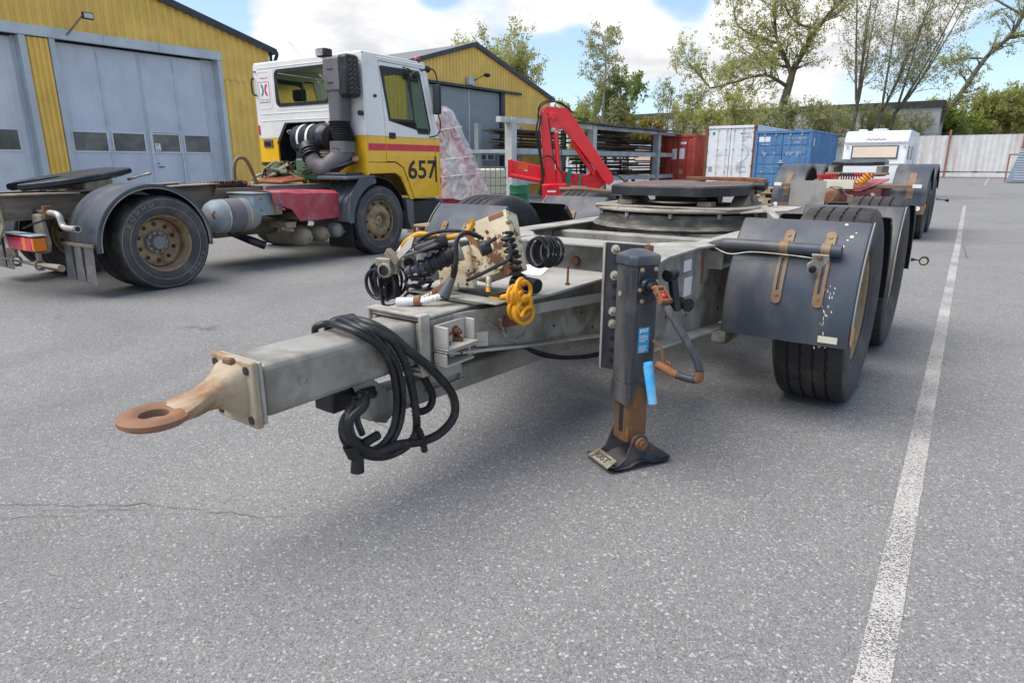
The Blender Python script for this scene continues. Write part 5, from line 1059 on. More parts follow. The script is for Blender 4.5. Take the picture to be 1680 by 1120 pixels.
# cable bundle looped over the drawbar
cbn = thing('cable_bundle', 'bundle of black hoses and ribbed conduit looped over the square drawbar', 'cable', (DX, 0, 0))
over = lambda y0, y1: [(-.14, y0+.02, .66), (-.125, y0, .735), (-.08, y0+.02, .757), (.0, (y0+y1)/2, .768), (.08, y1, .762)]
def pz(l, x=.145): return [(x, y, z) for y, z in l]
A = over(1.50, 1.50)+[(.125, 1.52, .74)]+pz([(1.574, .693), (1.629, .604), (1.652, .473), (1.628, .353), (1.559, .295), (1.468, .310), (1.401, .383), (1.394, .457), (1.453, .49)])+[(.10, 1.53, .51), (.07, 1.60, .50)]
A2 = over(1.56, 1.535)+[(.130, 1.56, .735)]+pz([(1.61, .67), (1.66, .59), (1.682, .465), (1.655, .345), (1.58, .28), (1.47, .290), (1.385, .375), (1.378, .45), (1.42, .49)], .15)+[(.09, 1.52, .50), (.06, 1.58, .49)]
B = over(1.62, 1.56)+[(.135, 1.585, .74)]+pz([(1.64, .69), (1.70, .563), (1.733, .396), (1.727, .292), (1.655, .251), (1.541, .261), (1.439, .32), (1.376, .416), (1.39, .47)], .165)+[(.12, 1.46, .50), (.07, 1.55, .50)]
C = over(1.58, 1.60)+[(.14, 1.64, .72)]+pz([(1.70, .65), (1.829, .539), (1.948, .397), (1.96, .295), (1.872, .246), (1.76, .247), (1.623, .282), (1.497, .298), (1.388, .393), (1.388, .459), (1.459, .495)], .172)+[(.10, 1.54, .50), (.07, 1.60, .48)]
for nm, pts, r_ in (('black_hose', A, .0135), ('black_hose', A2, .0135), ('thick_hose', C, .019)): hose(nm, pts, r_, K['rubber'], 12, cbn, 8)
def conduit(pts, r_, name='ribbed_conduit'):
    P_ = smooth_path(pts, 30); rr = []; L_ = 0
    Q = [P_[0]]; acc_ = 0
    for a_, b_ in zip(P_, P_[1:]):
        acc_ += (b_-a_).length
        if acc_ >= .0055: Q.append(b_); acc_ = 0
    rr = [r_*(1.10 if i % 2 else .84) for i in range(len(Q))]; q = MB(); q.tube(Q, rr, 10); return q.build(name, K['rubber'], cbn, ang=80)
conduit(B, .0165); conduit([(.175, 1.72, .33)]+pz([(1.74, .29), (1.752, .242), (1.762, .20)], .18), .014)
hose('thin_hose', pz([(1.83, .52), (1.90, .40), (1.884, .342), (1.82, .341), (1.785, .385)], .10), .016, K['rubber'], 10, cbn)
hose('grey_hose', pz([(1.46, .52), (1.43, .43), (1.44, .37), (1.48, .33)], .13), .013, K['mud'], 10, cbn)
hose('grey_hose', pz([(1.50, .53), (1.47, .44), (1.49, .36)], .12), .013, K['mud'], 10, cbn)
q = MB(); q.cyl((.165, 1.425, .315), (.165, 1.418, .245), .022, .026, n=14); q.build('end_plug', K['black'], cbn, bevel=.003)
q = MB(); q.cyl((.155, 1.40, .36), (.155, 1.42, .31), .028, .028, n=14); q.cyl((.155, 1.46, .34), (.155, 1.54, .35), .018, n=12); q.build('cable_joint', K['black'], cbn, bevel=.003)
for y, z, x_ in ((1.655, .45, .15), (1.535, .735, .13)):
    q = MB(); q.tube([(x_+.026*cos(t), y+.012, z+.0*t+.026*sin(t)) for t in [2*pi*k/14 for k in range(14)]], .003, 5, closed=True); q.build('cable_tie', K['rubber'], cbn)
q = MB(); q.tube(smooth_path([(.07, 1.60, .36), (.13, 1.61, .345), (.13, 1.62, .31), (.125, 1.615, .28)]), .0028, 5); q.build('white_tie', K['sticker'], cbn)
# ================================================================ white and yellow tractor unit 657
from mathutils.geometry import tessellate_polygon
T = thing('tractor_truck', 'white and yellow tractor truck numbered 657 with bare chassis and dark fifth wheel', 'truck', (-7.229, 3.384, 0), R(3.84))
def tbx(name, m, *b, par=None, bev=.005, M=None, **k):
    q = MB(); q.box(*b, M=M); return q.build(name, m, par or T, smooth=bool(bev), bevel=bev, **k)
def panel(outer, holes, f3, nvec):
    """sheet with openings: outer/holes 2-D loops, f3 maps 2-D to 3-D, nvec thickness"""
    loops = [[V((x, y, 0)) for x, y in outer]]+[[V((x, y, 0)) for x, y in h] for h in holes]
    tri = tessellate_polygon(loops); flat = [p for l_ in loops for p in l_]; n = len(flat); nv = V(nvec)
    P3 = [V(f3(p.x, p.y)) for p in flat]; q = MB(); fs = [tuple(t_) for t_ in tri]+[tuple(i+n for i in reversed(t_)) for t_ in tri]; o = 0
    for l_ in loops:
        m = len(l_); fs += [(o+i, o+(i+1) % m, n+o+(i+1) % m, n+o+i) for i in range(m)]; o += m
    q.add(P3+[p+nv for p in P3], fs); return q
def rr(x0, x1, y0, y1, r, k=4):
    pts = []
    for cx_, cy_, a0 in ((x1-r, y1-r, 0), (x0+r, y1-r, pi/2), (x0+r, y0+r, pi), (x1-r, y0+r, 1.5*pi)):
        for i in range(k+1): a = a0+pi/2*i/k; pts.append((cx_+r*cos(a), cy_+r*sin(a)))
    return pts
side = lambda x_: (lambda y, z: (x_, y, z))
# chassis rails, plates
for x_ in (-.87, -1.63):
    q = MB(); s_ = 1 if x_ > -1 else -1
    q.box(x_-.005, x_+.005, -1.05, 4.6, .78, 1.03); q.box(x_-s_*.07 if s_ > 0 else x_+.0051, x_-.0051 if s_ > 0 else x_+.07, -1.05, 4.6, 1.02, 1.03); q.box(x_-s_*.07 if s_ > 0 else x_+.0051, x_-.0051 if s_ > 0 else x_+.07, -1.05, 4.6, .78, .79)
    q.build('chassis_rail', K['frame'], T, smooth=False)
    q = MB(); q.box(x_-.11, x_+.11, -1.05, -.30, 1.032, 1.05); q.build('rail_plate', K['mudsteel'], T, bevel=.004)
    q = MB(); q.prism([(x_-.12, .30, 1.06), (x_+.14, .30, 1.06), (x_+.14, 1.36, 1.09), (x_-.12, 1.36, 1.09)], (0, 0, .012)); q.build('rail_plate', K['mudsteel'], T, bevel=.004)
    q = MB(); q.prism([(x_+.02, .25, 1.032), (x_+.02, 1.34, 1.032), (x_+.02, 1.34, 1.088), (x_+.02, .25, 1.059)], (-.01, 0, 0)); q.build('sub_frame', K['frame'], T, smooth=False)
for y in (-1.03, .9, 1.9, 2.9): tbx('cross_member', K['frame'], -1.62, -.88, y, y+.08, .80, 1.0, bev=.008)
q = MB(); q.prism([(-.864, 1.33, 1.09), (-.74, 1.33, 1.09), (-.864, 1.33, .95)], (0, .01, 0)); q.build('end_gusset', K['frame'], T, smooth=False)
tbx('catwalk_plate', K['mudsteel'], -1.5, -.75, 2.1, 3.0, 1.04, 1.052, bev=.003)
tbx('side_plate', K['tankblue'], -.855, -.80, 2.1, 3.3, .98, 1.06, bev=.004)
# fifth wheel
fo = [(-.28, -.50), (-.13, -.60), (-.07, -.15), (.07, -.15), (.13, -.60), (.28, -.50), (.44, -.25), (.45, .20), (.30, .42), (-.30, .42), (-.45, .20), (-.44, -.25)]
q = MB(); cxx, cyy = -1.25, -.08; tilt = .16
zf_ = lambda y: 1.235+tilt*y
vs = []; n_ = len(fo)
for sc_, dz in ((.97, 0), (1.0, -.012), (1.0, -.055), (.93, -.075)): vs += [(cxx+x*sc_, cyy+y*sc_*1.1, zf_(y)+dz) for x, y in fo]
fs = [tuple(range(n_)), tuple(range(4*n_-1, 3*n_-1, -1))]
for r_ in range(3): fs += [(r_*n_+i, r_*n_+(i+1) % n_, (r_+1)*n_+(i+1) % n_, (r_+1)*n_+i) for i in range(n_)]
q.add(vs, fs); q.build('fifth_wheel', K['grease'], T, ang=30)
for s_ in (-1, 1): tbx('pivot_stand', K['mudsteel'], cxx+s_*.36-.05, cxx+s_*.36+.05, -.2, .1, 1.05, 1.18, bev=.015)
tbx('saddle_plate', K['frame'], -1.68, -.80, -.28, .22, 1.052, 1.07, bev=.004); q = MB(); q.tube([(-.9, .30, 1.17), (-.62, .42, 1.24)], .018, 8); q.build('release_bar', K['hub'], T)
# rear wheels
rw = make_wheel(T, .515, .29, .305, K['tyre'], K['rim'], loc=(-.145, .14, .50), face=1, kind='rear', grooves=4, side_mat=K['tyregrey'])
ty_ = [c for c in rw.children if c.name.startswith('tyre')][0]
arc_text('KUMHO', .075, .435, R(128), K['tyrelet'], ty_, .1455, step=.19); arc_text('KUMHO', .06, .43, R(-38), K['tyrelet'], ty_, .1455, step=.155)
q = MB(); q.lathe([(.395, .1432), (.3925, .1455), (.390, .1432)], n=64); q.lathe([(.478, .1395), (.4755, .142), (.473, .1395)], n=64); q.build('sidewall_ring', K['hub'], ty_)
w2 = copy_part(rw, T, (-.46, .14, .50)); w3 = copy_part(rw, T, (-2.355, .14, .50), pi); w4 = copy_part(rw, T, (-2.04, .14, .50), pi)
sw = make_wheel(T, .52, .30, .300, K['tyre'], K['rim'], loc=(-.15, 3.53, .505), face=1, kind='steer', grooves=4, side_mat=K['tyregrey'])
ty2 = [c for c in sw.children if c.name.startswith('tyre')][0]; q = MB(); q.lathe([(.40, .1485), (.3975, .1505), (.395, .1485)], n=64); q.build('sidewall_ring', K['hub'], ty2)
copy_part(sw, T, (-2.35, 3.53, .505), pi)
for y in (.1, 3.53):
    q = MB(); q.cyl((-2.2, y, .5), (-.3, y, .5), .075, n=16); q.ball((-1.25, y, .5), .2, 14); q.build('axle', K['frame'], T)
# mudguards and flaps
for s_ in (1, -1):
    x0, x1 = (-.64, .0) if s_ > 0 else (-2.5, -1.86)
    g_ = mudguard_mb(x0, x1, .06, .50, .64, R(-6), R(183), skirt=.045, n=40, th=.008).build('rear_mudguard', K['mud'], T)
    q = MB(); q.tube([(x1-.004, .06+.598*cos(a), .50+.598*sin(a)) for a in [R(-6+189*i/40) for i in range(41)]], .006, 5); q.build('edge_bead', K['chrome'], g_)
    q = MB(); q.box(x0-.01, x1-.03, -.615, -.595, .52, .555); q.build('flap_rail', K['mudsteel'], T, bevel=.004)
    q = MB(); vs = []
    for j, z in enumerate((.54, .40, .28, .165)):
        for i in range(13):
            x_ = x0+(x1-.04-x0)*i/12; vs.append((x_, -.605-.02*j/3-(.006 if i % 4 == 1 else 0), z+(.0 if j < 3 else -.015*(i/12))))
    q.add(vs, [(j*13+i, j*13+i+1, (j+1)*13+i+1, (j+1)*13+i) for j in range(3) for i in range(12)]); fl = q.build('mud_flap', K['flapgrey'], T)
    for i in (4, 8):
        q = MB(); x_ = x0+(x1-.04-x0)*i/12; q.box(x_-.0015, x_+.0015, -.633, -.608, .17, .53); q.build('flap_seam', K['mud'], fl, smooth=False)
# exhaust-like bent pipe by the guard, tail lamp, under-run bar, brackets
q = MB(); q.tube(smooth_path([(-.80, -.72, .86), (-.45, -.72, .86), (-.36, -.72, .83), (-.33, -.72, .76), (-.27, -.72, .725), (-.05, -.72, .725)], 6), .030, 14); q.tube([(-.06, -.72, .725), (-.03, -.72, .725)], .036, 14); q.build('guard_pipe', K['chrome'], T)
q = MB(); q.tube([(-.86, -.72, .86), (-.62, -.72, .86)], .033, 12); q.box(-.62, -.57, -.76, -.68, .80, .93); q.build('pipe_mount', K['rust'], T, bevel=.004)
q = MB(); q.cyl((-.0299, -.72, .725), (-.029, -.72, .725), .025, n=14); q.build('pipe_bore', K['black'], T, smooth=False)
lm_ = tbx('tail_lamp', K['black'], -1.22, -.56, -.90, -.80, .475, .635, bev=.006)
tbx('lens', K['redlamp'], -1.13, -.80, -.925, -.901, .485, .618, par=lm_, bev=.006); tbx('lens', K['orlamp'], -.798, -.72, -.925, -.901, .485, .618, par=lm_, bev=.004); tbx('lens', K['redlamp'], -.718, -.60, -.925, -.901, .485, .618, par=lm_, bev=.006)
tbx('lens', K['sticker'], -1.21, -1.135, -.922, -.901, .485, .618, par=lm_, bev=.004); tbx('lens', K['orlamp'], -.598, -.555, -.92, -.80, .485, .618, par=lm_, bev=.004); tbx('lamp_lid', K['trimgrey'], -1.24, -.54, -.93, -.79, .636, .65, par=lm_, bev=.003)
tbx('tail_lamp', K['black'], -2.3, -1.64, -.90, -.80, .475, .635)
q = MB(); q.tube([(-2.35, -.87, .345), (-.16, -.87, .345)], .036, 14); 
q.build('under_run_bar', K['mudsteel'], T)
for x_ in (-1.15, -.62, -1.85):
    q = MB(); q.tube([(x_+.044*0, -.87+.046*cos(t), .345+.046*sin(t)) for t in [2*pi*i/14 for i in range(14)]], .012, 6, closed=True); q.box(x_-.03, x_+.03, -.88, -.85, .385, .50); q.box(x_-.03, x_+.03, -.90, -.84, .285, .30); q.build('bar_clamp', K['mudsteel'], T)
q = MB(); q.prism([(-1.66, -1.04, .98), (-.84, -1.04, .98), (-.84, -1.04, .72), (-1.05, -1.04, .55), (-1.66, -1.04, .55)], (0, .02, 0)); rp = q.build('rear_plate', K['tankdust'], T, bevel=.004)
for i in range(7):
    q = MB(); x_ = -1.5+i*.1; q.cyl((x_, -1.041, .86), (x_, -1.0405, .86), .014, n=10); q.build('bolt_hole', K['blacksteel'], rp, smooth=False)
for x_, z_ in ((-1.15, .80), (-1.05, .80), (-1.3, .80)): bolt_mb((x_, -1.04, z_), (0, -1, 0), .018, .014).build('plate_bolt', K['rust'], rp, smooth=False)
q = MB(); q.prism([(-.80, -.80, .85), (-.62, -.80, .85), (-.56, -.80, .55), (-.60, -.80, .46), (-.72, -.80, .44), (-.78, -.80, .5)], (0, .06, 0)); q.build('hanger_casting', K['mudsteel'], T, bevel=.02)
q = MB(); q.tube(smooth_path([(-.9, -.85, .70), (-.7, -.86, .74), (-.5, -.8, .80)]), .01, 6); q.build('loose_cable', K['rubber'], T)
q = MB(); q.prism([(-.86, -.3, .78), (-.86, .9, .78), (-.86, .7, .60), (-.86, .1, .55), (-.86, -.2, .60)], (.08, 0, 0)); q.build('spring_pack', K['frame'], T, smooth=False)
# tanks and boxes along the right side
q = MB(); q.lathe([(0, .93), (.10, .945), (.17, .985), (.205, 1.06), (.205, 1.54), (.17, 1.61), (.10, 1.65), (0, 1.665)], (-.46, 0, .71), 'y', 36); ft = q.build('fuel_tank', K['tankblue'], T)
for y0, y1, m_ in ((1.13, 1.155, 'chrome'), (1.16, 1.38, 'tankdust'), (1.43, 1.455, 'chrome')):
    q = MB(); q.lathe([(.205, y0), (.211, y0), (.211, y1), (.205, y1)], (-.46, 0, .71), 'y', 36); q.build('tank_strap', K['greyplastic'] if m_ == 'tankdust' else K[m_], ft)
q = MB(); q.tube(smooth_path([(-.30, .95, .78), (-.27, .90, .76), (-.26, .92, .70)]), .016, 8); q.build('tank_tap', K['rust'], ft)
bb = tbx('battery_box', K['tankblue'], -.78, -.27, 1.50, 1.93, .69, .965, bev=.012); tbx('box_lid', K['tankblue'], -.80, -.25, 1.48, 1.95, .968, .985, par=bb)
for y, z in ((1.6, .9), (1.6, .76), (1.78, .88), (1.85, .75)): bolt_mb((-.27, y, z), (1, 0, 0), .010, .006).build('box_screw', K['straprust'], bb, smooth=False)
tbx('box_bracket', K['mudsteel'], -.268, -.22, 1.80, 1.88, .72, .90, par=bb); q = MB(); q.cyl((-.22, 1.85, .77), (-.14, 1.86, .765), .016, n=10); q.build('drain_valve', K['trailred'], bb)
q = MB(); q.tube(smooth_path([(-.25, 1.7, .98), (-.2, 1.78, .93), (-.18, 1.85, .85), (-.2, 1.86, .79)]), .005, 5); q.build('blue_line', K['bluelabel'], bb)
q = MB(); vs = []
prof_ = [(-.75, .0), (-.45, .02), (-.26, .01), (-.20, -.03), (-.195, -.16), (-.20, -.28), (-.19, -.39)]
for j, (y0, zo, br) in enumerate(((1.72, .995, .35), (2.0, .99, .62), (2.13, .985, 1.0), (2.5, .975, 1.0), (2.82, .965, .93), (2.87, .96, .9))):
    for x_, dz in prof_: vs.append((x_+.006*sin(j*2.3), y0+abs(dz)*.05, zo+dz*br+.004*sin(j*3+dz*20)))
q.add(vs, [(j*7+i, j*7+i+1, (j+1)*7+i+1, (j+1)*7+i) for j in range(5) for i in range(6)]); q.v += [(x-.006, y, z-.006) for x, y, z in q.v]; n0 = len(vs); q.f += [tuple(i+n0 for i in reversed(f_)) for f_ in q.f]; q.mi *= 2
rd = q.build('red_side_cover', K['redtarp'], T)
for y, z in ((2.25, .78), (2.6, .80), (2.2, .68)):
    q = MB(); q.cyl((-.193, y, z), (-.187, y, z), .008, n=8); q.build('cover_screw', K['rust'], rd, smooth=False)
for y, z, r_, m_, x0 in ((2.28, .355, .125, 'tankdust', -.95), (2.60, .365, .110, 'tankdust', -.75), (2.90, .40, .115, 'tankblue', -.70)):
    q = MB(); q.lathe([(0, -.20), (r_*.6, -.215), (r_*.9, -.255), (r_, -.31), (r_, x0), (0, x0-.03)], (0, y, z), 'x', 28); at = q.build('air_tank', K[m_], T)
    q = MB(); q.lathe([(r_+.002, -.40), (r_+.006, -.40), (r_+.006, -.42), (r_+.002, -.42)], (0, y, z), 'x', 24); q.build('tank_strap', K['frame'], at); q = MB(); q.cyl((-.205, y+.03, z-.02), (-.18, y+.03, z-.02), .016, n=8); q.build('tank_plug', K['mudsteel'], at)
q = MB(); q.box(-.60, -.25, 1.95, 2.12, .50, .58); q.cyl((-.3, 1.9, .5), (-.3, 2.1, .46), .03); q.build('valve_block', K['tankdust'], T, bevel=.01)
q = MB(); q.tube([(-1.1, 1.10, .62), (-.62, 1.62, .36), (-.50, 1.78, .27)], .055, 16, caps=False); q.tube([(-1.1, 1.10, .62), (-.62, 1.62, .36), (-.502, 1.777, .271)], .048, 16); q.build('exhaust_pipe', K['blacksteel'], T)
tbx('silencer', K['frame'], -1.5, -.75, 1.2, 2.2, .40, .62, bev=.06)
# hose coils lying on the chassis, hoop
q = MB(); q.helix((-1.2, 1.45, 1.075), (-1.18, 2.12, 1.085), .036, .008, 15, 6, 12); q.build('coiled_air_hose', K['orhose'], T)
q = MB(); q.helix((-1.14, 1.52, 1.07), (-1.12, 2.0, 1.08), .040, .010, 11, 6, 12); q.build('coiled_air_hose', K['rubber'], T)
q = MB(); q.tube(smooth_path([(-1.42, 2.07, 1.02), (-1.42, 2.08, 1.28), (-1.42, 2.13, 1.40), (-1.42, 2.22, 1.43), (-1.42, 2.30, 1.38), (-1.42, 2.36, 1.26), (-1.42, 2.44, 1.04)], 6), .026, 12); q.build('hose_hoop', K['straprust'], T)
# left front wheel cover seen behind the engine
mudguard_mb(-2.5, -1.92, 3.53, .505, .62, R(70), R(186), skirt=.05).build('front_mudguard', K['black'], T)
q = MB(); q.tube(smooth_path([(-1.95, 2.75, 1.10), (-1.95, 2.85, 1.16), (-1.92, 3.0, 1.18), (-1.9, 3.15, 1.05)]), .02, 8); q.build('grey_stay', K['chrome'], T)
# front fender on the right with ribs
fd = mudguard_mb(-.62, -.0, 3.53, .505, .635, R(97), R(178), skirt=.07, th=.01).build('front_mudguard', K['fendergrey'], T)
q = MB(); q.prism([(-.62, 3.45, 1.14), (-.0, 3.45, 1.14), (-.0, 3.45, 1.175), (-.1, 3.45, 1.19), (-.62, 3.45, 1.19)], (0, -.58, -.02)); q.build('fender_top', K['fendergrey'], fd, bevel=.01)
for i in range(5):
    x_ = -.56+i*.11; q = MB(); P_ = [(x_, 3.53+.642*cos(a), .505+.642*sin(a)) for a in [R(106+72*k/10) for k in range(11)]]; q.tube(P_, .012, 6); q.build('fender_rib', K['fendergrey'], fd)
q = MB(); q.prism([(-.02, 2.885, .51), (-.02, 2.915, .90), (-.02, 3.12, 1.14), (-.02, 3.42, 1.14), (-.02, 3.42, 1.08), (-.02, 3.2, 1.04), (-.02, 3.0, .85), (-.02, 2.955, .51)], (.022, 0, 0)); q.build('fender_cheek', K['fendergrey'], fd, smooth=False)
q = MB(); q.prism([(-.55, 2.93, .52), (-.03, 2.93, .52), (-.03, 2.96, .14), (-.55, 2.96, .14)], (0, .01, 0)); q.build('mud_flap', K['black'], T, bevel=.002)
# front wheel arch liner, bumper
mudguard_mb(-.60, -.06, 3.53, .505, .66, R(10), R(97), skirt=.02).build('arch_liner', K['black'], T)
q = MB(); q.prism([(-.04, 4.17, .80), (-.04, 4.34, .775), (-.04, 4.34, .40), (-.04, 4.28, .30), (-.04, 4.20, .45)], (-.3, 0, 0)); q.build('arch_skirt', K['greyplastic'], T, bevel=.006)
bp = tbx('front_bumper', K['black'], -2.43, -.06, 4.345, 5.05, .40, .76, bev=.015); tbx('bumper_corner', K['fendergrey'], -.30, -.055, 5.052, 5.14, .40, .74, par=bp, bev=.02)
q = MB(); q.prism([(-.06, 4.34, .395), (-.06, 5.06, .395), (-.9, 5.1, .31), (-.9, 4.3, .31)], (0, 0, -.012)); q.build('step_tray', K['greyplastic'], T, smooth=False)
# ---- cab
CB = 3.33
XR, XL = -.03, -2.43
W_, Y_ = K['white'], K['yel']
# rear wall: white upper with window opening and engine recess, yellow lower
bk = lambda x, z: (x, CB, z)
win_h = rr(-1.90, -.74, 2.235, 2.735, .07)
q = panel([(XL, 1.745), (XL, 2.84), (XL+.03, 2.87), (XR-.03, 2.87), (XR, 2.84), (XR, 1.745), (-.655, 1.745), (-.86, 1.965), (-1.76, 1.965), (-1.93, 1.745)], [win_h], bk, (0, .03, 0)); rwl = q.build('rear_wall', W_, T, smooth=False, bevel=.004)
panel([(XL, 1.37), (XL, 1.742), (-1.932, 1.742), (-1.985, 1.66), (-1.985, 1.37)], [], bk, (0, .03, 0)).build('rear_wall', Y_, T, smooth=False, bevel=.003)
panel([(-.63, 1.18), (-.63, 1.68), (-.652, 1.742), (XR, 1.742), (XR, 1.18)], [], bk, (0, .03, 0)).build('rear_wall', Y_, T, smooth=False, bevel=.003)
panel([(XL, 1.32), (XL, 1.365), (-1.99, 1.365), (-1.99, 1.32)], [], bk, (0, .02, 0)).build('floor_edge', K['blacksteel'], T, smooth=False)
def ring(outer, inner, f3, nv): return panel(outer, [inner], f3, nv)
ring(rr(-1.925, -.715, 2.21, 2.76, .09), rr(-1.875, -.765, 2.26, 2.71, .06), bk, (0, -.012, 0)).build('window_gasket', K['black'], T, smooth=False)
panel(rr(-1.88, -.76, 2.255, 2.715, .06), [], lambda x, z: (x, CB+.012, z), (0, .004, 0)).build('rear_window', K['cabglass'], T, smooth=False)
q = MB(); out_ = [(-1.985, 1.37), (-1.985, 1.66), (-1.93, 1.745), (-1.76, 1.965), (-.86, 1.965), (-.655, 1.745), (-.63, 1.68), (-.63, 1.37)]
for a_, b_ in zip(out_, out_[1:]): q.beam((a_[0], CB-.003, a_[1]), (b_[0], CB-.003, b_[1]), .02, .012)
q.build('recess_trim', K['greyplastic'], T, smooth=False)
q = MB()   # recess interior
for a_, b_ in zip(out_, out_[1:]): q.add([(a_[0], CB+.031, a_[1]), (b_[0], CB+.031, b_[1]), (b_[0], CB+.55, b_[1]), (a_[0], CB+.55, a_[1])], [(0, 1, 2, 3)])
q.add([(x_, CB+.55, z_) for x_, z_ in out_], [tuple(range(len(out_)))]); q.build('engine_recess', K['blacksteel'], T, smooth=False)
# pressings on the rear wall
for (a_, b_, z_) in ((-2.33, -.68, 2.115), (-2.33, -.62, 2.01), (-2.33, -.55, 2.80)):
    q = MB(); q.beam((a_, CB-.001, z_), (b_, CB-.001, z_), .012, .010); q.build('wall_pressing', W_, rwl, bevel=.004)
ring(rr(-2.36, -2.03, 2.19, 2.755, .06), rr(-2.345, -2.045, 2.205, 2.74, .05), bk, (0, -.004, 0)).build('wall_pressing', W_, rwl, smooth=False, bevel=.002)
ring(rr(-1.98, -.66, 2.16, 2.81, .12), rr(-1.965, -.675, 2.175, 2.795, .11), bk, (0, -.004, 0)).build('wall_pressing', W_, rwl, smooth=False, bevel=.002)
lg = MB(); lg.box(-2.32, -2.07, CB-.0022, CB-.0005, 2.285, 2.60); lgo = lg.build('company_badge', K['redstripe'], rwl, smooth=False); lg = MB(); lg.box(-2.31, -2.08, CB-.003, CB-.0023, 2.295, 2.59); lg.build('badge_field', K['sticker'], rwl, smooth=False)
K['teal'] = mat('teal_print', (.01, .30, .28), .5, 0, bump=0)
for cx_, a0, m_ in ((-2.265, -75, 'teal'), (-2.125, 105, 'redstripe')):
    q = MB(); r0, r1, nn_ = .045, .082, 12; cc = cx_-.02 if a0 < 0 else cx_+.02; vs = []
    for i in range(nn_+1):
        a = R(a0+150*i/nn_); vs += [(cc+r0*cos(a), CB-.0042, 2.475+r0*1.25*sin(a)), (cc+r1*cos(a), CB-.0042, 2.475+r1*1.25*sin(a))]
    q.add(vs, [(2*i, 2*i+1, 2*i+3, 2*i+2) for i in range(nn_)]); q.build('badge_mark', K[m_], lgo, smooth=False)
BKM = lambda x_, z_, d_=.004: basis(V((x_, CB-d_, z_)), V((1, 0, 0)), V((0, 0, 1)), V((0, -1, 0)))
text('ÖM 324', .055, K['glet'], lgo, BKM(-2.195, 2.325)); text('Transport AB', .035, K['redstripe'], rwl, BKM(-2.19, 2.655, .001), sx=1.0)
tbx('red_reflector', K['redlamp'], -2.42, -2.385, CB-.012, CB, 1.80, 1.95, bev=.004)
vt = tbx('air_vent', K['greyplastic'], -2.32, -2.10, CB-.02, CB, 1.60, 1.73, bev=.015); tbx('vent_grille', K['black'], -2.29, -2.13, CB-.024, CB-.0205, 1.62, 1.69, par=vt, bev=.004)
q = MB(); q.tube(smooth_path([(-2.41, CB-.01, 2.66), (-2.42, CB-.05, 2.64), (-2.42, CB-.05, 2.44), (-2.38, CB-.01, 2.40)]), .014, 8); q.tube([(-2.41, CB-.01, 2.76), (-2.36, CB-.01, 2.76)], .010, 6); q.build('grab_handle', K['black'], T)
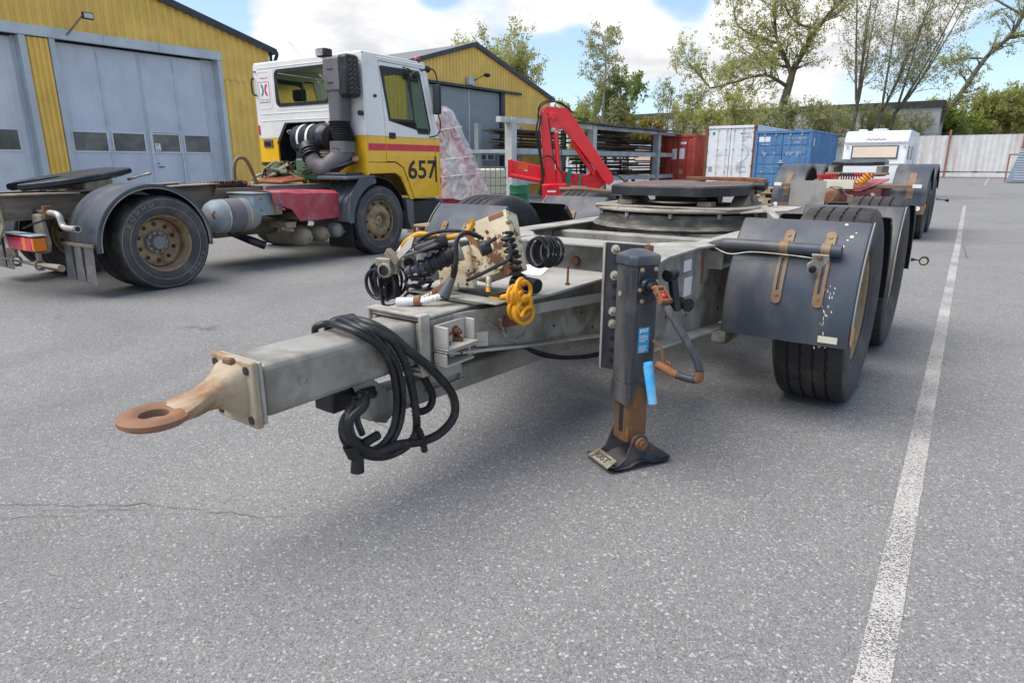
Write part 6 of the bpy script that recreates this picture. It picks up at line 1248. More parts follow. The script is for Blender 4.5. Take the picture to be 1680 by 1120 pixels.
# side walls
for s_, xs_ in ((1, XR), (-1, XL)):
    nv = (-.03*s_, 0, 0); f = side(xs_)
    panel([(CB+.031, 1.745), (CB+.031, 2.84), (3.36+.02, 2.865), (4.66, 2.865), (4.72, 2.84), (4.76, 2.79), (4.66, 2.79), (3.655, 2.80), (3.738, 1.95), (3.742, 1.745)], [], f, nv).build('side_wall', W_, T, smooth=False, bevel=.004)
    panel([(CB+.031, 1.37), (CB+.031, 1.742), (3.742, 1.742), (3.742, 1.37)], [], f, nv).build('side_wall', Y_, T, smooth=False, bevel=.003)
    panel([(CB+.031, 1.20), (CB+.031, 1.362), (3.95, 1.358), (4.11, 1.275), (4.205, 1.09), (4.342, .79), (4.26, .79), (4.125, 1.03), (4.05, 1.15), (3.93, 1.205)], [], f, nv).build('wheel_arch_panel', Y_, T, smooth=False, bevel=.006)
    # door with two window openings
    dw = [(3.725, 2.70), (3.86, 2.0), (4.39, 2.0), (4.30, 2.70)]; qw = [(4.335, 2.72), (4.425, 1.99), (4.47, 1.86), (4.52, 1.835), (4.765, 1.83), (4.79, 1.86), (4.55, 2.72)]
    dr = panel([(3.752, 1.745), (3.748, 1.95), (3.668, 2.785), (4.57, 2.785), (4.655, 2.73), (4.885, 1.90), (4.915, 1.745)], [dw, qw], side(xs_+.002*s_), nv).build('door', W_, T, smooth=False, bevel=.003)
    panel([(3.752, 1.38), (3.752, 1.742), (4.915, 1.742), (4.955, 1.3), (4.955, .80), (4.36, .80), (4.225, 1.10), (4.125, 1.29), (3.96, 1.375)], [], side(xs_+.002*s_), nv).build('door', Y_, T, smooth=False, bevel=.004)
    panel([(3.70, 2.73), (3.68, 2.71), (3.835, 1.97), (4.45, 1.97), (4.50, 1.80), (4.78, 1.80), (4.815, 1.87), (4.575, 2.745)], [[(3.735, 2.70), (3.865, 2.005), (4.385, 2.005), (4.29, 2.60), (4.20, 2.63), (3.75, 2.63)], [(4.345, 2.70), (4.43, 1.99), (4.48, 1.86), (4.53, 1.84), (4.76, 1.835), (4.78, 1.865), (4.55, 2.70)]], side(xs_+.003*s_), (.008*s_, 0, 0)).build('window_gasket', K['black'], dr, smooth=False)
    panel([(3.70, 2.72), (3.85, 1.98), (4.43, 1.98), (4.49, 1.82), (4.77, 1.82), (4.80, 1.87), (4.56, 2.73)], [], side(xs_-.012*s_), (-.004*s_, 0, 0)).build('window_pane', K['cabglass'], dr, smooth=False)
    tbx('door_handle', K['black'], *sorted((xs_+.002*s_, xs_+.018*s_)), 3.82, 3.96, 1.71, 1.80, par=dr, bev=.008)
    # front corner panels
    panel([(4.925, 1.742), (4.965, 1.3), (4.965, .80), (5.04, .80), (5.055, 1.3), (5.03, 1.742)], [], f, nv).build('corner_panel', Y_, T, smooth=False, bevel=.003)
    panel([(4.925, 1.748), (4.895, 1.90), (4.66, 2.75), (4.76, 2.78), (4.99, 1.92), (5.03, 1.748)], [], f, nv).build('windscreen_pillar', W_, T, smooth=False, bevel=.004)
    for a_, b_ in ((3.37, 3.74), (3.755, 4.915), (4.93, 5.045)): tbx('red_stripe', K['redstripe'], *sorted((xs_+.0035*s_, xs_+.0045*s_)), a_, b_, 1.535, 1.635, bev=0)
    q = MB(); q.prism([(xs_+.003*s_, 3.752, 1.44), (xs_+.003*s_, 4.93, 1.44), (xs_+.003*s_, 4.93, 1.45), (xs_+.003*s_, 3.752, 1.45)], (.006*s_, 0, 0)); q.build('door_crease', Y_, T, smooth=False)
    q = MB(); q.prism([(xs_+.003*s_, 4.905, 1.47), (xs_+.003*s_, 4.925, 1.46), (xs_+.003*s_, 4.935, 1.04), (xs_+.003*s_, 4.91, 1.07)], (.012*s_, 0, 0)); q.build('air_deflector_slot', K['black'], T, smooth=False)
    tbx('corner_reflector', K['redlamp'], *sorted((xs_-.02*s_, xs_+.006*s_)), 5.045, 5.065, 1.02, 1.12, bev=.003)
SM = lambda y_, z_: basis(V((XR+.0035, y_, z_)), V((0, 1, 0)), V((0, 0, 1)), V((1, 0, 0)))
text('657', .40, K['digits'], T, SM(4.575, 1.235), 'number', sx=1.22, bold=.008, ext=.0008)
# roof, front, floor
q = MB(); q.box(XL+.01, XR-.01, CB+.01, 4.72, 2.866, 2.89); q.build('roof', W_, T, bevel=.012)
q = MB(); q.prism([(XL+.02, 4.73, 2.87), (XR-.02, 4.73, 2.87), (XR-.02, 4.80, 2.76), (XL+.02, 4.80, 2.76)], (0, .012, .004)); q.build('front_header', W_, T, smooth=False)
q = MB(); q.add([(XL+.05, 4.80, 2.76), (XR-.05, 4.80, 2.76), (XR-.05, 5.03, 1.80), (XL+.05, 5.03, 1.80)], [(0, 1, 2, 3)]); q.build('windscreen', K['cabglass'], T, smooth=False)
tbx('front_panel', Y_, XL, XR, 5.035, 5.06, .80, 1.79); tbx('cab_floor', K['black'], XL+.04, XR-.04, CB+.56, 4.95, 1.20, 1.25); tbx('dashboard', K['black'], XL+.04, XR-.04, 4.62, 5.0, 1.26, 1.90, bev=.03)
tbx('grille', K['black'], XL+.3, XR-.3, 5.061, 5.08, 1.0, 1.5)
tbx('cab_lining', K['greyplastic'], XL+.05, XR-.05, CB+.05, CB+.06, 1.98, 2.2, bev=0)
for x_ in (-.62, -1.84):
    st = tbx('seat', K['blacksteel'], x_-.25, x_+.25, 3.78, 4.25, 1.55, 1.72, bev=.04); tbx('seat_back', K['blacksteel'], x_-.24, x_+.24, 3.66, 3.79, 1.73, 2.3, par=st, bev=.05); tbx('headrest', K['blacksteel'], x_-.13, x_+.13, 3.68, 3.77, 2.32, 2.5, par=st, bev=.03)
q = MB(); q.tube([V((-1.84, 4.50, 1.98))+V((.22*cos(t), .10*sin(t), .20*sin(t))) for t in [2*pi*i/24 for i in range(24)]], .015, 6, closed=True); q.build('steering_wheel', K['black'], T)
q = MB(); q.prism([(XR-.01, 3.6, 2.865), (XR-.01, 4.7, 2.865), (XR+.012, 4.7, 2.835), (XR+.012, 3.6, 2.835)], (-.004, 0, 0)); q.build('rain_gutter', W_, T, smooth=False)
# mirrors and lamps
q = MB(); q.tube(smooth_path([(XR, 4.70, 2.78), (XR+.06, 4.84, 2.80), (XR+.08, 4.92, 2.70), (XR+.08, 4.93, 2.55)]), .012, 8); q.build('mirror_arm', K['black'], T); q = MB(); q.tube(smooth_path([(XR+.08, 4.93, 2.15), (XR+.12, 4.94, 1.95), (XR+.10, 4.88, 1.80), (XR+.0, 4.78, 1.76)]), .010, 8); q.build('mirror_arm', K['black'], T)
mr_ = tbx('mirror', K['black'], XR-.0, XR+.15, 4.90, 4.95, 2.12, 2.58, bev=.02); tbx('mirror_glass', K['glassdark'], XR+.01, XR+.14, 4.892, 4.899, 2.14, 2.56, par=mr_, bev=.003)
q = MB(); q.tube([(XR, 4.20, 2.76), (XR+.06, 4.26, 2.74), (XR+.12, 4.30, 2.68)], .012, 8); q.ball((XR+.12, 4.36, 2.66), .075, 12, (.6, 1.3, .8)); q.build('kerb_mirror', K['black'], T)
q = MB(); q.ball((XR-.05, 4.60, 2.93), .045, 10); q.build('roof_beacon', K['redlamp'], T); q = MB(); q.cyl((XR-.05, 4.60, 2.88), (XR-.05, 4.60, 2.91), .05, n=12); q.build('beacon_base', K['black'], T)
q = MB(); q.ball((XR-.02, 4.80, 2.80), .055, 10, (1, 1.5, 1)); q.ball((XR-.25, 4.84, 2.86), .07, 10, (1.3, 1, .8)); q.build('roof_lamp', K['black'], T)
for y_, z_ in ((3.55, 2.30),):
    q = MB(); q.cyl((XR, y_, z_), (XR+.03, y_, z_), .022, n=10); q.build('side_knob', K['black'], T)
q = MB(); q.cyl((-.02-.06, CB, 2.05), (-.08, CB-.06, 2.05), .035, n=12); q.build('rear_knob', K['black'], T)
# air intake stack on the rear wall
q = MB(); q.box(-.55, -.14, 3.06, 3.32, 2.33, 2.80); ih = q.build('intake_head', K['greyplastic'], T, bevel=.035)
for z_ in (2.45, 2.63):
    q = MB(); q.box(-.46, -.34, 3.052, 3.06, z_, z_+.012); q.build('head_slot', K['blacksteel'], ih, smooth=False)
q = MB(); q.box(-.24, -.035, 3.045, 3.30, 2.25, 2.82); ig = q.build('intake_grille', K['black'], T, bevel=.05)
for i in range(8):
    for j in range(3):
        q = MB(); q.beam((-.033, 3.08+j*.075, 2.30+i*.06), (-.033, 3.135+j*.075, 2.33+i*.06), .010, .018, up=(1, 0, 0)); q.build('grille_bar', K['fendergrey'], ig, smooth=False)
q = MB(); vs = [];
secs = [(-.38, 3.19, 2.34, .16, .12), (-.38, 3.19, 2.2, .145, .12), (-.385, 3.19, 1.94, .14, .12)]
def loftr(secs, nm, m_, par=T, k=16, ex=.55):
    q = MB(); vs = []
    for cx_, cy_, cz_, w, h in secs:
        for i in range(k):
            a = 2*pi*i/k; c, s_ = cos(a), sin(a); vs.append((cx_+w*math.copysign(abs(c)**ex, c), cy_+h*math.copysign(abs(s_)**ex, s_), cz_))
    q.add(vs, [(i*k+j, i*k+(j+1) % k, (i+1)*k+(j+1) % k, (i+1)*k+j) for i in range(len(secs)-1) for j in range(k)]); return q.build(nm, m_, par)
loftr(secs, 'intake_duct', K['greyplastic'])
loftr([(-.40+.004*i, 3.17, 1.94-.0115*i, (.142 if i % 2 else .160)+.0008*i, (.12 if i % 2 else .138)) for i in range(25)], 'intake_bellows', K['mudblack'], ex=.8)
loftr([(-.34, 3.16, 1.66, .175, .14), (-.34, 3.16, 1.50, .18, .14)], 'intake_neck', K['greyplastic'])
q = MB(); pth = smooth_path([(-.34, 3.16, 1.53), (-.36, 3.14, 1.44), (-.48, 3.10, 1.36), (-.62, 3.05, 1.28), (-.76, 3.0, 1.33), (-.84, 2.99, 1.44)], 5); q.tube(pth, [.165-.055*i/(len(pth)-1) for i in range(len(pth))], 18); q.build('intake_elbow', K['greyplastic'], T)
q = MB(); q.tube([(-.83, 2.99, 1.42), (-.90, 3.0, 1.52), (-.96, 3.05, 1.58)], [.12, .125, .13], 18)
for i in range(4): c = V((-.83, 2.99, 1.42)).lerp(V((-.96, 3.05, 1.58)), (i+.5)/4.5); q.cyl(c, c+V((-.012, .005, .014)), .138, n=18)
q.build('duct_hose', K['black'], T)
# air filter drum in the recess
q = MB(); q.lathe([(0, -1.52), (.17, -1.51), (.215, -1.47), (.22, -1.42), (.22, -.98), (.235, -.96), (.235, -.82), (.20, -.76), (.06, -.74), (0, -.74)], (0, 3.36, 1.71), 'x', 36); af = q.build('air_filter', K['grease'], T)
for x_ in (-1.30, -1.10): q = MB(); q.lathe([(.221, x_-.022), (.225, x_-.022), (.225, x_+.022), (.221, x_+.022)], (0, 3.36, 1.71), 'x', 36, a0=R(20), a1=R(200)); q.build('filter_strap', K['sticker'], af)
q = panel([(-1.34, 1.30), (-1.30, 1.62), (-1.06, 1.62), (-.96, 1.30), (-1.06, 1.30), (-1.12, 1.45), (-1.20, 1.45), (-1.25, 1.30)], [[(-1.27+.03*cos(2*pi*i/10), 1.55+.03*sin(2*pi*i/10)) for i in range(10)], [(-1.11+.03*cos(2*pi*i/10), 1.55+.03*sin(2*pi*i/10)) for i in range(10)]], lambda x, z: (x, 3.12, z), (0, .02, 0)); q.build('filter_bracket', K['blacksteel'], T, smooth=False)
K['engreen'] = mat('green_engine_paint', (.07, .17, .08), .6, 0, dirt=(.12, .12, .08), damt=.5, dscale=6)
q = MB(); q.box(-1.22, -1.0, 3.0, 3.4, 1.22, 1.42); q.build('green_housing', K['engreen'], T, bevel=.03)
q = MB(); q.box(-1.45, -.85, 3.1, 3.9, 1.10, 1.24); q.build('engine_block', K['engreen'], T, bevel=.03)
q = MB(); q.lathe([(.12, 0), (.10, .02), (.12, .04), (.10, .06), (.12, .08), (.10, .10), (.12, .12)], (-.75, 3.2, 1.42), 'z', 18); q.build('ribbed_pipe', K['mudsteel'], T)
q = MB(); q.tube([(-2.0, 2.75, 1.02), (-1.62, 3.0, 1.22), (-1.52, 3.06, 1.28)], .055, 14); q.tube([(-1.63, 2.99, 1.21), (-1.45, 3.10, 1.32)], .085, 14); q.build('steering_pipe', K['straprust'], T)
q = MB(); q.prism([(-1.75, 2.62, 1.06), (-1.0, 2.55, 1.06), (-1.0, 3.0, 1.08), (-1.3, 3.05, 1.15), (-1.65, 3.0, 1.11)], (0, 0, .04)); q.build('orange_rag', K['orhose'], T, bevel=.015)
rnd = random.Random(21); mats_ = ['rubber', 'blacksteel', 'mudsteel', 'rubber', 'engreen', 'hub', 'galvweb']
for i in range(26):
    x0 = rnd.uniform(-2.0, -.6); y0 = rnd.uniform(2.85, 3.35); z0 = rnd.uniform(1.06, 1.25); q = MB()
    q.tube(smooth_path([(x0, y0, z0), (x0+rnd.uniform(-.2, .2), y0+rnd.uniform(-.1, .15), z0+rnd.uniform(0, .12)), (x0+rnd.uniform(-.35, .35), y0+rnd.uniform(-.1, .2), z0+rnd.uniform(-.05, .15)), (x0+rnd.uniform(-.4, .4), y0+.2, z0+rnd.uniform(-.05, .1))]), rnd.choice((.008, .012, .02, .028)), 7); q.build('engine_hose', K[mats_[i % 7]], T)
for i in range(14):
    x0 = rnd.choice((rnd.uniform(-1.97, -1.6), rnd.uniform(-.85, -.66))); z0 = rnd.uniform(1.25, 1.85); y0 = 3.36; q = MB(); w = rnd.uniform(.02, .06); q.box(x0-w, x0+w, y0, y0+.12, z0-w, z0+w); q.cyl((x0, y0-.04, z0), (x0, y0, z0), w*.6, n=10); q.build('engine_fitting', K[mats_[(i*3) % 7]], T, bevel=.008)
tbx('heat_shield', K['blacksteel'], -.75, -.10, 2.95, 3.3, 1.14, 1.22, bev=.02); q = MB(); q.tube(smooth_path([(-.7, 3.0, 1.20), (-.4, 3.02, 1.28), (-.2, 3.1, 1.34), (-.12, 3.22, 1.40)]), .03, 10); q.build('intake_tail', K['black'], T)
q = MB(); q.cyl((-.16, 3.25, 1.36), (-.12, 3.18, 1.42), .03, .05, n=12); q.build('filler_cap', K['straprust'], T)
# work lamp at roof height
q = MB(); q.box(-.68, -.50, 3.08, 3.24, 2.815, 2.93); wl = q.build('work_lamp', K['black'], T, bevel=.02); q = MB(); q.box(-.67, -.53, 3.07, 3.079, 2.83, 2.915); q.build('lamp_glass', K['chrome'], wl, smooth=False)
q = MB(); q.tube([(-2.3, 4.5, 2.88), (-2.55, 4.2, 3.35)], .004, 4); q.build('antenna', K['black'], T)
# ================================================================ red folded loader crane
A0 = R(35.889)
def G_(u, D):
    k = D/1091.8; lat = (u-840)*k; return (lat*cos(A0)-D*sin(A0), D*cos(A0)+lat*sin(A0), 0)
C = thing('loader_crane', 'bright red folded loader crane with black hoses and a green strap, behind the dolly', 'crane', (-8.207, 11.342, 0), A0)
def pr(name, m, pts, y0, y1, par=None, bev=.012):
    q = MB(); q.prism([(x, y0, z) for x, z in pts], (0, y1-y0, 0)); return q.build(name, m, par or C, smooth=bool(bev), bevel=bev)
RC = K['crane']
pr('crane_column', RC, [(.57, 2.32), (.66, 2.42), (.76, 2.25), (.95, .90), (.70, .88)], -.14, .14)
pr('main_boom', RC, [(.57, 2.36), (.62, 2.44), (.75, 2.47), (1.02, 2.44), (1.12, 2.45), (1.22, 2.33), (2.12, 1.10), (2.14, .98), (2.05, .90), (1.90, 1.02), (1.80, 1.18), (1.06, 2.04), (.96, 2.03), (.86, 2.14), (.78, 2.30)], -.10, .16)
pr('boom_gusset', RC, [(.74, 2.28), (.90, 2.22), (1.02, 2.02), (.90, 2.0), (.86, 2.07), (.78, 2.02)], -.13, -.101, bev=.004)
q = MB(); q.cyl((.84, -.15, 2.28), (.84, .18, 2.28), .075, n=20); q.build('boom_pin', RC, C, bevel=.006)
jb = pr('extension_boom', RC, [(-.05, 1.42), (.10, 1.40), (1.52, 1.10), (1.62, 1.12), (1.75, 1.22), (1.88, 1.14), (2.05, 1.02), (2.0, .92), (1.86, .80), (1.45, .82), (1.3, .86), (-.05, 1.14)], .18, .42)
pr('boom_end', RC, [(-.09, 1.43), (.02, 1.43), (.02, 1.06), (-.09, 1.06)], .15, .45)
q = MB(); q.cyl((-.02, .14, 1.10), (1.25, .14, .87), .05, n=14); q.build('extension_cylinder', RC, C)
q = MB(); q.cyl((1.25, .14, .87), (1.6, .16, .84), .035, n=12); q.build('cylinder_rod', K['chrome'], C)
K['warnorange'] = mat('orange_sticker', (.72, .12, .03), .4, 0, bump=0)
q = MB(); q.prism([(.13, .178, 1.36), (.34, .178, 1.32), (.34, .178, 1.18), (.13, .178, 1.23)], (0, -.002, 0)); q.build('orange_decal', K['warnorange'], jb, smooth=False)
q = MB(); q.prism([(.27, .1765, 1.215), (.33, .1765, 1.205), (.33, .1765, 1.185), (.27, .1765, 1.195)], (0, -.002, 0)); q.build('decal_text', K['sticker'], jb, smooth=False)
q = MB(); q.cyl((.88, -.12, 2.02), (.92, -.12, 1.92), .03, n=12); q.build('cylinder_rod', K['chrome'], C)
q = MB(); q.cyl((.90, -.12, 1.95), (.99, -.12, 1.02), .055, n=18); q.cyl((.99, -.12, 1.02), (1.0, -.12, .93), .065, n=18); q.build('lift_cylinder', RC, C)
q = MB(); q.cyl((1.25, .02, 1.80), (1.74, .02, 1.13), .05, n=16); q.build('fold_cylinder', RC, C)
pr('base_block', RC, [(.62, .92), (1.12, .92), (1.12, .70), (1.0, .55), (.85, .52), (.66, .6)], -.22, .3)
pr('crane_foot', RC, [(.68, .55), (1.08, .55), (1.05, .30), (.72, .30)], -.18, .25)
q = MB(); q.cyl((.65, -.16, .90), (1.12, -.16, .90), .05, n=14); q.build('slew_cylinder', RC, C)
pr('support_stand', K['blacksteel'], [(.3, .30), (1.9, .30), (1.9, .0), (1.7, .0), (1.7, .18), (.5, .18), (.5, 0), (.3, 0)], -.3, .5, bev=.004)
pr('crane_tie', RC, [(1.15, .80), (1.9, .78), (1.75, .66), (1.2, .70)], .1, .3)
pr('label_strip', K['sticker'], [(.74, .80), (.92, .80), (.92, .765), (.74, .765)], -.225, -.221, bev=0)
for pts, r_ in (([(.56, -.16, 2.30), (.50, -.16, 2.0), (.56, -.16, 1.6), (.62, -.16, 1.2), (.60, -.17, .85), (.56, -.17, .75), (.66, -.17, .72)], .018), ([(.60, -.17, 2.34), (.55, -.17, 1.9), (.60, -.17, 1.5), (.66, -.17, 1.1), (.62, -.18, .80), (.60, -.18, .68)], .018),
                ([(.52, -.1, 2.25), (.58, -.1, 2.45), (.72, -.1, 2.54), (.95, -.1, 2.55), (1.12, -.1, 2.46), (1.25, -.1, 2.34)], .014), ([(.54, -.05, 2.2), (.56, -.05, 2.48), (.75, -.05, 2.58), (1.0, -.05, 2.52), (1.22, -.05, 2.38)], .014),
                ([(.62, -.17, 1.45), (.74, -.17, 1.50), (.86, -.17, 1.44), (.92, -.17, 1.30), (1.0, -.17, 1.2)], .013), ([(1.05, -.17, 1.9), (1.02, -.17, 1.5), (1.08, -.17, 1.25), (1.0, -.17, 1.15)], .010), ([(.74, -.15, 2.25), (.80, -.15, 1.9), (.84, -.15, 1.6), (.90, -.15, 1.35)], .010), ([(2.0, .0, 1.25), (2.2, -.05, 1.12), (2.4, -.1, .96), (2.5, -.1, .90)], .014)):
    hose('hydraulic_hose', pts, r_, K['rubber'], 8, C)
q = MB(); q.tube([(1.02, -.3, .79), (1.5, -.34, .84), (1.62, -.36, .83)], .03, 8); q.build('release_lever', K['straprust'], C)
def webbing(name, x0, pts, w=.045):
    q = MB(); P_ = smooth_path(pts, 5); vs = []
    for p in P_: vs += [p+V((-w, 0, 0)), p+V((w, 0, 0))]
    q.add(vs, [(2*i, 2*i+1, 2*i+3, 2*i+2) for i in range(len(P_)-1)]); return q
s1 = webbing('a', 0, [(1.20, .16, .78), (1.20, .14, 1.0), (1.24, .15, 1.22), (1.27, .22, 1.24), (1.27, .40, 1.22)]); sto = s1.build('webbing', K['green'], None); sto.name = 'lashing_strap'; sto.location = C.location; sto.rotation_euler = C.rotation_euler; tag(sto, 'wide green lashing strap wound round the red extension boom', 'strap')
for pts, w in (([(1.26, .13, .95), (1.20, .1, .80), (1.10, .05, .70), (1.16, .0, .66), (1.3, .0, .62)], .03), ([(1.47, .16, 1.14), (1.44, .15, .98), (1.43, .14, .86), (1.36, .1, .78)], .02), ([(1.1, -.02, .72), (1.25, -.05, .68), (1.05, -.05, .60), (1.2, -.05, .55)], .035)):
    webbing('b', 0, pts, w).build('strap_tail', K['green'], sto)

# ================================================================ crane wrapped in plastic film
Wc = thing('wrapped_crane', 'loader crane shrouded in milky wrinkled plastic film on a dark red base', 'crane', (-8.5, 11.747, 0), A0)
pr('crane_base', K['maroon'], [(-1.62, .62), (-.40, .62), (-.36, .50), (-.5, .40), (-1.5, .34), (-1.7, .40)], -.3, .3, Wc); pr('base_rail', K['maroon'], [(-1.7, .30), (-.35, .30), (-.35, .18), (-1.7, .18)], -.25, .2, Wc); pr('base_foot', K['blacksteel'], [(-1.5, .18), (-.6, .18), (-.6, 0), (-1.5, 0)], -.25, .25, Wc)
K['crane2'] = mat('veiled_red_paint', (.45, .02, .03), .5, 0)
pr('folded_boom', K['crane2'], [(-1.58, 2.38), (-1.42, 2.42), (-1.30, 2.20), (-.62, .80), (-.85, .72), (-1.45, 2.0)], -.10, .12, Wc); pr('crane_column', K['crane2'], [(-1.62, 2.2), (-1.50, 2.2), (-1.35, .65), (-1.6, .65)], -.1, .1, Wc)
q = MB(); vs = []; kk = 44; lev = 40; rnd = random.Random(4)
for j in range(lev+1):
    t = j/lev; z = .60+t*(2.52-.60); xl = -1.66-.05*sin(t*3.1)+.02*t; xr = -.46-.84*t**1.02; 
    if t > .93: s_ = (t-.93)/.07; xl += .10*s_**2; xr -= .12*s_**2
    w = (xr-xl)/2; cx_ = (xr+xl)/2; dp = .34-.16*t
    if t > .97: w *= .8; dp *= .7
    for i in range(kk):
        a = 2*pi*i/kk; p = V((cos(a)*3.1, sin(a)*3.1, z*1.2)); fold = .030*mnoise.noise(p*2.3)+.022*sin(a*9+z*5+3*mnoise.noise(p))+.012*mnoise.noise(p*6)
        ruf = .05*max(0, .15-t)/.15*sin(a*14); vs.append((cx_+(w+fold+ruf)*math.copysign(abs(cos(a))**.8, cos(a)), (dp+fold+ruf)*math.copysign(abs(sin(a))**.8, sin(a)), z+.02*sin(a*6+z*2)*(1-t)))
q.add(vs, [(j*kk+i, j*kk+(i+1) % kk, (j+1)*kk+(i+1) % kk, (j+1)*kk+i) for j in range(lev) for i in range(kk)]+[tuple(lev*kk+i for i in range(kk))]); q.build('plastic_wrap', K['film'], Wc, ang=75)
for z_, in ((2.05,), (1.1,), (1.45,)):
    q = MB(); t = (z_-.6)/1.92; xl = -1.68; xr = -.44-.84*t; q.tube([((xl+xr)/2+(xr-xl)/2*1.0*cos(a), (.34-.14*t)*1.02*sin(a), z_+.05*cos(a)) for a in [2*pi*i/24 for i in range(24)]], .008, 5, closed=True); q.build('wrap_string', K['sticker'], Wc)

# ================================================================ storage rack with plates and planks
Rk = thing('storage_rack', 'pale grey steel storage rack with two shelf levels and a thin roof', 'rack', (-14.8, 26, 0))
def rb(name, m, *b, bev=.006):
    q = MB(); q.box(b[0]+14.8, b[1]+14.8, b[2]-26, b[3]-26, b[4], b[5]); return q.build(name, K[m], Rk, smooth=False, bevel=bev)
for y in (18.85, 24.65, 31.3): rb('rack_post', 'rackwhite' if y < 30 else 'rackgrey', -13.95, -13.65, y, y+.30, 0, 2.86)
for y in (19.8, 22.5, 26, 28.2, 30, 32.5): rb('rack_post', 'rackgrey', -16.1, -15.9, y, y+.2, 0, 2.8)
rb('top_beam', 'rackwhite', -13.92, -13.70, 18.3, 24.64, 2.70, 2.88); rb('top_beam', 'rackgrey', -13.92, -13.70, 24.96, 34, 2.72, 2.86)
for za, zb_ in ((1.66, 1.86), (.62, .80)):
    for ya, yb in ((19.16, 24.64), (24.96, 31.29), (31.61, 35)): rb('shelf_beam', 'rackgrey', -13.90, -13.72, ya, yb, za, zb_)
    rb('shelf_beam', 'rackgrey', -16.05, -15.95, 18.85, 34, za, zb_)
for y in (18.95, 21.2, 24.75, 27, 29, 31.4, 33): 
    for z in (1.70, .64): rb('shelf_arm', 'rackgrey', -15.94, -13.91, y, y+.12, z, z+.12)
q = MB(); vs = []
for i in range(61):
    y = 23.2+i*.18; vs += [(-14.8-1.6+14.8, y-26, 3.0+.02*(i % 2)), (-13.45+14.8, y-26, 2.94+.02*(i % 2))]
q.add(vs, [(2*i, 2*i+1, 2*i+3, 2*i+2) for i in range(60)]); q.build('rack_roof', K['roofgrey'], Rk, smooth=False); rb('roof_edge', 'roofdark', -13.47, -13.43, 23.2, 34, 2.88, 2.95, bev=0)
rnd = random.Random(9)
def plank(x0, x1, y0, y1, z0, z1, m, label, grp, rz=0.):
    q = MB(); q.box(-(x1-x0)/2, (x1-x0)/2, -(y1-y0)/2, (y1-y0)/2, 0, z1-z0); o = q.build('stored_plank', K[m], None, smooth=False, bevel=.004); o.location = ((x0+x1)/2, (y0+y1)/2, z0); o.rotation_euler = (0, 0, rz); tag(o, label, 'plank', grp)
for (ya, yb, zb_, n_, xo, lab, tall) in ((19.6, 24.3, 1.88, 8, -15.2, 'dark weathered plank stacked on the upper shelf behind the red crane', .07), (25.4, 30.8, 1.88, 9, -15.0, 'dark weathered plank stacked on the middle bay of the upper shelf', .075), (28.8, 34.4, 1.88, 5, -14.8, 'rusty brown beam lying over the far end of the upper shelf', .08),
                                  (25.4, 30.6, .82, 8, -15.1, 'dark plank stacked on the lower shelf right of the crane column', .07), (28.6, 33.6, .82, 7, -14.6, 'brown rusty plate stacked on the lower shelf nearest the red container', .06)):
    z = zb_; grp_ = lab.replace(' plank ', ' planks ').replace(' beam ', ' beams ').replace(' plate ', ' plates ')
    ords = ['lowest', 'second lowest', 'third lowest', 'fourth lowest', 'middle', 'fourth highest', 'third highest', 'second highest', 'topmost']
    ords = ords[:(n_+1)//2]+ords[9-n_//2:] if n_ < 9 else ords
    for i in range(n_):
        h = tall*rnd.uniform(.6, 1.2); a = ya+rnd.uniform(-.1, .9)*(1+.15*i); b = yb-rnd.uniform(-.2, 1.0); xx = xo+rnd.uniform(-.15, .3); w = rnd.uniform(.5, .9)
        plank(xx-w/2, xx+w/2, a, b, z, z+h, 'plankbrown' if 'brown' in lab and rnd.random() < .6 else 'timber', ords[i]+' '+lab, grp_, rnd.uniform(-.02, .02))
        z += h+(.06 if rnd.random() < .45 else .004)
        if rnd.random() < .3: z += .03

# tote tank, drum
c = G_(797, 17.4); Ib = thing('tote_tank', 'milky plastic tank in a wire cage beside the white rack post', 'tank', c, A0)
q = MB(); q.box(-.5, .5, -.45, .45, .16, 1.22); q.build('tank_body', K['plasticwhite'], Ib, bevel=.05); q = MB(); q.box(-.52, .52, -.48, .48, .0, .13); q.build('tank_pallet', K['pallet'], Ib, smooth=False)
for i in range(9):
    q = MB(); x_ = -.52+1.04*i/8; q.tube([(x_, -.49, .12), (x_, -.49, 1.26)], .011, 5); q.build('cage_bar', K['cage'], Ib)
for z_ in (.2, .4, .6, .8, 1.0, 1.25):
    q = MB(); q.tube([(-.53, -.50, z_), (.53, -.50, z_), (.53, .5, z_), (-.53, .5, z_)], .011, 5, closed=True); q.build('cage_bar', K['cage'], Ib)
c = G_(852, 19); q = MB(); q.lathe([(0, 0), (.27, 0), (.285, .02), (.28, .25), (.29, .27), (.28, .29), (.28, .50), (.29, .52), (.28, .54), (.285, .74), (.27, .76), (0, .75)], (0, 0, 0), 'z', 28); o = q.build('steel_drum', K['drumgreen']); o.location = c; tag(o, 'green steel drum standing under the rack between its two white posts', 'drum')

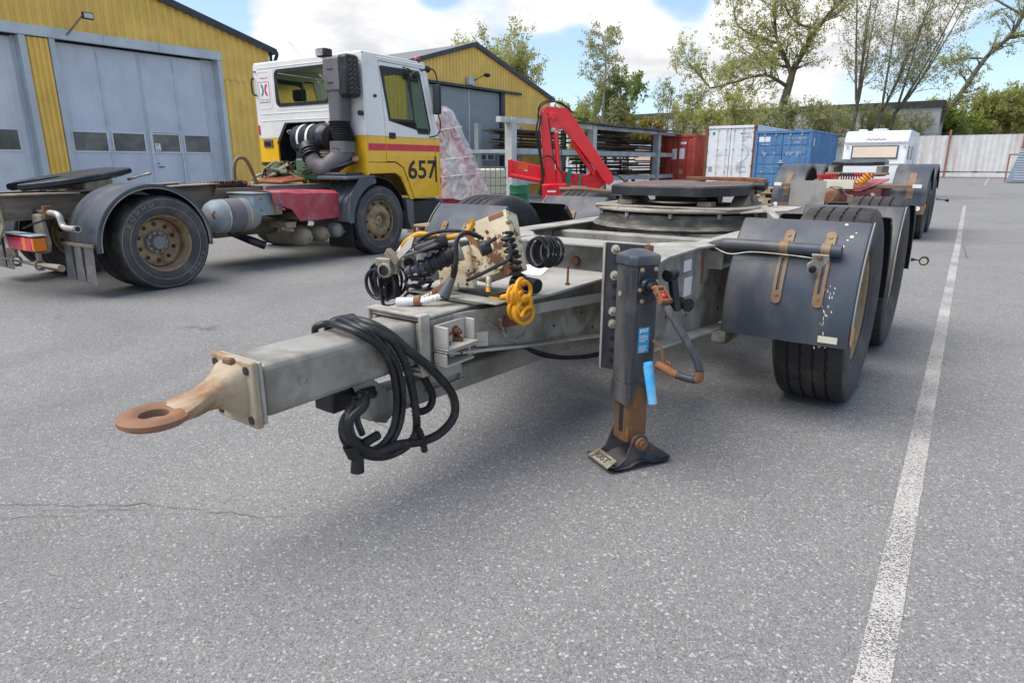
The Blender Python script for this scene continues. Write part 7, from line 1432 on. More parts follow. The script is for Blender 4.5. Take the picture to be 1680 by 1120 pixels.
# ================================================================ containers
def container(label, right, wd, ln, ht, m, z0, stickers, handles, kind):
    """doors face -y; origin at the middle of the door sill"""
    t = thing('shipping_container', label, 'container', (right[0]-wd/2, right[1], z0), 0); h = wd/2
    P2 = K[m]
    def b(nm, mm, *bb, par=t, bev=.008):
        q = MB(); q.box(*bb); return q.build(nm, mm, par, smooth=False, bevel=bev)
    cr = K['rust'] if kind == 'reefer' else P2
    for x_ in (-h, h-.12):
        b('corner_post', cr if kind == 'reefer' else P2, x_, x_+.12, 0, .14, .12, ht-.12)
        for z_ in (0, ht-.118): b('corner_casting', cr, x_-.003, x_+.123, -.02, .16, z_, z_+.118)
    b('door_header', P2, -h+.121, h-.121, .0, .12, ht-.13, ht-.005); b('door_sill', P2, -h+.121, h-.121, .0, .12, .0, .13)
    for s_ in (-1, 1):
        x0, x1 = (-h+.13, -.012) if s_ < 0 else (.012, h-.13); d_ = b('door', P2, x0, x1, .045, .08, .145, ht-.145)
        if kind == 'corr':
            for k in range(5):
                z_ = .28+k*(ht-.5)/5; b('door_pressing', P2, x0+.06, x1-.06, .025, .044, z_, z_+(ht-.5)/5-.10, par=d_, bev=.012)
        elif kind == 'folding':
            for k in range(3): xx = x0+.06+k*(x1-x0-.1)/3; b('door_pressing', P2, xx, xx+(x1-x0)/3-.09, .028, .044, .5, ht-.3, par=d_, bev=.01)
        else:
            b('door_seam', K['glet'], x0+.45 if s_ > 0 else x0+.40, x1-.06, .04, .0445, 1.52, 1.535, par=d_, bev=0)
        for fx in ((.27, .72) if kind != 'reefer' else (.45, .85)):
            xx = x0+(x1-x0)*(fx if s_ < 0 else 1-fx); q = MB(); q.tube([(xx, .01, .05), (xx, .01, ht-.05)], .017 if kind != 'reefer' else .014, 6); bar = q.build('lock_bar', K['trimgrey'] if kind == 'corr' else (P2 if kind == 'folding' else K['sticker']), t)
            for z_ in (.2, .75, ht*.62, ht-.22): b('bar_bracket', K['trimgrey'] if kind != 'folding' else P2, xx-.04, xx+.04, -.005, .044, z_, z_+.04, par=bar, bev=.003)
            q = MB(); q.tube([(xx, -.01, 1.05), (xx+.28*s_*-1, -.02, 1.0)], .012, 5); q.build('lock_handle', K['trimgrey'] if kind != 'folding' else P2, bar)
        for z_ in (.35, 1.0, 1.7, ht-.35): b('door_hinge', cr if kind == 'reefer' else P2, (x0-.06 if s_ < 0 else x1-.03), (x0+.03 if s_ < 0 else x1+.06), -.004, .044, z_, z_+.05, par=d_, bev=.004)
    # side walls with vertical corrugation, roof
    for s_ in (-1, 1):
        q = MB(); vs = []; n = int(ln/.14); st = .14 if kind != 'reefer' else .6
        ys = []; y = .16
        while y < ln-.1: ys += [(y, 0), (y+.05*st/.14*.9, 1 if kind != 'reefer' else .2), (y+st*.6, 1 if kind != 'reefer' else .2), (y+st*.9, 0)]; y += st
        for yy, o_ in ys: vs += [(s_*(h-.03+(.025*o_)*-1), yy, .16), (s_*(h-.03-.025*o_), yy, ht-.06)]
        q.add(vs, [(2*i, 2*i+2, 2*i+3, 2*i+1) for i in range(len(ys)-1)]); q.build('side_wall', P2, t, smooth=False)
        b('bottom_rail', cr if kind == 'reefer' else P2, *sorted((s_*h, s_*(h-.05))), .15, ln, .0, .16); b('top_rail', P2, *sorted((s_*h, s_*(h-.05))), .15, ln, ht-.065, ht-.005)
    b('roof', P2, -h+.05, h-.05, .13, ln, ht-.04, ht-.015); b('end_wall', P2, -h, h, ln-.05, ln, 0, ht)
    dec = [o for o in t.children if o.name.startswith('door')][0]
    for (x0, x1, za, zb_, m_) in stickers: b('sticker', K[m_], x0, x1, .018 if kind != 'reefer' else .036, .0215 if kind != 'reefer' else .0445, za, zb_, bev=0)
    return t
def ctext(t, s, size, x_, z_, m='wlet', y_=.016, sx=1.): text(s, size, K[m], t, basis(V((x_, y_, z_)), V((1, 0, 0)), V((0, 0, 1)), V((0, -1, 0))), sx=sx, bold=.001)
cb_ = container('blue shipping container with white lock bars, right of the white one', (-6.70, 31.93), 2.44, 6.06, 2.59, 'cblue', .20, [(-1.05, -.55, 2.10, 2.32, 'sticker'), (-.92, -.55, 1.98, 2.0, 'sticker')], 0, 'corr')
ctext(cb_, 'YMCU 457025', .13, .62, 2.24); ctext(cb_, '22G1', .13, .62, 2.06); ctext(cb_, "W' 31", .26, .52, 1.55, sx=1.1); ctext(cb_, 'E C.', .16, .26, 1.0, sx=1.2)
q = MB(); q.add([(-.86, .016, 1.62), (-.66, .016, 1.62), (-.76, .016, 1.44)], [(0, 1, 2)]); q.add([(-.40, .016, 1.48), (-.30, .016, 1.58), (-.24, .016, 1.60), (-.34, .016, 1.50)], [(0, 1, 2, 3)]); q.build('door_mark', K['wlet'], cb_, smooth=False)
q = MB(); q.cyl((0, -.02, 1.25), (0, .03, 1.25), .05, n=10); q.box(-.12, .12, -.01, .02, 1.16, 1.20); q.build('padlock_box', K['trimgrey'], cb_)
q = MB(); q.box(1.205, 1.212, .5, .75, 1.9, 2.25); q.build('side_sticker', K['trimgrey'], cb_, smooth=False)
cw = container('tall white refrigerated container with rust streaked corners, between red and blue', (-9.28, 32.5), 2.44, 12.1, 2.9, 'cwhite', .20, [(-.98, -.80, .75, 1.0, 'glet')], 0, 'reefer')
q = MB(); q.cyl((-.82, .03, 2.55), (-.82, .0445, 2.55), .075, n=20); q.build('blue_roundel', K['bluelabel'], cw, smooth=False)
ctext(cw, 'MWCU', .15, .72, 2.52, 'glet', .036); ctext(cw, '561268 2', .13, .76, 2.36, 'glet', .036); ctext(cw, '45R1', .12, .66, 2.20, 'glet', .036)
q = MB(); rnd = random.Random(2)
for k in range(9): q.box(.38, .38+rnd.uniform(.25, .5), .038, .0442, .72+k*.055, .735+k*.055)
q.build('door_print', K['glet'], cw, smooth=False)
q = MB(); vs = []
for i in range(13):
    a = R(70-150*i/12); r_ = .40; w = .05+.05*sin(pi*i/12); vs += [(.45+r_*cos(a), .040, 1.62+r_*sin(a)), (.45+(r_+w)*cos(a), .040, 1.62+(r_+w)*sin(a))]
q.add(vs, [(2*i, 2*i+1, 2*i+3, 2*i+2) for i in range(12)]); q.build('door_emblem', K['gatepale'], cw, smooth=False)
crd = container('dark red shipping container with white paper stickers on its doors', (-12.6, 33.5), 2.44, 6.06, 2.59, 'cred', .20, [(-.73, -.62, 2.03, 2.18, 'sticker'), (.44, .74, 2.10, 2.22, 'sticker'), (.0, .26, 1.35, 1.88, 'sticker'), (.40, .68, 1.37, 1.90, 'sticker'), (.44, .62, .62, .86, 'rustpale')], 0, 'folding')
for (x_, y_, w_) in ((-7.9, 32.2, 2.6), (-7.9, 37.2, 2.6), (-10.5, 32.9, 2.6), (-10.5, 43.5, 2.6), (-13.8, 33.9, 2.6), (-13.8, 38.8, 2.6)):
    q = MB(); q.box(-w_/2, w_/2, -.12, .12, 0, .198); o = q.build('timber_sleeper', K['timber'], None, smooth=False, bevel=.01); o.location = (x_, y_, 0)
    nm = 'blue' if x_ > -9 else ('white' if x_ > -12 else 'red'); en = 'front' if y_ < 35 else 'back'
    tag(o, 'dark timber sleeper under the %s end of the %s container' % (en, nm), 'sleeper')

# ================================================================ caravans
def caravan(label, loc, rz, wd=2.2, ln=4.3, ht=2.42, full=True):
    t = thing('caravan', label, 'caravan', loc, rz); h = wd/2
    prof = [(0.02, .42), (-.02, .60), (0.0, 1.15), (.10, 1.95), (.18, 2.15), (.34, 2.34), (.55, ht), (ln-.5, ht), (ln-.15, 2.25), (ln, 1.95), (ln, .42)]
    q = MB(); q.prism([(-h, y, z) for y, z in prof], (wd, 0, 0)); q.build('body', K['caravan'], t, bevel=.05)
    pf = [(.10, 1.97), (.18, 2.15), (.34, 2.34), (.55, ht), (ln-.5, ht)]
    q = MB(); q.prism([(-h-.004, y-.006, z+.008) for y, z in pf]+[(-h-.004, ln-.5, ht-.2), (-h-.004, .6, ht-.2)], (wd+.008, 0, 0)); q.build('roof_shell', K['caravantop'], t, bevel=.03)
    M = Matrix.Translation((0, .05, 1.62)) @ Matrix.Rotation(R(-7.5), 4, 'X')
    q = MB(); q.box(-.80, .80, -.035, -.012, -.25, .25, M=M); fr = q.build('front_window', K['glassdark'], t, bevel=.03); q = MB(); q.box(-.75, .75, -.042, -.036, -.20, .20, M=M); q.build('window_blind', K['blind'], fr, bevel=.02)
    q = MB(); q.box(-h+.03, h-.03, -.03, .0, 1.18, 1.205); q.box(-h+.02, h-.02, .04, .09, 1.96, 1.98); q.build('trim_strip', K['trimgrey'], t, smooth=False)
    for y0, y1 in ((.35, .75), (1.5, 2.2)):
        q = MB(); q.box(h, h+.02, y0, y1, 1.35, 1.85); w = q.build('side_window', K['glassdark'], t, bevel=.02)
    q = MB(); q.box(h, h+.015, 2.6, 3.2, .6, 2.0); q.build('door', K['caravantop'], t, bevel=.01)
    q = MB(); q.box(-.25, .25, .7, 1.2, ht+.001, ht+.09); q.build('roof_hatch', K['caravantop'], t, bevel=.03); q = MB(); q.box(-.75, -.45, .7, 1.0, ht+.001, ht+.08); q.build('roof_vent', K['creamrefl'], t, bevel=.03)
    for x_ in (-h+.12, h-.12): q = MB(); q.cyl((x_, -.0, 1.85), (x_, .08, 1.85), .035, n=12); q.build('marker_lamp', K['creamrefl'], t)
    for s_ in (-1, 1):
        w = bpy.data.objects.new('wheel', None); COL.objects.link(w); w.parent = t; w.location = (s_*(h-.12), 2.3, .32)
        q = MB(); q.lathe([(.19, -.09), (.31, -.09), (.32, -.06), (.32, .06), (.31, .09), (.19, .09)], n=28); q.build('tyre', K['tyre'], w); q = MB(); q.lathe([(.19, .07*s_), (.12, .05*s_), (0, .06*s_)], n=20); q.build('rim', K['hub'], w)
    q = MB(); q.beam((-.4, 0, .42), (0, -1.2, .42), .06, .08); q.beam((.4, 0, .42), (0, -1.2, .42), .06, .08); q.cyl((0, -1.15, 0), (0, -1.15, .6), .03, n=8); q.build('drawbar', K['hub'], t)
    return t
cv = caravan('white caravan with a beige blind in its front window, parked right of the blue container', (-3.80, 29.1, .14), 0)
q = MB(); P_ = [(-.34+.056*i, .123+.0035*(i % 3), 2.075+.028*((i*5) % 3)) for i in range(13)]; q.tube(smooth_path(P_, 3), .011, 5); q.build('red_script_badge', K['trailred'], cv)
caravan('distant white caravan glimpsed through the rack left of the red container', (-17.0, 37.5, .1), R(20), 2.3, 5.5)

# ================================================================ second dolly with pink-red frame
E2 = thing('dolly_trailer', 'farther dolly with faded red frame and grey mudguards, in front of the white caravan', 'trailer', (-2.16, 0, 0))
def eb(name, m, *b, par=None, bev=.005):
    q = MB(); q.box(*b); return q.build(name, K[m], par or E2, smooth=bool(bev), bevel=bev)
wE = make_wheel(E2, .54, .34, .31, K['tread'], K['rim'], loc=(1.12, 14.25, .53), face=1, kind='trailer')
copy_part(wE, E2, (-1.12, 14.25, .53), pi); copy_part(wE, E2, (1.12, 15.75, .53)); copy_part(wE, E2, (-1.12, 15.75, .53), pi)
for s_ in (-1, 1):
    x0, x1 = (.74, 1.30) if s_ > 0 else (-1.30, -.74)
    for yc in (14.25, 15.75):
        g_ = mudguard_mb(x0, x1, yc, .60, .735, R(20), R(182), skirt=.06).build('mudguard', K['mud'], E2)
        if yc < 15:
            q = MB(); P_ = [((x0+x1)/2+.02*s_, yc+.742*cos(a), .60+.742*sin(a)) for a in [R(128+40*k/8) for k in range(9)]]; vs = []
            for p in P_: vs += [(p[0]-.05, p[1], p[2]), (p[0]+.05, p[1], p[2])]
            q.add(vs, [(2*i, 2*i+1, 2*i+3, 2*i+2) for i in range(8)]); q.build('rusty_strap', K['straprust'], g_, smooth=False)
            q = MB(); q.beam((.45*s_, 13.50, .95), (1.25*s_, 13.46, .95), .06, .06); q.build('guard_bar', K['straprust'], E2, bevel=.006)
            xa = x1-.22 if s_ > 0 else x0+.06; eb('white_reflector', 'sticker', xa, xa+.14, 13.40, 13.43, .93, .99, par=g_)
            xc = x1-.10 if s_ > 0 else x0+.10; q = MB(); q.cyl((xc, 13.52, .58), (xc, 13.49, .58), .04, n=16); q.build('round_reflector', K['sticker'], g_)
            q = MB(); q.prism([(x0, 13.51, .62), (x1, 13.51, .62), (x1, 13.52, .48), (x0, 13.52, .48)], (0, .008, 0)); q.build('guard_flap', K['mudsteel'] if False else K['straprust'], g_, smooth=False)
            if s_ > 0: eb('orange_reflector', 'orlamp', x1+.001, x1+.01, 13.52, 13.56, .55, .66, par=g_)
    eb('rail', 'trailred', *(sorted((.42*s_, .56*s_))), 13.5, 16.6, .62, .93)
q = MB(); q.prism([(-.60, 13.45, .98), (-.30, 13.25, .86), (.30, 13.25, .86), (.66, 13.60, 1.04), (.66, 13.9, 1.06), (-.6, 13.9, 1.04)], (0, 0, .018)); q.build('frame_top', K['trailred'], E2, bevel=.003)
q = MB(); q.prism([(-.60, 13.46, .97), (-.30, 13.27, .85), (.30, 13.27, .85), (.60, 13.5, .97), (.60, 13.5, .62), (-.60, 13.46, .62)], (0, .02, 0)); ff = q.build('frame_front', K['trailred'], E2, bevel=.003)
for x_, z_ in ((-.5, .82), (-.42, .80), (-.36, .72), (.38, .78), (.45, .80), (.5, .74), (.3, .76)): q = MB(); q.cyl((x_, 13.30, z_), (x_, 13.44, z_), .022, n=10); q.build('frame_hole', K['black'], ff, smooth=False)
q = MB(); q.ball((.48, 13.38, .78), .06, 10); q.build('valve', K['hub'], E2); eb('frame_tag', 'mudsteel', .10, .24, 13.24, 13.262, .66, .76)
q = MB(); q.lathe([(.0, 0), (.10, 0), (.13, .05), (.15, .14), (.14, .15)], (-.14, 12.95, .78), 'y', 20); q.tube([(-.14, 12.98, .78), (-.14, 13.3, .80)], .07, 12); q.build('coupling_head', K['straprust'], E2)
q = MB(); q.lathe([(0, 0), (.085, .0), (.09, .02), (.03, .05)], (-.14, 12.93, .76), 'y', 16); q.build('coupling_cap', K['rust'], E2); hose('frame_hose', [(-.25, 13.1, .86), (-.14, 13.05, .95), (.02, 13.05, .92), (.10, 13.15, .80), (.2, 13.2, .78)], .014, K['hub'], 7, E2)
q = MB(); q.tube(smooth_path([(.6, 13.3, .65), (.2, 12.6, .6), (0, 12.0, .6)]), .05, 10); q.build('drawbar', K['trailred'], E2)
eb('control_box', 'creamrefl', -.32, .18, 13.22, 13.3, .90, 1.06); q = MB(); q.helix((-.45, 13.35, 1.10), (-.12, 13.38, 1.12), .05, .013, 9, 6, 10); q.build('red_air_coil', K['rhose'], E2); q = MB(); q.helix((.1, 13.45, 1.13), (.45, 13.45, 1.13), .04, .012, 8, 6, 10); q.build('red_air_coil', K['rhose'], E2)
q = MB(); q.helix((.24, 13.25, .98), (.40, 13.35, 1.16), .055, .017, 5, 7, 10); q.build('yellow_air_coil', K['yhose'], E2)
q = MB(); q.helix((-.1, 13.42, 1.12), (.15, 13.42, 1.12), .05, .012, 6, 6, 10); q.build('blue_air_coil', K['blacksteel'], E2)
q = MB(); q.lathe([(.40, 1.10), (.48, 1.11), (.48, 1.15), (.40, 1.16)], (0, 14.9, 0), 'z', 40); q.build('turntable_ring', K['mudsteel'], E2)
for s_ in (-1, 1): eb('plate_stand', 'mudsteel', s_*.42-.05, s_*.42+.05, 14.3, 15.3, 1.15, 1.30)
eb('cross_plank', 'mudsteel', -.5, .6, 14.2, 14.3, 1.14, 1.18)
q = MB(); q.prism([(-.25, 14.42, 1.30), (-.46, 14.6, 1.31), (-.5, 14.9, 1.33), (-.4, 15.3, 1.36), (.4, 15.3, 1.36), (.5, 14.9, 1.33), (.46, 14.6, 1.31), (.25, 14.42, 1.30)], (0, 0, .07)); q.build('fifth_wheel_plate', K['grease'], E2, bevel=.01)
q = MB(); q.tube([(1.30, 16.5, .62), (1.48, 16.5, .60)], .018, 8); q.cyl((1.5, 16.5, .60), (1.5, 16.45, .60), .03, n=12); q.build('marker_lamp', K['rubber'], E2)
for y in (14.25, 15.75): q = MB(); q.cyl((-1, y, .53), (1, y, .53), .06, n=12); q.build('axle', K['blacksteel'], E2)

# ================================================================ pallets, steel skip
def pallet(label, loc, rz, nstack=1):
    t = thing('wooden_pallet', label, 'pallet', loc, rz)
    for i in range(7): q = MB(); q.box(-.6, .6, -.4+i*.117, -.4+i*.117+.09, .122, .144); q.build('top_board', K['pallet'], t, smooth=False)
    for x_ in (-.6, -.07, .46):
        for y_ in (-.4, -.05, .3): q = MB(); q.box(x_, x_+.14, y_, y_+.1, .022, .10); q.build('block', K['pallet'], t, smooth=False)
        q = MB(); q.box(x_, x_+.14, -.4, .4, .1005, .1215); q.build('stringer', K['pallet'], t, smooth=False)
    for y_ in (-.4, -.05, .3): q = MB(); q.box(-.6, .6, y_, y_+.1, 0, .0215); q.build('bottom_board', K['pallet'], t, smooth=False)
    return t
b0 = (-4.9, 18.6)
pallet('lowest wooden pallet of the stack before the blue container', (b0[0], b0[1], 0), R(4)); pallet('second wooden pallet from the ground in the stack before the blue container', (b0[0]-.05, b0[1], .1445), R(-3)); pallet('middle wooden pallet of the stack before the blue container', (b0[0]+.06, b0[1], .289), R(5)); pallet('second wooden pallet from the top of the stack before the blue container', (b0[0], b0[1]+.04, .4335), R(0)); pallet('topmost wooden pallet of the stack before the blue container', (b0[0]+.08, b0[1], .578), R(7))
pallet('single wooden pallet lying on the asphalt beyond the truck front wheel', (-8.9, 9.9, 0), R(10))
q = MB(); q.prism([(0, -.9, 0), (3.2, -.9, 0), (3.2, -.9, 2.15), (.55, -.9, 2.3), (.45, -.9, 2.1)], (0, 1.8, 0)); Sk = q.build('steel_skip', K['gategrey'], None, bevel=.02); Sk.location = (.95, 60, .05); tag(Sk, 'blue grey ribbed steel skip at the right end before the pale fence', 'skip')
for i in range(12): q = MB(); q.box(.35, 3.2, -.94, -.901, .18+i*.17, .24+i*.17); q.build('skip_rib', K['gatepale'], Sk, smooth=False)
q = MB(); q.box(-.15, -.05, -.9, -.8, 0, 1.9); q.box(-.15, .5, -.88, -.82, 1.85, 1.95); q.build('skip_stay', K['fencepost'], Sk, smooth=False)
# ================================================================ trees
def grow(mbT, mbW, leaves, p, d, L_, r, depth, rnd, up=.12, spread=.5, leafd=1., wob=.16, kids=3):
    """tapering limb with side shoots; thick limbs go to mbT, fine ones to mbW"""
    n = max(3, int(L_/.5)) if depth > 1 else 3; P_ = [p.copy()]; step = L_/n; dd = d.copy()
    for i in range(n):
        dd = (dd+V((rnd.gauss(0, wob), rnd.gauss(0, wob), rnd.gauss(0, wob)+up*.5))).normalized(); P_.append(P_[-1]+dd*step)
    rr_ = [max(.008, r*(1-.75*i/n)) for i in range(n+1)]
    (mbT if r > .05 else mbW).tube(P_, rr_, 6 if r > .06 else 3, caps=False)
    if depth <= 0 or L_ < .5:
        for k in range(int(3*leafd+rnd.random())):
            leaves.append((P_[rnd.randrange(1, len(P_))]+V((rnd.gauss(0, .12), rnd.gauss(0, .12), rnd.gauss(0, .12)))))
        return
    for i in range(1, n+1):
        for k in range(kids if i > 1 else 1):
            if rnd.random() < .75:
                x, y = frame_of(dd); a = rnd.uniform(0, 2*pi); s_ = rnd.uniform(.5, 1.1)*spread*2
                nd = (dd+(x*cos(a)+y*sin(a))*s_+V((0, 0, up))).normalized()
                grow(mbT, mbW, leaves, P_[i].copy(), nd, L_*rnd.uniform(.38, .62), rr_[i]*.6, depth-1, rnd, up, spread, leafd, wob, kids)
    if leafd > 0:
        for k in range(int(1.2*leafd*n*(.4 if depth > 1 else 1))): leaves.append(P_[rnd.randrange(1, n+1)]+V((rnd.gauss(0, .15), rnd.gauss(0, .15), rnd.gauss(0, .15))))
def leaf_mesh(pts, size, rnd, asp=1.7):
    n = len(pts); 
    if n == 0: return [], []
    P_ = np.array([tuple(p) for p in pts], dtype=np.float32); g_ = np.random.RandomState(rnd.randrange(1 << 30))
    a = g_.normal(size=(n, 3)); a /= np.linalg.norm(a, axis=1, keepdims=True); b = g_.normal(size=(n, 3)); b -= a*(a*b).sum(1, keepdims=True); b /= np.linalg.norm(b, axis=1, keepdims=True)
    s = size*g_.uniform(.55, 1.3, size=(n, 1)); a *= s*asp*.5; b *= s*.5
    vs = np.stack([P_-a, P_-b*.9+a*.1, P_+a, P_+b*.9+a*.1], 1).reshape(-1, 3); fs = np.arange(n*4).reshape(n, 4); return vs, fs
def fast_mesh(name, vs, fs, m, parent):
    me = bpy.data.meshes.new(name); me.vertices.add(len(vs)); me.vertices.foreach_set('co', np.asarray(vs, dtype=np.float32).ravel())
    me.loops.add(len(fs)*4); me.loops.foreach_set('vertex_index', fs.astype(np.int32).ravel()); me.polygons.add(len(fs)); me.polygons.foreach_set('loop_start', np.arange(0, len(fs)*4, 4, dtype=np.int32)); me.update(calc_edges=True)
    me.materials.append(m); o = bpy.data.objects.new(name, me); COL.objects.link(o); o.parent = parent; return o
def tree(name, label, loc, limbs, leafm, barkm='bark', seed=1, leaf=.17, leafd=1., rot=A0, depth=2, up=.12, spread=.5, kidL=3.2, cat='tree', group=None, every=1, kids=3):
    """limbs: list of (points in the tree's own metres, base radius, tip radius)"""
    rnd = random.Random(seed); t = thing(name, label, cat, loc, rot, group); mt_, mw, lv = MB(), MB(), []
    for pts, r0, r1, ks in limbs:
        P_ = smooth_path(pts, 4); n = len(P_); rr_ = [r0+(r1-r0)*i/(n-1) for i in range(n)]; mt_.tube(P_, rr_, 8, caps=False); tot = 0
        for i in range(2 if ks >= 0 else 0, n, every):
            if ks <= 0 or (i/n < .15 and r0 > .2): continue
            for k in range(2 if i < n-1 else 4):
                dd = (P_[min(i+1, n-1)]-P_[i-1]).normalized(); x, y = frame_of(dd); a = rnd.uniform(0, 2*pi); s_ = rnd.uniform(.5, 1.3)
                nd = (dd*.8+(x*cos(a)+y*sin(a))*s_+V((0, 0, up))).normalized(); grow(mt_, mw, lv, P_[i].copy(), nd, ks*rnd.uniform(.6, 1.1), max(.03, rr_[i]*.45), depth, rnd, up, spread, leafd, .16, kids)
    mt_.build('trunk', K[barkm], t)
    if mw.v: mw.build('twigs', K['twig'], t, kind=None)
    vs, fs = leaf_mesh(lv, leaf, rnd)
    if len(vs): fast_mesh('crown', vs, fs, K[leafm], t)
    return t, len(lv)
cnt = []
kx = .0687
def UZ(u0): return lambda u, v, y=0: ((u-u0)*kx, y, 1.35+(268-v)*kx*.985)
# big spreading tree behind the containers
q_ = UZ(1270)
cnt.append(tree('willow_tree', 'big spreading tree with a long low limb reaching left, behind the white container', G_(1270, 75), [
    ([(0, 0, 0), q_(1268, 230), q_(1272, 190), q_(1280, 150), q_(1284, 128)], .62, .36, 0),
    ([q_(1280, 150), q_(1262, 142, -.5), q_(1240, 134, -1), q_(1215, 136, -1.5), q_(1185, 145, -2), q_(1146, 155, -2.4)], .22, .09, 2.6), ([q_(1146, 155, -2.4), q_(1128, 138, -2.6), q_(1105, 115, -2.8)], .12, .05, 2.2), ([q_(1146, 155, -2.4), q_(1132, 168, -2.2), q_(1125, 180, -2)], .07, .03, 1.6),
    ([q_(1283, 146), q_(1281, 128), q_(1272, 105, .4), q_(1258, 75, .8), q_(1252, 40, 1), q_(1250, 0, 1.2), q_(1240, -40, 1.2)], .28, .10, 3.0),
    ([q_(1283, 146), q_(1286, 125), q_(1296, 95, -.4), q_(1310, 65, -1), q_(1335, 30, -1.5), q_(1368, 0, -2), q_(1400, -30, -2)], .32, .12, 2.6),
    ([q_(1310, 65, -1), q_(1288, 55, .5), q_(1272, 30, 1.5), q_(1268, -10, 2)], .16, .06, 2.4), ([q_(1265, 85, .6), q_(1235, 70, 2), q_(1205, 50, 3), q_(1195, 20, 3)], .14, .05, 2.4),
    ([q_(1270, 108), q_(1240, 102, 2), q_(1215, 112, 3), q_(1200, 130, 3)], .12, .05, 2.2), ([q_(1240, 134, -1), q_(1228, 110, 0), q_(1200, 88, .6)], .10, .04, 2.2)], 'leafy', seed=3, leaf=.15, leafd=1.3, up=.05, kids=2))
# birch left of it
q_ = UZ(985)
cnt.append(tree('birch_tree', 'slender drooping birch standing alone above the storage rack', G_(985, 62), [([(0, 0, 0), (0, 0, 4), (.1, .1, 6.5), (.15, 0, 9), (.1, 0, 11.3)], .20, .035, 1.9)], 'leafo', 'birch', seed=5, leaf=.14, leafd=1.3, up=-.05, spread=.55, kids=3))
for i, (u, D_, h, w, m_, lab, leaf_) in enumerate(((950, 66, 6.5, 2.2, 'leafg', 'low green bushy tree left of the slender birch', .2), (1022, 64, 8.2, 3.0, 'leafd', 'dense green tree at the right foot of the slender birch', .24), (1048, 60, 4.2, 2.2, 'leafb', 'small orange yellow bush above the right end of the rack roof', .2), (1085, 72, 10.0, 1.7, 'leafo', 'thin upright bare tree left of the big spreading tree', .15), (1110, 66, 7.5, 1.6, 'leafy', 'thin light green tree above the red container', .16),
                                    (1165, 68, 6.6, 3.0, 'leafy', 'yellow green thicket tree above the white container', .19), (1210, 66, 7.4, 2.5, 'leafy', 'yellow green thicket tree just left of the big trunk', .19), (1300, 68, 6.8, 2.6, 'leafo', 'brownish thicket tree right of the big trunk', .18), (1338, 70, 7.5, 2.6, 'leafo', 'olive thicket tree above the blue container right end', .18),
                                    (1500, 80, 7.2, 3.0, 'leafy', 'loose light green tree above the left end of the fence', .2), (905, 72, 7.5, 1.4, 'leafo', 'thin bare tree right of the far yellow gable', .15), (1365, 73, 6.5, 2.4, 'leafy', 'feathery light green tree behind the blue container', .15), (1400, 74, 7.0, 2.6, 'leafo', 'feathery brown tree left of the caravan roof', .14), (1440, 75, 5.8, 2.6, 'leafy', 'low feathery green tree behind the caravan roof', .15), (1475, 77, 6.4, 2.6, 'leafo', 'low feathery tree above the caravan right corner', .15), (1128, 73, 5.6, 2.6, 'leafy', 'low green thicket tree behind the red container', .16), (1250, 71, 5.8, 2.4, 'leafy', 'low bright thicket tree in front of the big trunk', .16))):
    lm_ = []; rnd = random.Random(40+i)
    for k in range(4): a = rnd.uniform(0, 2*pi); sp = w*.55; lm_.append(([(.2*cos(a), .2*sin(a), 0), (sp*.3*cos(a), sp*.3*sin(a), h*.35), (sp*.8*cos(a), sp*.8*sin(a), h*rnd.uniform(.65, .9))], .10, .03, w*.62))
    cnt.append(tree('young_tree', lab, G_(u, D_), lm_, m_, seed=60+i, leaf=leaf_*.85, leafd=2.4 if m_ in ('leafd', 'leafg', 'leafb') else 1.5, up=.18, kids=2))
# multi-stem trees right of the big one
for u, s0, tops, lab in ((1385, 70, ((1372, 60), (1362, 0), (1398, -20), (1420, 20)), 'tall many stemmed bare tree right of the big spreading tree'), (1425, 71, ((1440, 110), (1470, 60), (1500, 0), (1455, -10)), 'leaning many stemmed tree above the caravan'),
                         (1448, 72, ((1490, 90), (1530, 40), (1490, 10), (1560, -5)), 'fine twigged tree leaning right above the caravan roof')):
    q_ = UZ(u); l_ = [([(0, 0, 0), q_(u+3, 235), q_(u+8, 190)], .26, .20, 0)]
    for k, (a, b) in enumerate(tops): l_.append(([q_(u+8, 195), q_((u+8+a)/2, (195+b)/2+10, (k-1.5)*.8), q_(a, b, (k-1.5)*1.6)], .14, .04, 2.6))
    cnt.append(tree('grey_tree', lab, G_(u, s0), l_, 'leafo', seed=u, leaf=.12, leafd=1.1, up=.10, kids=2))
q_ = UZ(1535)
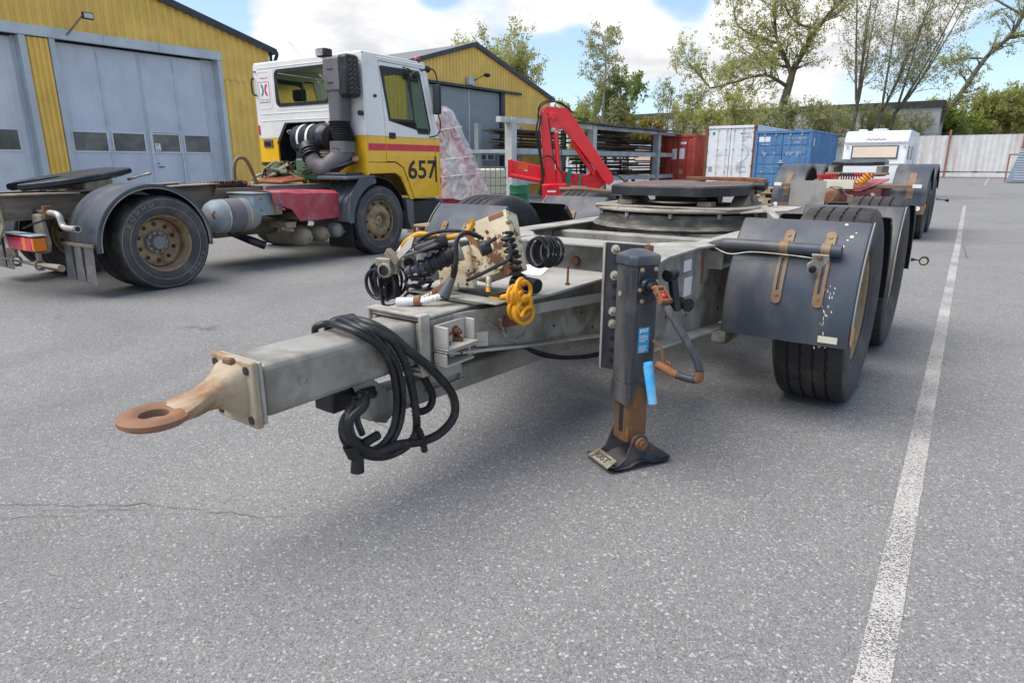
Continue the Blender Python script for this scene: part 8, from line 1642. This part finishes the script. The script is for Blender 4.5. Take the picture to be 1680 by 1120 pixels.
cnt.append(tree('leaning_tree', 'thick trunked tree leaning steeply right over the fence', G_(1515, 78), [
    ([(0, 0, 0), UZ(1515)(1528, 205), UZ(1515)(1558, 155), UZ(1515)(1588, 100), UZ(1515)(1618, 70), UZ(1515)(1636, 35), UZ(1515)(1648, -10)], .34, .17, 2.2),
    ([UZ(1515)(1618, 70), UZ(1515)(1640, 68, -1), UZ(1515)(1662, 82, -1.5), UZ(1515)(1690, 95, -2)], .2, .08, 2.4), ([UZ(1515)(1588, 100), UZ(1515)(1570, 98, 1), UZ(1515)(1550, 100, 1.5)], .12, .05, 1.8), ([UZ(1515)(1636, 35), UZ(1515)(1600, 10, 1), UZ(1515)(1570, -10, 1.5)], .14, .05, 2.4), ([UZ(1515)(1648, 0), UZ(1515)(1680, 10, -1), UZ(1515)(1720, 0, -1.5)], .14, .05, 2.6), ([UZ(1515)(1690, 95, -2), UZ(1515)(1720, 60, -2), UZ(1515)(1740, 20, -2)], .12, .05, 2.8)], 'leafy', seed=17, leaf=.15, leafd=1.2, up=.05, kids=2))
for i, (u, D_, h, w, m_, lab) in enumerate(((1560, 84, 7.5, 2.8, 'leafg', 'fresh green bush behind the fence right of the leaning trunk'), (1600, 86, 9.5, 3.4, 'leafy', 'tall yellow green bush behind the middle of the fence'), (1645, 84, 8.5, 3.6, 'leafy', 'broad bright green bush behind the right end of the fence'), (1690, 86, 10.5, 3.6, 'leafy', 'tall loose bush at the right edge behind the fence'), (1530, 83, 5.5, 2.4, 'leafd', 'low dark green bush behind the left end of the fence'))):
    lm_ = []; rnd = random.Random(90+i)
    for k in range(6): a = rnd.uniform(0, 2*pi); sp = w*.7; lm_.append(([(.3*cos(a), .3*sin(a), 0), (sp*.5*cos(a), sp*.5*sin(a), h*.3), (sp*cos(a), sp*sin(a), h*rnd.uniform(.5, .85))], .12, .03, w*.7))
    cnt.append(tree('bush', lab, G_(u, D_), lm_, m_, seed=120+i, leaf=.19, leafd=3.4, up=.25, cat='bush', kids=2))
q_ = UZ(830)
cnt.append(tree('round_tree', 'rounded light green tree rising behind the far yellow hall', G_(822, 60), [([(0, 0, 0), (0, 0, 4), (.2, 0, 6)], .3, .2, 0)]+[([(.2, 0, 4.6), (1.3*cos(a), 1.3*sin(a), 7.0), (2.3*cos(a), 2.3*sin(a), 8.7+k*.2)], .12, .04, 2.0) for k, a in enumerate((0, 1.2, 2.4, 3.5, 4.6, 5.5))], 'leafy', seed=31, leaf=.15, leafd=1.8, up=.12, kids=2))
print('LEAVES', [c[1] for c in cnt])
